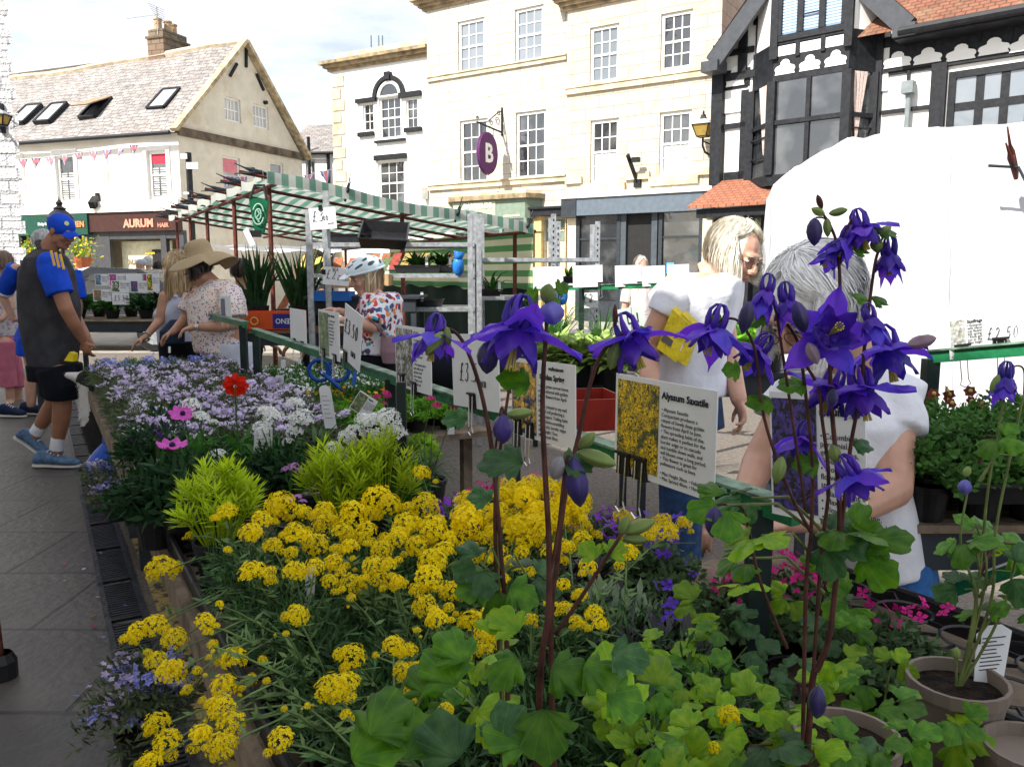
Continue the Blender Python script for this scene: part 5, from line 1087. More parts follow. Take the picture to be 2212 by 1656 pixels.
def face(par,c,R,k=1.0,lip=(.5,.16,.13),iris=(.05,.07,.1),brow=(.2,.16,.12)):
 for s in(-1,1):
  m=MB();m.ball(c+R@(V((s*.031,.079,.008))*k),(.0105*k,.0085*k,.006*k),10,8,R);e=m.build('eye',M_eye,par,smooth=True,uv=False)
  m=MB();m.ball(c+R@(V((s*.031,.0865,.006))*k),(.0048*k,.0026*k,.0048*k),8,6,R);m.build('iris',plain('iris',iris,.2),e,uv=False)
  m=MB();m.tube([c+R@(V(p)*k)for p in((s*.014,.093,.026),(s*.031,.093,.031),(s*.05,.078,.025))],.003*k,5);m.build('eyebrow',plain('brow',brow,.8),par,uv=False)
 m=MB();m.ball(c+R@(V((0,.0895,-.057))*k),(.021*k,.008*k,.0042*k),10,6,R);m.ball(c+R@(V((0,.0875,-.066))*k),(.018*k,.0085*k,.005*k),10,6,R);m.build('lips',plain('lips',lip,.5,.05),par,uv=False,smooth=True)
M_eye=plain('eye_white',(.7,.68,.65),.2,.02)
def hand_(m,w,d,pn,side=1,curl=.5,k=1.0):
 """w wrist, d pointing direction, pn the way the palm faces, side=+1 thumb on d x pn"""
 d=V(d).normalized();pn=V(pn);pn=(pn-d*pn.dot(d)).normalized();s=d.cross(pn)*side;w=V(w);R=Matrix((s,d,pn)).transposed()
 m.ball(w+d*.05*k,(.041*k,.054*k,.017*k),12,8,R);m.tube([w-d*.02,w+d*.03*k],[.026*k,.026*k],10)
 for i,(off,ln)in enumerate(((.029,.068),(.010,.078),(-.010,.072),(-.028,.056))):
  p=w+d*(.09-.006*abs(i-1))*k+s*off*k;P=[p-d*.02*k];a=.12;r_=[.009*k]
  for j in range(3):a+=curl*(.75+.12*i);p=p+(d*cos(a)+pn*sin(a)+s*off*1.2*(.5-j*.2))*ln*(.42,.33,.25)[j]*k;P.append(p);r_.append((.0085,.008,.0065)[j]*k)
  m.tube(P,r_,8);m.ball(P[-1],r_[-1],6,5)
 p=w+d*.03*k+s*.03*k;q=p+(d*.5+s*.75+pn*.35).normalized()*.04*k;t=q+(d*.9+s*.15+pn*.4).normalized()*.032*k
 m.tube([p,q,t],[.013*k,.0105*k,.008*k],8);m.ball(t,.008*k,6,5)
def hairdo(par,c,R,ax,zend,n,mat,front=.8,seed=1,r=.0011,flare=.15,jit=.06,fringe=.45,part=0,name='hair',cap=True,drop=(0,0,-1),wave=0,sweep=0,capc=(0,-.032,.03)):
 rd=random.Random(seed);m=MB();down=R.transposed()@V(drop)
 if cap:m.ball(c+R@V(capc),(ax[0]*.97,ax[1]*.97,ax[2]*.99),20,14,R)
 for _ in range(n):
  az=rd.uniform(-pi,pi);s=1+abs(rd.gauss(0,jit));th=rd.uniform(0.02,.9)*(1 if rd.random()<.6 else.5);P=[];inf=abs(az)<front
  azs=az;end=1.75+rd.uniform(-.1,.3);k=0;steps=9;ph=rd.uniform(0,6);wv=wave*rd.uniform(.5,1)
  tmax=end if not inf else fringe+.75+.5*rd.random()
  while k<=steps:
   t=th+(tmax-th)*k/steps
   a=az if not inf else(az+(front*(1.25 if az>part else-1.25)-az)*min(1,max(0,(t-.5)/(tmax-.4))))
   a+=sweep*t
   P.append(V((ax[0]*sin(t)*sin(a),ax[1]*sin(t)*cos(a),ax[2]*cos(t)))*s+V(capc)+V((rd.gauss(0,.0012),)*3));k+=1
  p=P[-1];out=V((p.x,p.y,0)).normalized()
  if p.z>zend:
   L_=(p.z-zend)*rd.uniform(.75,1.1);st_=max(3,int(L_/.018))
   for i in range(st_):
    f=(i+1)/st_;p=p+down*(L_/st_)+out*(L_/st_)*flare*(1-2.2*f)+V((sin(f*5+ph),cos(f*4+ph),0))*wv*L_/st_;P.append(p.copy())
  nn=len(P);b0=len(m.v);sd=V((P[1].y+.01,-P[1].x,rd.uniform(-.03,.03))).normalized()*r*1.3
  for i,q in enumerate(P):
   k=1 if i<nn-2 else.35;m.v.append(c+R@(q-sd*k));m.v.append(c+R@(q+sd*k))
  m.f+=[(b0+2*i,b0+2*i+1,b0+2*i+3,b0+2*i+2)for i in range(nn-1)];m.mi+=[0]*(nn-1)
 return m.build(name,mat,par,recalc=False,uv=False,smooth=True)
def hairmat(name,c,var=.35):
 m,n,b=newmat(name);b.inputs['Roughness'].default_value=.38
 t=nd(n,'ShaderNodeTexCoord');z=nd(n,'ShaderNodeTexNoise');z.inputs['Scale'].default_value=60;z.inputs['Detail'].default_value=2;mp_=nd(n,'ShaderNodeMapping');mp_.inputs['Scale'].default_value=(1,1,.15)
 lk(n,t.outputs['Object'],mp_.inputs[0]);lk(n,mp_.outputs[0],z.inputs[0]);x=nd(n,'ShaderNodeMix',data_type='RGBA');x.inputs[6].default_value=c4([v*(1-var)for v in c]);x.inputs[7].default_value=c4([min(1,v*(1+var))for v in c])
 r=nd(n,'ShaderNodeValToRGB');r.color_ramp.elements[0].position=.35;r.color_ramp.elements[1].position=.65;lk(n,z.outputs[0],r.inputs[0]);lk(n,r.outputs[0],x.inputs[0]);lk(n,x.outputs[2],b.inputs['Base Color']);return m
def skin(name,c):return plain(name,c,.48,.10,14,bump=.05,bscale=90,spec=.4)
SK_tan=skin('tanned_skin',(.33,.15,.085));SK_fair=skin('fair_skin',(.55,.31,.22));SK_mid=skin('mid_skin',(.46,.24,.15))
def person(label,x,Y,group=None,cat='person'):p=at(x,591,Y);return empty('person',V((p.x,p.y,0)),label,cat,group)
def shoe(par,heel,toe,mat,sole,up=(0,0,1),w=.048,h=.075):
 heel=V(heel);toe=V(toe);d=(toe-heel).normalized();u=V(up);s=d.cross(u).normalized();u=s.cross(d);L_=(toe-heel).length
 prof=[(0,.7,.55),(.08,.95,1),(.3,.85,1.05),(.5,.95,.8),(.75,1.05,.55),(.92,.85,.42),(1,.4,.25)]
 m=MB();rings(m,[(heel+d*L_*t+u*(h*hh*.5+.022),w*ww,h*hh*.5,s,u)for t,ww,hh in prof],14);o=fuse(m,'shoe',mat,par,.006,2)
 m=MB();rings(m,[(heel+d*L_*t+u*.014,w*(ww+.06),.014+.004*(t<.2),s,u)for t,ww,hh in[(-.02,.6,1)]+prof[1:-1]+[(1.02,.45,1)]],12);fuse(m,'sole',sole,o,.005,1)
 m=MB()
 for t in(.32,.4,.48,.56):m.tube([heel+d*L_*t+u*(h*(1.25-t)+.02)-s*w*.45,heel+d*L_*t+u*(h*(1.3-t)+.027),heel+d*L_*t+u*(h*(1.25-t)+.02)+s*w*.45],.004,5)
 m.build('laces',M_white,o,uv=False);return o
X_=V((1,0,0));Y_=V((0,1,0));Z_=V((0,0,1))
# ============================================================ man in the blue cap
r=person('man in a bright blue cap, grey and blue polo and black shorts, walking',115,5.95);Y=5.95
hc=at(132,500,Y);R=hframe((.88,-.2,-.36));m=MB()
head(m,hc,R,1.0,at(98,545,Y),.06)
sh=at(108,572,Y-.2);el=at(143,668,Y-.24);wr=at(180,735,Y-.12)
limb(m,[sh,el,at(160,700,Y-.2),wr],[.06,.05,.045,.031]);hand_(m,wr,(.15,.1,-1),(.3,1,0),1,.55)
sh2=at(108,572,Y+.2);el2=at(150,660,Y+.25);w2=at(188,728,Y+.1);limb(m,[sh2,el2,w2],[.055,.048,.03]);hand_(m,w2,(.3,-.2,-1),(0,-1,0),1,.5)
hipN=at(118,800,Y-.1);hipF=at(118,800,Y+.1)
knN=at(135,872,Y-.1);anN=at(124,958,Y-.1);knF=at(118,870,Y+.1);anF=at(84,925,Y+.12)
limb(m,[hipN,knN,at(132,905,Y-.1),anN,at(124,975,Y-.1)],[.09,.066,.062,.042,.042]);limb(m,[hipF,knF,at(100,898,Y+.1),anF,at(78,940,Y+.12)],[.09,.066,.06,.042,.04])
rings(m,[(at(100,560,Y),.08,.17,X_,Y_),(at(108,620,Y),.15,.19,X_,Y_),(at(112,720,Y),.17,.18,X_,Y_),(at(120,800,Y),.14,.17,X_,Y_)])
body=fuse(m,'body',SK_tan,r,.008,3);face(r,hc,R,1,(.28,.11,.08))
M_polo=plain('charcoal_polo',(.042,.042,.048),.8,.25,10,bump=.9,bscale=7);M_blue=plain('royal_blue',(.004,.06,.52),.7,.15,12,bump=.6,bscale=12);M_navyb=plain('black_shorts',(.004,.005,.010),.85,.3)
m=MB();rings(m,[(at(96,538,Y),.075,.08,X_,Y_),(at(100,556,Y),.12,.2,X_,Y_),(at(102,590,Y),.168,.225,X_,Y_),(at(106,660,Y),.195,.22,X_,Y_),(at(110,720,Y),.188,.21,X_,Y_),(at(114,765,Y),.17,.2,X_,Y_),(at(117,790,Y),.155,.19,X_,Y_)],24)
po=fuse(m,'polo_shirt',M_polo,r,.01,4,.014,5)
for nm,s_,e_ in(('sleeve',sh,el),('sleeve',sh2,el2)):
 m=MB();q=s_.lerp(e_,.66);m.tube([s_+V((-.015,0,.04)),s_.lerp(e_,.15),s_.lerp(e_,.4),q],[.07,.096,.092,.088],18);m.ball(s_+V((.0,0,.005)),.088);fuse(m,nm,M_blue,po,.008,3,.005,10)
m=MB();m.tube([at(92,538,Y),at(99,533,Y)],[.075,.066],16);fuse(m,'collar',M_polo,po,.008,1)
M_ystr=plain('yellow_stripe',(.75,.45,.05),.6,.05)
for k in range(3):
 a=at(110+k*10,541+k*4,Y-.315);b=at(118+k*10,574+k*4,Y-.33);m=MB();m.bar(a,b,.012,.012,up=(0,-1,0));m.build('shoulder_stripe',M_ystr,po,uv=False)
m=MB();m.slab([at(138,779,Y-.23),at(158,781,Y-.225),at(159,765,Y-.23),at(150,760,Y-.235)],(0,.06,0));m.build('yellow_patch',plain('yellow_patch',(.75,.6,.02),.6),po,uv=False)
m=MB();rings(m,[(at(117,785,Y),.185,.2,X_,Y_),(at(121,820,Y),.185,.19,X_,Y_)]);
for h,k_ in((hipN,knN),(hipF,knF)):m.tube([h+V((0,0,.02)),h.lerp(k_,.5)+V((.02,0,0)),h.lerp(k_,.86)],[.13,.125,.11],16)
fuse(m,'shorts',M_navyb,r,.01,4,.006,8)
m=MB();cc=hc+R@V((0,-.012,.042));m.ball(cc,(.083,.103,.086),20,12,R);cap_=fuse(m,'cap',M_blue,r,.006,2)
m=MB();m.grid(lambda u,v:cc+R@V(((u-.5)*.15*(1-.25*v),.085+.085*v*(1-(2*u-1)**2*.35),-.0-.012*v-.04*(2*u-1)**2)),14,6);m.grid(lambda u,v:cc+R@V(((u-.5)*.15*(1-.25*v),.085+.085*v*(1-(2*u-1)**2*.35),-.004-.012*v-.04*(2*u-1)**2)),14,6);m.build('peak',M_blue,cap_,smooth=True,uv=False)
m=MB();b0=cc+R@V((.045,.075,.04));m.lathe([(0,.004),(.016,.004),(.016,0)],14,b0,ax=(b0-cc));m.build('badge',plain('lime_badge',(.6,.7,.3),.5),cap_,uv=False)
M_tr=plain('blue_trainer',(.09,.16,.27),.7,.35,30);M_sole=plain('white_sole',(.55,.54,.5),.6,.1)
for a,kn in((anN,knN),(anF,knF)):m=MB();d=(a-kn).normalized();m.tube([a-d*.05,a+d*.05],[.047,.05],14);fuse(m,'sock',plain('white_sock',(.68,.7,.74),.8),r,.006,1,.002,30)
h_=atz(92,1002,.0);shoe(r,V((h_.x,anN.y,0)),V((h_.x+.34,anN.y-.03,0)),M_tr,M_sole,w=.056,h=.1)
a_=at(32,938,anF.y);b_=at(97,985,anF.y);shoe(r,a_+V((0,0,-.03)),b_+V((0.02,0,-.02)),M_tr,M_sole,up=(.5,0,.86),w=.054,h=.095)
# ============================================================ second man behind, same grey and blue kit
r=person('grey haired man in blue shorts, hand on hip, hidden behind the man in the cap',95,8.0);Y=8.0
hc=at(100,528,Y);R=hframe((.5,.8,-.3));m=MB();head(m,hc,R,1,at(98,560,Y))
shL=at(34,582,Y);elL=at(4,636,Y+.1);wL=at(30,690,Y+.1);shR=at(158,590,Y);elR=at(170,660,Y);wR=at(160,720,Y-.1)
limb(m,[shL,elL,wL],[.06,.048,.03]);hand_(m,wL,(1,.3,-.1),(0,0,1),1,.6);limb(m,[shR,elR,wR],[.06,.048,.03]);hand_(m,wR,(.2,-.2,-1),(-1,0,0),1,.5)
for x0,s in((66,-.05),(92,.08)):
 limb(m,[at(x0,740,Y+s),at(x0+4,800,Y+s),at(x0+2,830,Y+s),at(x0+1,872,Y+s)],[.09,.06,.062,.042])
rings(m,[(at(98,570,Y),.2,.1,X_,Y_),(at(98,640,Y),.2,.13,X_,Y_),(at(85,740,Y),.17,.13,X_,Y_)]);fuse(m,'body',SK_fair,r,.012,3)
m=MB();rings(m,[(at(98,556,Y),.1,.08,X_,Y_),(at(98,578,Y),.27,.13,X_,Y_),(at(105,640,Y),.29,.2,X_,Y_),(at(105,720,Y),.28,.2,X_,Y_),(at(95,742,Y),.22,.18,X_,Y_)],20);po=fuse(m,'polo_shirt',M_polo,r,.012,3,.008)
for a,b in((shL,elL),(shR,elR)):m=MB();m.tube([a+V((0,0,.03)),a.lerp(b,.3),a.lerp(b,.8)],[.075,.09,.088],14);sl_=fuse(m,'sleeve',M_blue,po,.01,2)
m=MB();q=shL.lerp(elL,.8);m.tube([q,q+(elL-shL).normalized()*.02],.09,14);m.build('cuff_trim',M_white,po,uv=False)
m=MB();m.tube([at(156,626,Y-.2),at(159,637,Y-.21),at(157,650,Y-.2)],.012,5);m.build('logo',M_ystr,po,uv=False)
m=MB();rings(m,[(at(86,700,Y),.2,.15,X_,Y_),(at(80,735,Y),.22,.17,X_,Y_)]);
for x0,s in((62,-.05),(92,.08)):m.tube([at(x0+6,730,Y+s),at(x0+1,768,Y+s)],[.13,.12],14)
fuse(m,'shorts',M_blue,r,.012,3,.008)
hairdo(r,hc,R,(.085,.102,.1),-.05,300,hairmat('white_hair',(.5,.5,.5)),r=.002)
for x0,s in((52,-.05),(80,.08)):q=atz(x0,889,0);shoe(r,V((q.x-.05,Y+s,0)),V((q.x+.22,Y+s-.03,0)),plain('navy_shoe',(.01,.02,.06),.8),M_sole,w=.05,h=.11)
# ============================================================ woman in pink trousers
r=person('woman in pale patterned top, pink trousers and sandals at the left edge',15,9.0);Y=9.0
hc=at(6,570,Y);R=hframe((-.6,.6,-.2));m=MB();head(m,hc,R,1,at(4,600,Y))
limb(m,[at(18,622,Y-.1),at(24,665,Y-.15),at(4,690,Y-.25)],[.05,.04,.028]);hand_(m,at(4,690,Y-.25),(-1,-.2,-.1),(0,1,0),1,.5)
for x0,s in((22,-.1),(40,.1)):limb(m,[at(12,740,Y+s),at(x0-3,800,Y+s),at(x0,862,Y+s)],[.08,.06,.04]);q=at(x0,868,Y+s);limb(m,[q,q+V((.06,-.12,-.03))],[.04,.03])
rings(m,[(at(4,612,Y),.16,.09,X_,Y_),(at(6,740,Y),.17,.13,X_,Y_)]);fuse(m,'body',SK_fair,r,.012,3)
m=MB();rings(m,[(at(5,603,Y),.08,.07,X_,Y_),(at(5,618,Y),.19,.11,X_,Y_),(at(8,680,Y),.18,.14,X_,Y_),(at(8,725,Y),.2,.16,X_,Y_)]);fuse(m,'blouse',spots('pale_blouse',[(0,(.35,.25,.4)),(.5,(.6,.4,.4)),(.8,(.4,.4,.6))],(.6,.58,.6),30),r,.012,3,.008)
m=MB();rings(m,[(at(8,705,Y),.17,.14,X_,Y_),(at(10,745,Y),.19,.15,X_,Y_)])
for x0,s in((20,-.1),(38,.1)):m.tube([at(12,735,Y+s),at(x0-4,800,Y+s),at(x0,836,Y+s)],[.11,.085,.085],14)
fuse(m,'trousers',plain('pink_trousers',(.55,.16,.24),.8,.12,10),r,.012,3,.008)
for x0,s in((22,-.1),(40,.1)):q=at(x0,878,Y+s);m=MB();m.bar(q+V((-.03,.1,-.02)),q+V((.05,-.14,-.03)),.09,.02);m.bar(q+V((-.03,-.03,.03)),q+V((.07,-.03,.03)),.03,.012);m.build('sandal',plain('brown_sandal',(.08,.045,.03),.6),r)
hairdo(r,hc,R,(.09,.105,.1),-.1,400,hairmat('brown_hair',(.16,.10,.06)),r=.0022)
# ============================================================ blonde woman and the woman in the straw hat
r=person('woman with long blonde hair and white vest reaching over the lilac phlox',385,6.7);Y=6.7
hc=at(383,583,Y);R=hframe((-.75,-.1,-.65));m=MB();head(m,hc,R,.98,at(405,618,Y))
sN=at(356,640,Y-.1);eN=at(345,692,Y-.15);wN=at(314,728,Y-.3);limb(m,[sN,eN,wN],[.046,.038,.025]);hand_(m,wN,(-.8,-.4,-.5),(0,0,-1),1,.4)
sF=at(425,638,Y+.15);eF=at(420,700,Y+.15);wF=at(385,735,Y);limb(m,[sF,eF,wF],[.046,.038,.025]);hand_(m,wF,(-.8,-.2,-.5),(0,0,-1),-1,.4)
rings(m,[(at(400,622,Y),.1,.09,X_,Y_),(at(393,640,Y),.17,.12,X_,Y_),(at(378,690,Y),.14,.12,X_,Y_),(at(390,760,Y),.16,.14,X_,Y_)]);fuse(m,'body',SK_mid,r,.01,3)
m=MB();rings(m,[(at(392,634,Y),.12,.115,X_,Y_),(at(387,655,Y),.155,.14,X_,Y_),(at(373,676,Y),.15,.15,X_,Y_),(at(376,700,Y),.14,.13,X_,Y_),(at(388,745,Y),.17,.15,X_,Y_)],20);m.tube([at(372,625,Y-.08),at(380,642,Y-.13)],.016,8);fuse(m,'vest_top',plain('lilac_white_vest',(.55,.58,.70),.75,.06),r,.008,3,.004,10)
m=MB();rings(m,[(at(388,735,Y),.17,.16,X_,Y_),(at(398,790,Y),.19,.17,X_,Y_)]);
for s in(-.1,.1):m.tube([at(396,790,Y+s),V((at(396,790,Y).x,Y+s,.05))],[.1,.08],12)
fuse(m,'trousers',M_navyb,r,.014,2)
hairdo(r,hc,R,(.092,.112,.105),-.34,1700,hairmat('blonde_hair',(.50,.36,.19),.5),front=.9,r=.0017,flare=.25,wave=.25,seed=4)
m=MB();m.tube([at(414,620,Y-.2),at(402,655,Y-.22),at(388,690,Y-.22)],.018,6,flat=.3);rings(m,[(at(382,690,Y-.26),.05,.03,X_,Y_),(at(372,715,Y-.28),.1,.05,X_,Y_),(at(372,742,Y-.28),.1,.05,X_,Y_)]);q=fuse(m,'shoulder_bag',plain('navy_bag',(.015,.03,.06),.6),r,.007,2);q['label']='navy shoulder bag with strap'
m=MB();
for k in range(3):m.tube([wN+V((.035*cos(t),.012*k-.01+.01*sin(t),.035*sin(t)))for t in[i*.6 for i in range(11)]],.005,5)
m.build('bangles',plain('grey_bangle',(.12,.14,.12),.4),r,uv=False)
r=person('woman in a wide straw sun hat and colourful floral blouse leaning over the bench',470,6.2);Y=6.2
hc=at(428,585,Y);R=hframe((-.8,-.25,-.55));m=MB();head(m,hc,R,.98,at(468,620,Y));
sN=at(497,640,Y-.15);eN=at(508,698,Y-.2);wN=at(422,706,Y-.3);limb(m,[sN,eN,at(470,706,Y-.26),wN],[.055,.05,.042,.028]);hand_(m,wN,(-1,-.1,-.25),(0,0,-1),-1,.45)
sF=at(420,640,Y+.2);eF=at(400,690,Y+.15);wF=at(375,715,Y);limb(m,[sF,eF,wF],[.05,.045,.028]);hand_(m,wF,(-.8,-.2,-.5),(0,0,-1),1,.5)
rings(m,[(at(470,620,Y),.11,.1,X_,Y_),(at(472,650,Y),.17,.15,X_,Y_),(at(475,760,Y),.18,.16,X_,Y_)]);fuse(m,'body',SK_mid,r,.01,3);face(r,hc,R,.98)
M_flor=spots('floral_cloth',[(0,(.03,.05,.35)),(.2,(.6,.12,.08)),(.4,(.75,.40,.15)),(.55,(.03,.06,.3)),(.7,(.5,.1,.25)),(.85,(.2,.3,.12))],(.74,.66,.6),62,.8,.36,warp=.012)
m=MB();rings(m,[(at(474,604,Y),.085,.09,X_,Y_),(at(473,622,Y),.165,.16,X_,Y_),(at(468,650,Y),.215,.19,X_,Y_),(at(466,690,Y),.2,.19,X_,Y_),(at(468,725,Y),.185,.18,X_,Y_),(at(480,760,Y),.2,.19,X_,Y_)],24);m.tube([sN+V((-.01,.03,.05)),sN.lerp(eN,.4),sN.lerp(eN,.82)],[.09,.105,.1],16);m.tube([sF,sF.lerp(eF,.7)],[.08,.09],14);fuse(m,'floral_blouse',M_flor,r,.009,4,.006,8)
m=MB();rings(m,[(at(490,740,Y),.2,.18,X_,Y_),(at(500,790,Y),.2,.18,X_,Y_)]);m.tube([at(500,790,Y),V((at(500,790,Y).x,Y,.05))],[.16,.12],12);fuse(m,'trousers',plain('pale_trousers',(.55,.58,.66),.8),r,.014,2)
M_straw=masonry('straw_weave',(.52,.40,.23),(.46,.34,.19),(.34,.25,.13),.012,.006,.0012,bump=.6,noisevar=.12,bdist=.003)
hq=at(431,548,Y);RH=hframe((-.95,-.1,-.28));m=MB();
def hat(u,v):
 a=2*pi*u
 if v<.5:k=v/.5;rad=.083*min(1,sin(k*pi*.5)**.55)+.012*k;z=.115*(cos(k*pi*.5)**.5 if k<.99 else 0)
 else:k=(v-.5)/.5;rad=.095+.14*k;z=-.06*k*k+.028*k*sin(a*2+.8)+(-.05*k if cos(a)<-.3 else 0)
 return hq+RH@V((rad*sin(a),rad*cos(a)*1.06,z-.01))
m.grid(hat,48,24);so=m.build('straw_hat',M_straw,r,smooth=True);md=so.modifiers.new('t','SOLIDIFY');md.thickness=.003
hairdo(r,hc,R,(.082,.1,.092),-.06,500,hairmat('dark_hair',(.03,.02,.015)),r=.002)
m=MB();m.tube([wN+V((.02,.03*cos(t),.03*sin(t)))for t in[i*.6 for i in range(11)]],.006,6,flat=2);m.lathe([(0,.004),(.016,.004),(.016,0)],12,wN+V((.02,-.03,.01)),ax=(0,-1,.3));m.build('wristwatch',M_steel,r,uv=False)
# ============================================================ woman in the cycle helmet
r=person('woman in a white cycle helmet and bold patterned top reaching to a tray',815,5.7);Y=5.7
hc=at(787,600,Y);R=hframe((-.82,-.5,-.26));m=MB();head(m,hc,R,.98,at(812,640,Y),.052)
sN=at(822,660,Y-.15);eN=at(805,705,Y-.25);wN=at(745,692,Y-.35);limb(m,[sN,eN,wN],[.055,.045,.028]);hand_(m,wN,(-1,-.1,.1),(0,0,-1),-1,.35)
sF=at(800,650,Y+.18);eF=at(785,692,Y+.1);wF=at(738,673,Y);limb(m,[sF,eF,wF],[.05,.043,.027]);hand_(m,wF,(-1,-.1,.25),(0,0,-1),1,.35)
rings(m,[(at(818,632,Y),.12,.13,X_,Y_),(at(822,660,Y),.14,.17,X_,Y_),(at(825,760,Y),.15,.16,X_,Y_)]);fuse(m,'body',SK_fair,r,.008,3);face(r,hc,R,.98,(.5,.2,.17))
M_pat=spots('bold_pattern',[(0,(.06,.05,.15)),(.16,(.6,.04,.05)),(.34,(.02,.30,.42)),(.46,(.75,.72,.75)),(.62,(.10,.02,.05)),(.74,(.7,.25,.06)),(.86,(.75,.74,.78))],(.74,.72,.78),30,.7,.62,warp=.05)
m=MB();rings(m,[(at(824,632,Y),.12,.15,X_,Y_),(at(824,648,Y),.155,.2,X_,Y_),(at(822,690,Y),.155,.19,X_,Y_),(at(823,730,Y),.14,.18,X_,Y_),(at(818,762,Y),.15,.19,X_,Y_)],22);m.tube([sN+V((0,.02,.03)),sN.lerp(eN,.5),sN.lerp(eN,.95)],[.08,.09,.085],16);m.tube([sF,sF.lerp(eF,.8)],[.07,.08],14);fuse(m,'patterned_top',M_pat,r,.008,4,.006,9)
m=MB();rings(m,[(at(820,752,Y),.15,.17,X_,Y_),(at(822,800,Y),.17,.18,X_,Y_)]);
for s in(-.09,.09):q=at(822,800,Y+s);m.tube([q,V((q.x-.02,q.y,.05))],[.11,.09],12)
fuse(m,'trousers',M_navyb,r,.012,2)
hairdo(r,hc,R,(.084,.104,.094),-.11,1100,hairmat('short_blonde',(.66,.52,.34),.35),front=1.1,r=.0014,flare=.1,seed=9)
hq=hc+R@V((0,-.012,.05));m=MB();m.ball(hq,(.1,.132,.088),24,14,R);m2=MB();hel=None
def helm(u,v):
 a=2*pi*u;t=v*1.62;sx=.104;sy=.142;z=.094*cos(t);ridge=1+.05*cos(6*(a if False else atan2(sin(a),.25)))
 return hq+R@V((sx*sin(t)*sin(a)*(1+.03*cos(9*a)),sy*sin(t)*cos(a)-.01,z+.004*cos(10*sin(a)*sin(t)*1.5)))
m2.grid(helm,60,16);m2.tube([hq+R@V((.103*sin(t),.141*cos(t)-.01,-.006))for t in[i*2*pi/30 for i in range(31)]],.009,7)
hel=m2.build('cycle_helmet',plain('helmet_white',(.62,.72,.76),.25,.05),r,smooth=True,uv=False)
for s in(-1,1):
 for(a0,t0,l,wdt)in((.35,.95,.5,.10),(1.0,1.12,.5,.11),(1.75,1.1,.5,.11),(2.4,1.15,.35,.12),(.45,.55,.5,.09),(1.5,.62,.55,.09),(2.5,.65,.4,.09)):
  P=[]
  for k in range(10):
   q=2*pi*k/10;a=s*(a0+l*.5*cos(q));t=t0+wdt*sin(q)-.06*cos(q);P.append(hq+R@(V((.104*sin(t)*sin(a)*(1+.03*cos(9*a)),.142*sin(t)*cos(a)-.01,.094*cos(t)+.004*cos(10*sin(a)*sin(t)*1.5)))*1.012))
  MB().slab(P,R@V((0,0,-.012))).build('vent',plain('vent_dark',(.06,.08,.09),.6)if 'VD' not in globals()else globals()['VD'],hel,uv=False);globals()['VD']=hel.children[0].data.materials[0]
m=MB();m.slab([hq+R@V(p)for p in((-.07,.118,0),(.07,.118,0),(.05,.175,-.02),(0,.185,-.022),(-.05,.175,-.02))],R@V((0,0,.006)));m.build('visor',plain('helmet_visor',(.7,.75,.78),.3),hel,uv=False)
m=MB();
for s in(-1,1):m.tube([hq+R@V(p)for p in((s*.092,.03,-.01),(s*.085,.012,-.09),(s*.03,.045,-.155),(0,.05,-.16))],.005,5,flat=.5);m.tube([hq+R@V(p)for p in((s*.092,-.06,-.01),(s*.085,.012,-.09))],.005,5,flat=.5)
m.build('chin_strap',M_white,hel,uv=False)
m=MB();m.tube([at(818,628,Y-.17),at(805,648,Y-.2),at(800,690,Y-.3),at(835,730,Y-.24)],.014,6,flat=.4);rings(m,[(at(842,725,Y-.22),.06,.03,X_,Y_),(at(845,760,Y-.22),.075,.05,X_,Y_),(at(846,785,Y-.22),.06,.04,X_,Y_)]);fuse(m,'handbag',plain('mauve_bag',(.28,.17,.2),.5),r,.006,2)
# ============================================================ woman in white t-shirt and glasses
r=person('silver blonde woman in glasses and white t-shirt looking down at the plants',1510,3.4);Y=3.4
hc=at(1590,553,Y-.03);R=hframe((.58,-.74,-.40),(.12,0,1));m=MB();head(m,hc,R,1.02,at(1520,598,Y+.03),.056)
sN=at(1456,640,Y-.13);eN=at(1398,752,Y-.12);wN=at(1408,860,Y-.3);limb(m,[sN,eN,wN],[.06,.050,.034]);hand_(m,wN,(.1,-.3,-1),(1,0,0),1,.5)
sF=at(1555,640,Y+.2);eF=at(1568,745,Y+.1);wF=at(1596,862,Y-.1);limb(m,[sF,eF,wF],[.058,.05,.034]);hand_(m,wF,(.2,-.3,-1),(-1,0,0),1,.5)
rings(m,[(at(1510,592,Y),.13,.1,X_,Y_),(at(1500,640,Y),.17,.15,X_,Y_),(at(1480,760,Y),.15,.14,X_,Y_)]);fuse(m,'body',SK_fair,r,.006,3);face(r,hc,R,1.02,(.42,.18,.15),brow=(.4,.34,.28))
M_tee=plain('white_tshirt',(.74,.76,.84),.75,.05,6,bump=.9,bscale=6)
m=MB();xd=V((.9,.35,0)).normalized();yd=V((-.35,.9,0)).normalized()
rings(m,[(at(1538,590,Y),.085,.11,xd,yd),(at(1518,606,Y),.15,.18,xd,yd),(at(1500,636,Y),.185,.2,xd,yd),(at(1500,680,Y),.18,.18,xd,yd),(at(1490,740,Y),.155,.16,xd,yd),(at(1480,800,Y),.155,.16,xd,yd),(at(1478,850,Y),.17,.17,xd,yd)],26)
m.tube([sN+V((.12,.1,.05)),sN+V((.05,.05,.03)),sN,sN.lerp(eN,.22),sN.lerp(eN,.36)],[.06,.075,.074,.074,.074],18);m.ball(sN,.073);m.tube([sF,sF.lerp(eF,.35)],[.08,.082],16);fuse(m,'tshirt',M_tee,r,.006,6,.018,6)
m=MB();rings(m,[(at(1478,845,Y),.15,.16,xd,yd),(at(1478,920,Y),.17,.17,xd,yd)]);
for s in(-.09,.09):q=at(1478,920,Y+s);m.tube([q,V((q.x,q.y,.05))],[.11,.08],12)
fuse(m,'jeans',plain('blue_denim',(.03,.07,.17),.8,.25,30),r,.01,2)
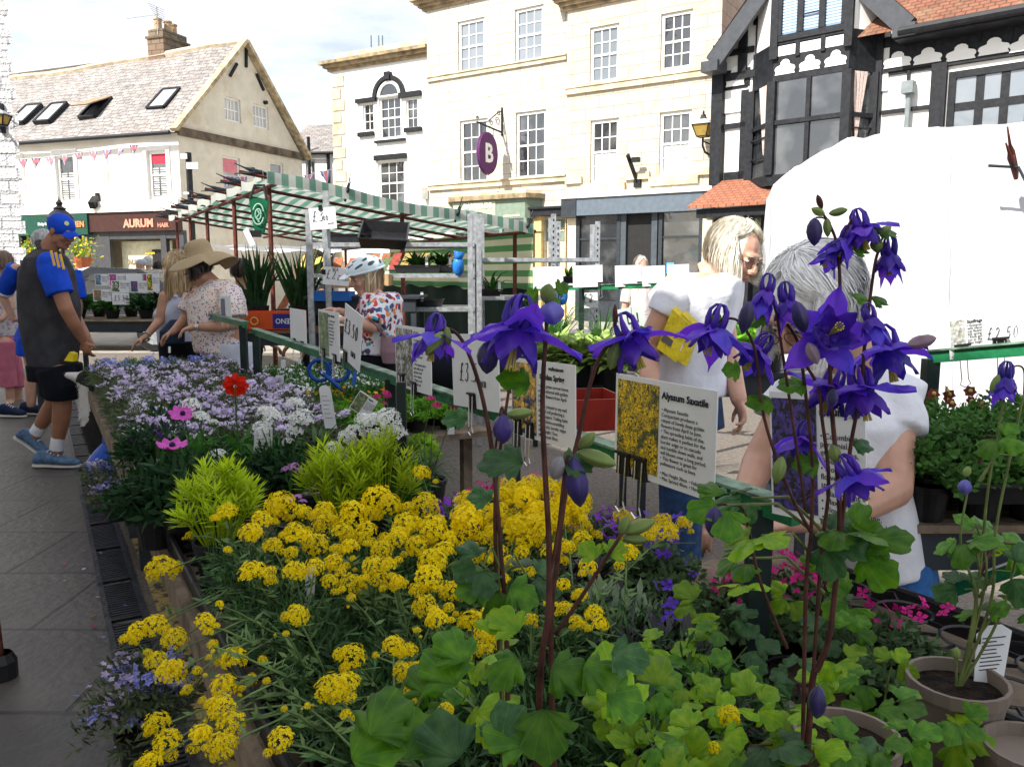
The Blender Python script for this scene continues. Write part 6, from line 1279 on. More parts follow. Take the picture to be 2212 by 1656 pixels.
hm=hairmat('silver_blonde',(.76,.70,.58),.3);hairdo(r,hc,R,(.092,.112,.104),-.085,4200,hm,front=1.1,r=.0009,flare=.3,jit=.07,wave=.4,seed=11,fringe=.1,part=.25)
def specs(par,c,R,k=1,mat=None):
 m=MB()
 for s in(-1,1):m.tube([c+R@(V((s*.033+.024*cos(t),.104-abs(cos(t))*.003,.0+.017*sin(t)))*k)for t in[i*.35 for i in range(19)]],.001*k,5);m.tube([c+R@(V(p)*k)for p in((s*.057,.1,.006),(s*.076,.07,.008),(s*.08,.0,.004))],.0014*k,5)
 m.tube([c+R@(V(p)*k)for p in((-.009,.106,.004),(0,.108,.007),(.009,.106,.004))],.0013*k,5);return m.build('glasses',mat or M_black,par,uv=False)
specs(r,hc,R,1.02)
q0=empty('padded_envelope',at(1455,730,Y-.25),'pair of yellow padded packets tucked under the arm of the woman in the white t-shirt','packet')
for dx,dy,dz in((0,0,0),(.045,.03,-.02)):
 c_=[(1452,668),(1488,700),(1460,782),(1418,752)];P=[at(x,y,Y-.22-(.05 if x<1455 else 0))+V((dx,dy,dz))for x,y in c_];m=MB();m.slab(P,V((.02,.028,.012)));o=m.build('packet',plain('yellow_packet',(.72,.55,.02),.35,.12,20,bump=.5,bscale=30),q0)
 m=MB();n_=V((-.004,-.006,0));g0,g1=P[3].lerp(P[0],.25),P[2].lerp(P[1],.25);g2,g3=P[2].lerp(P[1],.42),P[3].lerp(P[0],.42);m.slab([g0.lerp(g1,.1)+n_,g0.lerp(g1,.6)+n_,g3.lerp(g2,.6)+n_,g3.lerp(g2,.1)+n_],(0,.002,0));m.build('white_flap' if dx else 'dark_label',M_card if dx else plain('dark_label',(.12,.1,.1),.5),o)
# ============================================================ grey haired woman in front
r=person('white haired woman in glasses bending over the aquilegias, back of her arm bare',1850,2.05);Y=2.05
hc=at(1752,668,Y-.1);R=hframe((-.72,-.38,-.58));m=MB();head(m,hc,R,1.08,at(1850,790,Y-.02),.058)
sN=at(1912,885,Y-.05);eN=at(1920,1050,Y-.16);wN=at(1700,1125,Y-.32);limb(m,[sN,sN.lerp(eN,.5),eN,at(1830,1100,Y-.22),wN],[.070,.066,.056,.044,.029]);hand_(m,wN,(-1,-.2,-.05),(0,0,-1),-1,.5)
sF=at(1720,850,Y+.12);eF=at(1640,1000,Y+.05);wF=at(1600,1090,Y-.1);limb(m,[sF,eF,wF],[.055,.045,.028]);hand_(m,wF,(-.8,-.2,-.4),(0,0,-1),1,.5)
rings(m,[(at(1850,815,Y),.14,.08,X_,Y_),(at(1850,900,Y),.12,.09,X_,Y_),(at(1890,1150,Y),.09,.09,X_,Y_)]);fuse(m,'body',SK_fair,r,.0055,3);face(r,hc,R,1.08)
m=MB();rings(m,[(at(1850,792,Y),.10,.08,X_,Y_),(at(1850,825,Y),.17,.12,X_,Y_),(at(1822,900,Y),.155,.18,X_,Y_),(at(1825,1000,Y),.14,.17,X_,Y_),(at(1865,1120,Y),.125,.15,X_,Y_),(at(1890,1215,Y),.12,.15,X_,Y_)],26);m.tube([sN+V((-.05,.03,.04)),sN+V((-.01,0,.01)),sN.lerp(eN,.18),sN.lerp(eN,.33)],[.075,.088,.088,.088],18);m.tube([sF,sF.lerp(eF,.4)],[.07,.075],14);fuse(m,'tshirt',plain('pale_tshirt',(.74,.75,.80),.75,.05,6,bump=.9,bscale=7),r,.006,6,.014,7)
m=MB();rings(m,[(at(1905,1190,Y),.12,.14,X_,Y_),(at(1915,1260,Y),.125,.14,X_,Y_)]);
for s in(-.07,.08):q=at(1935,1260,Y+s);m.tube([q,V((q.x+.02,q.y,.3)),V((q.x+.02,q.y,.05))],[.095,.07,.06],14)
fuse(m,'jeans',plain('mid_blue_denim',(.03,.12,.32),.8,.2,40),r,.008,2,.003,12)
hairdo(r,hc,R,(.104,.126,.112),-.10,4200,hairmat('white_grey_hair',(.93,.93,.93),.14),front=.95,r=.001,flare=.12,jit=.035,wave=.15,seed=21,fringe=.3)
specs(r,hc,R,1.12,plain('dark_frames',(.02,.015,.02),.3))
# ============================================================ figures further off
def far_person(label,hx,hy,Y,top,hairc,skinm,group=None,fwd=(-.3,-.9,-.2),hat=None,legs=True,w=.2):
 r=person(label,hx,Y,group);hc=at(hx,hy,Y);R=hframe(fwd);m=MB();head(m,hc,R,1,hc+V((0,0,-.18)));b=hc+V((0,0,-.3));side=V((-R[1][1],R[0][1],0)).normalized()
 rings(m,[(hc+V((0,0,-.2)),.14,.08,side,side.cross(Z_)),(b+V((0,0,-.3)),.15,.1,side,side.cross(Z_)),(b+V((0,0,-.5)),.15,.1,side,side.cross(Z_))])
 for s in(-1,1):q=b+side*s*w*.95;e=q+V((0,0,-.28))+side*s*.05;w_=e+V(fwd).normalized()*.18+V((0,0,-.12));limb(m,[q+V((0,0,.03)),e,w_],[.05,.042,.028]);hand_(m,w_,V(fwd)+V((0,0,-.5)),(0,0,-1),s,.4);limb(m,[b+side*s*.09+V((0,0,-.5)),V((b.x+side.x*s*.1,b.y+side.y*s*.1,.5)),V((b.x+side.x*s*.1,b.y+side.y*s*.1,.05))],[.09,.06,.045])
 fuse(m,'body',skinm,r,.014,2);m=MB();rings(m,[(hc+V((0,0,-.17)),.08,.07,side,side.cross(Z_)),(hc+V((0,0,-.22)),w,.11,side,side.cross(Z_)),(b+V((0,0,-.25)),w*.95,.14,side,side.cross(Z_)),(b+V((0,0,-.52)),w*.95,.15,side,side.cross(Z_))])
 for s in(-1,1):q=b+side*s*w*.95;m.tube([q+V((0,0,.06)),q+V((0,0,-.18))+side*s*.03],[.07,.075],12)
 fuse(m,'shirt',top,r,.014,2,.006);m=MB();
 for s in(-1,1):m.tube([b+side*s*.08+V((0,0,-.45)),V((b.x+side.x*s*.1,b.y+side.y*s*.1,.1))],[.13,.08],12)
 fuse(m,'trousers',M_navyb,r,.014,2)
 if hairc:hairdo(r,hc,R,(.085,.104,.098),-.06,260,hairmat('far_hair',hairc),r=.003)
 if hat:
  m=MB();m.ball(hc+R@V((0,-.01,.045)),(.086,.106,.08),14,9,R)
  if hat[1]=='cap':m.slab([hc+R@V(p)for p in((-.06,.08,.04),(.06,.08,.04),(.045,.17,.02),(-.045,.17,.02))],(0,0,.008))
  else:m.lathe([(.08,.01),(.13,-.005),(.19,-.03)],20,hc+R@V((0,-.01,.05)),ax=R@Z_)
  m.build('hat',hat[0],r,smooth=True,uv=False)
 return r
M_wsh=plain('white_shirt',(.72,.72,.74),.8)
far_person('man in a white and navy cap with sunglasses walking past the salon',305,572,17,M_wsh,None,SK_fair,fwd=(-.9,-.3,-.1),hat=(plain('pale_cap',(.5,.52,.6),.6),'cap'))
far_person('short white haired pedestrian in front of the salon window',321,567,17.6,M_wsh,(.6,.6,.58),SK_fair,fwd=(.1,1,0));far_person('dark haired pedestrian beside the salon poster',343,577,18.2,M_navyb,(.03,.02,.02),SK_mid,fwd=(.6,.8,0))
q=far_person('grey haired person in a pale top carrying a dark bag outside the grey fronted shop',1385,575,11,plain('pale_pink_top',(.70,.62,.6),.8),(.55,.5,.46),SK_fair,fwd=(.3,-.9,-.3))
far_person('stallholder in black with cropped dark hair under the striped canopy',527,588,8.3,M_navyb,(.03,.02,.015),SK_mid,fwd=(.7,.5,-.1));far_person('person in a yellow straw hat with a dark band behind the steel uprights',676,572,7.9,plain('dark_jacket',(.02,.02,.025),.8),(.1,.06,.04),SK_tan,fwd=(-.7,-.5,-.35),hat=(plain('yellow_straw',(.60,.42,.10),.7,.15,60),'brim'))
# ============================================================ dog
q=at(205,930,5.6);r=empty('dog',V((q.x,q.y,0)),'black and white border collie sitting by the bench with its nose up','dog');Y=5.6
m=MB();hd=at(186,818,Y);nose=at(145,810,Y-.03)
m.ball(hd,(.075,.065,.06),12,9);m.tube([hd+V((-.03,0,.0)),hd.lerp(nose,.6),nose],[.052,.034,.022],10);m.ball(nose,.021,8,6);m.ball(hd+V((-.05,0,.025)),(.03,.04,.02))
m.tube([hd+V((.02,0,-.01)),at(203,860,Y),at(212,895,Y)],[.065,.09,.12],12);rings(m,[(at(205,868,Y),.075,.09,V((.8,0,.6)),Y_),(at(214,905,Y),.125,.125,V((.9,0,.4)),Y_),(at(235,950,Y),.14,.14,V((.85,0,.5)),Y_),(at(252,985,Y),.15,.16,V((.8,0,.6)),Y_),(at(258,1005,Y),.1,.12,V((.8,0,.6)),Y_)])
for s in(-.07,.07):limb(m,[at(205,915,Y+s),at(208,955,Y+s),at(209,985,Y+s),V((at(209,985,Y).x,Y+s,.02))],[.06,.034,.026,.026]);k=V((at(206,985,Y).x,Y+s-.0,.022));m.ball(k+V((-.02,0,0)),(.045,.03,.022))
for s in(-.13,.13):limb(m,[at(252,965,Y+s),at(228,985,Y+s),at(250,1004,Y+s),V((at(232,1000,Y).x,Y+s,.02))],[.085,.06,.03,.024])
m.tube([at(262,1000,Y),at(285,1008,Y),at(300,1006,Y)],[.05,.04,.015],8)
def dogmat():
 mm,n,b=newmat('collie_coat');b.inputs['Roughness'].default_value=.75;g=nd(n,'ShaderNodeNewGeometry');sp_=nd(n,'ShaderNodeSeparateXYZ');lk(n,g.outputs['Position'],sp_.inputs[0])
 z=nd(n,'ShaderNodeTexNoise');z.inputs['Scale'].default_value=18;lk(n,g.outputs['Position'],z.inputs[0])
 ctr=at(190,905,Y);zc=nd(n,'ShaderNodeVectorMath',operation='SUBTRACT');zc.inputs[1].default_value=tuple(at(180,872,Y));lk(n,g.outputs['Position'],zc.inputs[0]);sc_=nd(n,'ShaderNodeVectorMath',operation='MULTIPLY');sc_.inputs[1].default_value=(8.5,3.5,6.0);lk(n,zc.outputs[0],sc_.inputs[0]);ln=nd(n,'ShaderNodeVectorMath',operation='LENGTH');lk(n,sc_.outputs[0],ln.inputs[0])
 z2=nd(n,'ShaderNodeVectorMath',operation='SUBTRACT');z2.inputs[1].default_value=tuple(at(150,812,Y));lk(n,g.outputs['Position'],z2.inputs[0]);s2_=nd(n,'ShaderNodeVectorMath',operation='MULTIPLY');s2_.inputs[1].default_value=(9,14,15);lk(n,z2.outputs[0],s2_.inputs[0]);l2=nd(n,'ShaderNodeVectorMath',operation='LENGTH');lk(n,s2_.outputs[0],l2.inputs[0])
 mn=nd(n,'ShaderNodeMath',operation='MINIMUM');lk(n,ln.outputs['Value'],mn.inputs[0]);lk(n,l2.outputs['Value'],mn.inputs[1]);zl=nd(n,'ShaderNodeMath',operation='MULTIPLY');zl.inputs[1].default_value=6.0;lk(n,sp_.outputs[2],zl.inputs[0]);m3=nd(n,'ShaderNodeMath',operation='MINIMUM');lk(n,mn.outputs[0],m3.inputs[0]);lk(n,zl.outputs[0],m3.inputs[1])
 ad=nd(n,'ShaderNodeMath',operation='MULTIPLY_ADD');ad.inputs[1].default_value=.6;lk(n,z.outputs[0],ad.inputs[0]);lk(n,m3.outputs[0],ad.inputs[2]);r_=nd(n,'ShaderNodeValToRGB');r_.color_ramp.elements[0].position=.98;r_.color_ramp.elements[0].color=(.55,.53,.5,1);r_.color_ramp.elements[1].position=1.0;r_.color_ramp.elements[1].color=(.008,.008,.009,1)
 e=nd(n,'ShaderNodeMath',operation='MULTIPLY');e.inputs[1].default_value=.77;lk(n,ad.outputs[0],e.inputs[0]);lk(n,e.outputs[0],r_.inputs[0]);lk(n,r_.outputs[0],b.inputs['Base Color']);return mm
dm=dogmat();bd=fuse(m,'body',dm,r,.008,3)
rd=random.Random(2);m=MB();vs=bd.data.vertices;off=V(r.location)
for _ in range(5200):
 v=vs[rd.randrange(len(vs))];p=v.co+off
 if(p-nose).length<.09:continue
 l_=.028*rd.uniform(.5,1.3);d=(v.normal*.6+V((rd.gauss(.1,.25),rd.gauss(0,.25),-.8))).normalized();m.add([p+V((-.0015,0,0)),p+V((.0015,0,0)),p+d*l_],[(0,1,2)])
m.build('fur',dm,r,recalc=False,uv=False)
MB().ball(nose+V((-.012,0,.006)),.016,8,6).build('nose',M_black,r,uv=False,smooth=True)
for s in(-1,1):m=MB();a=hd+V((.035,s*.05,.03));m.tube([a,a+V((.03,s*.03,.01)),a+V((.045,s*.035,-.045))],[.028,.026,.006],8,flat=.5);m.build('ear',M_black,r,smooth=True,uv=False);MB().ball(hd+V((-.05,s*.033,.03)),.009,8,6).build('eye',plain('dog_eye',(.05,.02,.01),.1),r,uv=False)
q=V((at(246,1000,5.1).x,5.1,at(246,1012,5.1).z));q.z=0;m=MB();z0=at(246,1012,5.1).z
tag(MB().lathe([(0,0),(.16,0),(.165,.05),(.11,.12),(.06,.17),(.05,.28),(.04,.28),(0,.26)],18,(q.x,q.y,max(0,z0))).build('water_carrier',plain('bright_blue_plastic',(.01,.08,.45),.3,.1),smooth=False),'bright blue plastic funnel shaped stand on the road beside the dog','stand')
# ============================================================ flower bench
rd=random.Random(42)
bn=empty('flower_bench',st(3,.7,0),'long weathered wooden bench holding trays of potted flowers','bench')
def sbox(m,s0,s1,t0,t1,z0,z1):m.hexa([st(s0,t0,z0),st(s1,t0,z0),st(s1,t1,z0),st(s0,t1,z0),st(s0,t0,z1),st(s1,t0,z1),st(s1,t1,z1),st(s0,t1,z1)]);return m
m=MB()
for k in range(7):sbox(m,.1,6.4,.28+k*.13,.28+k*.13+.1,.575,.60)
for k in range(9):sbox(m,.3+k*.72,.38+k*.72,.285,1.18,.5,.574)
m.build('slatted_top',M_wood,bn)
sbox(MB(),.1,6.4,.255,.279,.53,.605).build('edge_plank',M_wood,bn)
for s in(.5,2.4,4.3,6.2):
 for t in(.36,1.1):sbox(MB(),s,s+.06,t,t+.06,0,.5).build('leg',M_wood,bn)
BZ=.605
# ---- moulded carrying tray with ring cells
def carry_tray(label,s,t,ns=4,nt=2,c=.15,z=BZ,group='black carrying trays on the flower bench'):
 L_,W_=ns*c+.03,nt*c+.03;o=st(s,t,z);r=empty('carrying_tray',o,label,'tray',group);m=MB();h=.052
 def P(a,b,k):return st(s+a,t+b,z+k)
 sbox(m,s-L_/2,s+L_/2,t-W_/2,t-W_/2+.006,z,z+h);sbox(m,s-L_/2,s+L_/2,t+W_/2-.006,t+W_/2,z,z+h);sbox(m,s-L_/2,s-L_/2+.006,t-W_/2+.006,t+W_/2-.006,z,z+h);sbox(m,s+L_/2-.006,s+L_/2,t-W_/2+.006,t+W_/2-.006,z,z+h)
 m.tube([P(a*L_/2,b*W_/2,h)for a,b in((-1,-1),(1,-1),(1,1),(-1,1),(-1,-1))],.008,6);m.build('rim',M_bplast,r,uv=False);m=MB()
 for i in range(ns):
  for j in range(nt):
   a,b=(i-(ns-1)/2)*c,(j-(nt-1)/2)*c
   for q in(.058,):m.tube([P(a+q*cos(w_),b+q*sin(w_),h-.006)for w_ in[2*pi*k/20 for k in range(21)]],.0035,4,cap=False)
   for w_ in(pi/4,3*pi/4,-pi/4,-3*pi/4,0,pi/2,pi,-pi/2):m.bar(P(a+.058*cos(w_),b+.058*sin(w_),h-.006),P(a+(c*.7 if abs(sin(2*w_))>.5 else c/2)*cos(w_),b+(c*.7 if abs(sin(2*w_))>.5 else c/2)*sin(w_),h-.006),.004,.007)
 m.build('lattice',M_bplast,r,uv=False,recalc=False);return r
k=0
for s_ in(.45,1.08,1.71,2.34,2.97,3.6):
 for t_ in(.45,.79,1.02):
  if t_==1.02 and s_>2:continue
  carry_tray('black lattice carrying tray among the pots on the flower bench',s_,t_ if t_<1 else 1.13,4,2)
M_soil=plain('potting_soil',(.022,.013,.008),.95,.7,60,bump=1,bscale=150)
def pot(par,p,r=.065,h=.11,mat=None,soil=True):
 m=MB();p=V(p);m.lathe([(0,0),(r*.74,0),(r*.95,h*.85),(r*1.0,h*.86),(r*1.02,h),(r*.94,h),(r*.9,h*.85),(0,h*.83)],20,p);o=m.build('pot',mat or M_bplast,par,smooth=False,uv=False)
 if soil:MB().lathe([(r*.92,h*.86),(r*.5,h*.9),(0,h*.91)],16,p).build('soil',M_soil,o,uv=False)
 return o
def nflower(m,c,ax,r,n,wid=.55,cup=.25,notch=False,ph=0):
 """small flower: n petals round axis ax"""
 ax=V(ax).normalized();a=ax.orthogonal().normalized();b=ax.cross(a);c=V(c)
 for k in range(n):
  w_=2*pi*k/n+ph;d=a*cos(w_)+b*sin(w_);s=ax.cross(d);q0=len(m.v)
  m.v+=[c,c+d*r*.6+s*r*wid*.5+ax*r*cup,c+d*r*(.96 if notch else 1.05)+ax*r*cup*.8,c+d*r*.6-s*r*wid*.5+ax*r*cup];m.f.append((q0,q0+1,q0+2,q0+3));m.mi.append(m.cur)
def flowerball(name,R,n,r,npet,flat=.7,wid=.7,seed=0,low=-.1,jit=.12):
 q=random.Random(seed);m=MB()
 for i in range(n):
  z=low+(1-low)*(i+.5)/n;a=i*2.39996+q.uniform(-.2,.2);s=sqrt(max(0,1-z*z));p=V((s*cos(a),s*sin(a),z*flat))*R*(1+q.uniform(-jit,jit));d=V((s*cos(a),s*sin(a),z+.2))+V((q.gauss(0,.25),q.gauss(0,.25),q.gauss(0,.2)))
  nflower(m,p,d,r*q.uniform(.8,1.15),npet,wid,.25,ph=q.uniform(0,2));
 me_=m.build(name,M_yel,None,recalc=False,uv=False);d_=me_.data;bpy.data.objects.remove(me_);return d_
def put(name,data,par,p,sc=1.0,rot=None):
 o=bpy.data.objects.new(name,data);COL.objects.link(o);o.parent=par;o.location=V(p)-V(par.location);o.scale=(sc,sc,sc);o.rotation_euler=rot or(rd.uniform(-.35,.35),rd.uniform(-.35,.35),rd.uniform(0,6.28));return o
def remat(d,mat):d.materials.clear();d.materials.append(mat);return d
M_aly=plain('alyssum_yellow',(1.0,.73,.001),.5,.15,9,trans=.32,objvar=.12);M_stem=leafmat('stem_green',(.16,.26,.08),.1)
ALY=[remat(flowerball('flower_head',1,84,.21,4,.95,.85,seed=i,low=-.35,jit=.16),M_aly)for i in range(4)]
heads=[tuple(int(v)for v in q.split(','))for q in '''350,1229,30 297,1366,22 333,1353,25 378,1381,25 443,1343,20 337,1429,22 370,1454,30 505,1426,28 483,1483,27 480,1529,27 500,1566,30 477,1613,29 340,1563,26 363,1603,28 327,1643,22 433,1586,22 607,1596,25 547,1239,28 637,1236,24 642,1329,23 543,1153,25 563,1123,20 637,1149,22 683,1179,27 700,1133,25 490,1108,22 717,1489,33 713,1256,18 760,1419,28 747,1479,28 850,1396,23 757,1183,20 934,1213,30 924,1249,28 825,1189,22 760,1263,24 804,1223,22 817,1249,20 840,1223,18 917,1309,24 944,1336,22 1004,1236,22 974,1276,22 1010,1126,33 997,1159,28 937,1143,30 880,1136,30 1037,1159,14 1064,1149,16 1110,1136,22 1130,1166,30 1164,1139,33 1197,1133,28 1190,1196,22 1257,1143,25 1257,1166,20 1270,1223,18 1354,1196,22 1394,1149,25 1440,1149,22 1230,1183,14 1217,1263,15 1254,1286,17 1217,1313,15 1284,1326,20 1297,1349,17 1244,1343,15 1184,1296,15 1147,1339,15 1020,1346,30 1060,1333,25 1047,1366,22 1044,1396,25 884,1406,18 870,1449,20 897,1446,18 924,1466,20 834,1506,18 857,1509,15 884,1493,14 914,1436,13 964,1533,16 911,1023,18 816,1078,30 842,1090,24 919,1094,30 700,1104,22 765,1113,32 606,1092,30 600,1110,22 655,1160,18 1006,1118,32 1345,1118,20 1430,1128,20 1478,1130,16 1575,1545,22 1540,1615,14 660,1110,16 740,1150,24 860,1160,22 720,1215,20 790,1150,24 590,1180,20 900,1180,24 960,1190,22 1030,1200,18 1075,1195,20 1100,1215,16 1140,1225,18 680,1225,20 860,1265,18 900,1275,16 1085,1250,14 1010,1085,26'''.split()]
poly_=[(560,1120),(1020,1110),(1260,1180),(1180,1330),(1000,1400),(900,1560),(560,1600),(380,1480),(420,1330)]
for k in range(70):
 x,y=rd.randint(380,1260),rd.randint(1110,1600)
 if all(((x-a)**2+(y-b)**2)**.5>26 for a,b,c in heads)and 1100+abs(x-800)*.5<y+150 and(x<950 or y<1350):heads.append((x,y,rd.randint(7,14)))
for k in range(46):a=rd.uniform(0,6.28);q=sqrt(rd.random());heads.append((1150+int(112*q*cos(a)),1090+int(50*q*sin(a)),rd.randint(18,26)))
M_alf=leafmat('alyssum_leaf',(.05,.115,.035),.2,.6,var=.6,ov=.2)
def narrow_mass(seed,n,R,H,ll=.05,lw=.008,mat=None,name='foliage',up=(.1,1.3),zoff=0):
 """dense mound of small narrow leaves borne on short branching stems"""
 q=random.Random(seed);m=MB()
 for k in range(n):
  a=q.uniform(0,6.28);rr=R*sqrt(q.random());hh=H*(1-(rr/R)**2*.7)*q.uniform(.25,1);b=V((rr*cos(a),rr*sin(a),hh+zoff));dirn=V((cos(a)*rr/R*1.1+q.gauss(0,.35),sin(a)*rr/R*1.1+q.gauss(0,.35),q.uniform(*up))).normalized()
  for j in range(7):
   w_=j*2.4+q.random();sd=dirn.orthogonal().normalized();s2=dirn.cross(sd);lat=(sd*cos(w_)+s2*sin(w_));d=(dirn*.55+lat*.75).normalized();o=b+dirn*ll*.22*j;l_=ll*q.uniform(.6,1.1);s=d.cross(dirn).normalized()*lw*q.uniform(.7,1.2);tip=o+d*l_+dirn*l_*.12;mid=o.lerp(tip,.55)
   q0=len(m.v);m.v+=[o,mid+s,tip,mid-s];m.f.append((q0,q0+1,q0+2,q0+3));m.mi.append(0)
 o=m.build(name,mat,None,recalc=False,uv=False);d_=o.data;bpy.data.objects.remove(o);return d_
M_als=leafmat('alyssum_stem',(.13,.21,.07),.1,.5);ALF=[narrow_mass(50+i,105,.085,.10,.032,.0028,M_alf)for i in range(3)]
pots=[]
for s in[.78+.15*i for i in range(8)]:
 for t in(.38,.53,.68,.83):pots.append([s+rd.uniform(-.01,.01),t+rd.uniform(-.01,.01),[]])
for x,y,rpx in heads:
 z=.86+rd.uniform(-.025,.025)
 if x<420:z=.74+(420-x)*-.0002
 elif x<560 and y>1400:z=.78
 if y<1110:z+=.02
 p=atz(x,y,z);rad=rpx*p.y/ray(x,y).y/1767.0;s,t=p.dot(AX),p.dot(BX)
 bp=min(pots,key=lambda q:(q[0]-s)**2+(q[1]-t)**2+.02*len(q[2])**2*.02);bp[2].append((p,rad))
ai=0
for s,t,hd_ in pots:
 b=st(s,t,BZ)
 if not hd_ and(t<.6 or s>1.5):continue
 r=empty('alyssum_plant',b,None,'plant','yellow alyssum plants on the flower bench');r['label']='yellow alyssum with grey green leaves among the many on the flower bench'
 pot(r,b);put('foliage',ALF[ai%3],r,b+V((0,0,.1)),1.0,(0,0,rd.uniform(0,6)));ai+=1
 m=MB()
 for p,rad in hd_:
  a=b+V((rd.uniform(-.03,.03),rd.uniform(-.03,.03),.1));mid=a.lerp(p,.5)+V((rd.uniform(-.02,.02),rd.uniform(-.02,.02),.05 if p.z<.82 else.01));e=p-V((0,0,rad*.3));pts=[a,a.lerp(mid,.6)+V((0,0,.012)),mid,mid.lerp(e,.6)+V((0,0,.004)),e];m.tube(pts,[.0025,.0022,.002,.0017,.0013],4,cap=False)
  for i in range(9):
   k=rd.uniform(.1,.85);o=a.lerp(mid,k*2)if k<.5 else mid.lerp(e,k*2-1);d=V((rd.gauss(0,1),rd.gauss(0,1),.5)).normalized();sd=d.orthogonal().normalized()*.0032;l_=rd.uniform(.018,.035);m.add([o,o+d*l_*.5+sd,o+d*l_,o+d*l_*.5-sd],[(0,1,2,3)])
  for i in range(3):
   o=p+V((rd.gauss(0,rad),rd.gauss(0,rad),-rad*rd.uniform(.2,1.2)));m.tube([e-V((0,0,rad*.8)),o],.0008,3,cap=False)
 if hd_:m.build('stems',M_als,r,recalc=False,uv=False)
 for p,rad in hd_:
  put('flower_head',ALY[rd.randrange(4)],r,p,rad*.98)
  for i in range(2):put('flower_head',ALY[rd.randrange(4)],r,p+V((rd.gauss(0,rad),rd.gauss(0,rad),-rad*rd.uniform(.1,.9))),rad*rd.uniform(.3,.55))
def tuft_plant(kind,label,x,y,z,group=None,cat='plant',potr=.065,poth=.11,potmat=None,zb=None,at_=None):
 """empties a plant at the place where photo point x,y lies at height z; returns root and the pot top point"""
 p=atz(x,y,z)if at_ is None else at_;b=V((p.x,p.y,BZ if zb is None else zb));r=empty(kind,b,label,cat,group)
 if poth:pot(r,b,potr,poth,potmat)
 return r,b+V((0,0,poth*.9))
# ---- lime green rosette plants
def rosettes(par,c,R,H,n,ll,lw,mat,seed=0,per=16,zup=.9,name='foliage',up2=.0):
 q=random.Random(seed);m=MB()
 for k in range(n):
  a=q.uniform(0,6.28);rr=R*sqrt(q.random());b=V(c)+V((rr*.35*cos(a),rr*.35*sin(a),0));e=V(c)+V((rr*cos(a),rr*sin(a),H*(1-.45*(rr/R)**2)*q.uniform(.75,1.1)));m.tube([b,b.lerp(e,.5)+V((0,0,.01)),e],.0016,4,cap=False)
  ax=((e-b).normalized()+V((0,0,.5))).normalized();sd=ax.orthogonal().normalized();s2=ax.cross(sd)
  for j in range(per):
   w_=j*2.4+q.random();el=zup*(.25+.75*j/per)+q.uniform(-.1,.1);d=(sd*cos(w_)+s2*sin(w_))*cos(el)+ax*sin(el);l_=ll*q.uniform(.7,1.1);o=e-ax*(1-j/per)*ll*.9;s=ax.cross(d).normalized()*lw;q1=o+d*l_*.6+ax*l_*.05;tip=o+d*l_+ax*l_*(.1+up2);m.add([o-s*.3,o+s*.3,q1+s,tip,q1-s],[(0,1,2,3,4)])
 return m.build(name,mat,par,recalc=False,uv=False)
for i,(x,y,R,H,n,tx)in enumerate(((470,1120,.115,.21,60,'lime green feathery wallflower nearest the bench edge, in a black pot'),(735,1075,.12,.22,56,'lime green feathery plant behind the alyssum, left of its twin'),(830,1068,.10,.24,44,'tall lime green feathery plant below the white candytuft'))):
 r,c=tuft_plant('lime_foliage_plant',tx,x,y,.77,'lime green feathery plants');rosettes(r,c,R,H,n,.042,.0032,L_lime,i)
# ---- phlox: lilac carpet at the far end of the bench
M_phl=plain('phlox_lilac',(.68,.58,.80),.6,.12,40,trans=.3,objvar=.12);M_phw=plain('phlox_pale',(.78,.72,.84),.6,.1,40,trans=.3);M_phb=plain('phlox_blue',(.36,.38,.85),.6,.12,40,trans=.3)
M_phl.node_tree.nodes['Principled BSDF'].inputs['Roughness'].default_value=.7;PHX=[]
for i in range(4):
 m=MB();q=random.Random(i)
 for k in range(11):nflower(m,V((q.gauss(0,.018),q.gauss(0,.018),q.gauss(0,.006))),(q.gauss(0,.4),q.gauss(0,.4)-.4,1),.0105,5,.75,.1,ph=q.random())
 o=m.build('flower_cluster',M_phl if i<2 else(M_phw if i==2 else M_phb),None,recalc=False,uv=False);PHX.append(o.data);bpy.data.objects.remove(o)
M_phf=leafmat('phlox_leaf',(.085,.115,.05),.2,.5);PHF=[narrow_mass(80+i,110,.10,.085,.03,.0035,M_phf)for i in range(3)];PHG=narrow_mass(90,150,.10,.09,.03,.003,leafmat('moss_green_leaf',(.07,.16,.02),.2))
n=0
for i in range(24):
 for j in range(6):
  s=3.25+i*.137;t=.38+j*.142
  if s>6.35:continue
  p3=st(s,t,.8);q=p3-CAM;yv=828-1767*(q.y*-_s+q.z*_c)/(q.y*_c-q.z*_s)if False else None
  zc_=q.y*_c-q.z*_s;yy=828-1767*(q.z*_c+q.y*_s)/zc_;xx=1106+1767*q.x/zc_
  if yy>960 or(xx>700 and yy<860)or(t>1.05 and s<3.7)or(t>.95 and s<3.4):continue
  b=st(s+rd.uniform(-.02,.02),t+rd.uniform(-.02,.02),BZ);r=empty('phlox_plant',b,'low mound of lilac phlox in the massed carpet at the far end of the bench','plant','lilac phlox massed at the far end of the bench');pot(r,b,.055,.1,soil=False)
  green=i>19 and j<3 and rd.random()<.6;put('foliage',PHG if green else PHF[n%3],r,b+V((0,0,.09)),1.0,(0,0,rd.uniform(0,6)));n+=1
  for k in range(rd.randint(1,3)if green or rd.random()<.25 else rd.randint(3,6)):a=rd.uniform(0,6.28);q_=rd.uniform(0,.09);put('flower_cluster',PHX[3 if(s>5.9 and t<1.0)else rd.choice((0,0,1,2))],r,b+V((q_*cos(a),q_*sin(a),.185+rd.uniform(-.012,.035)-q_*.3)),rd.uniform(.8,1.25))
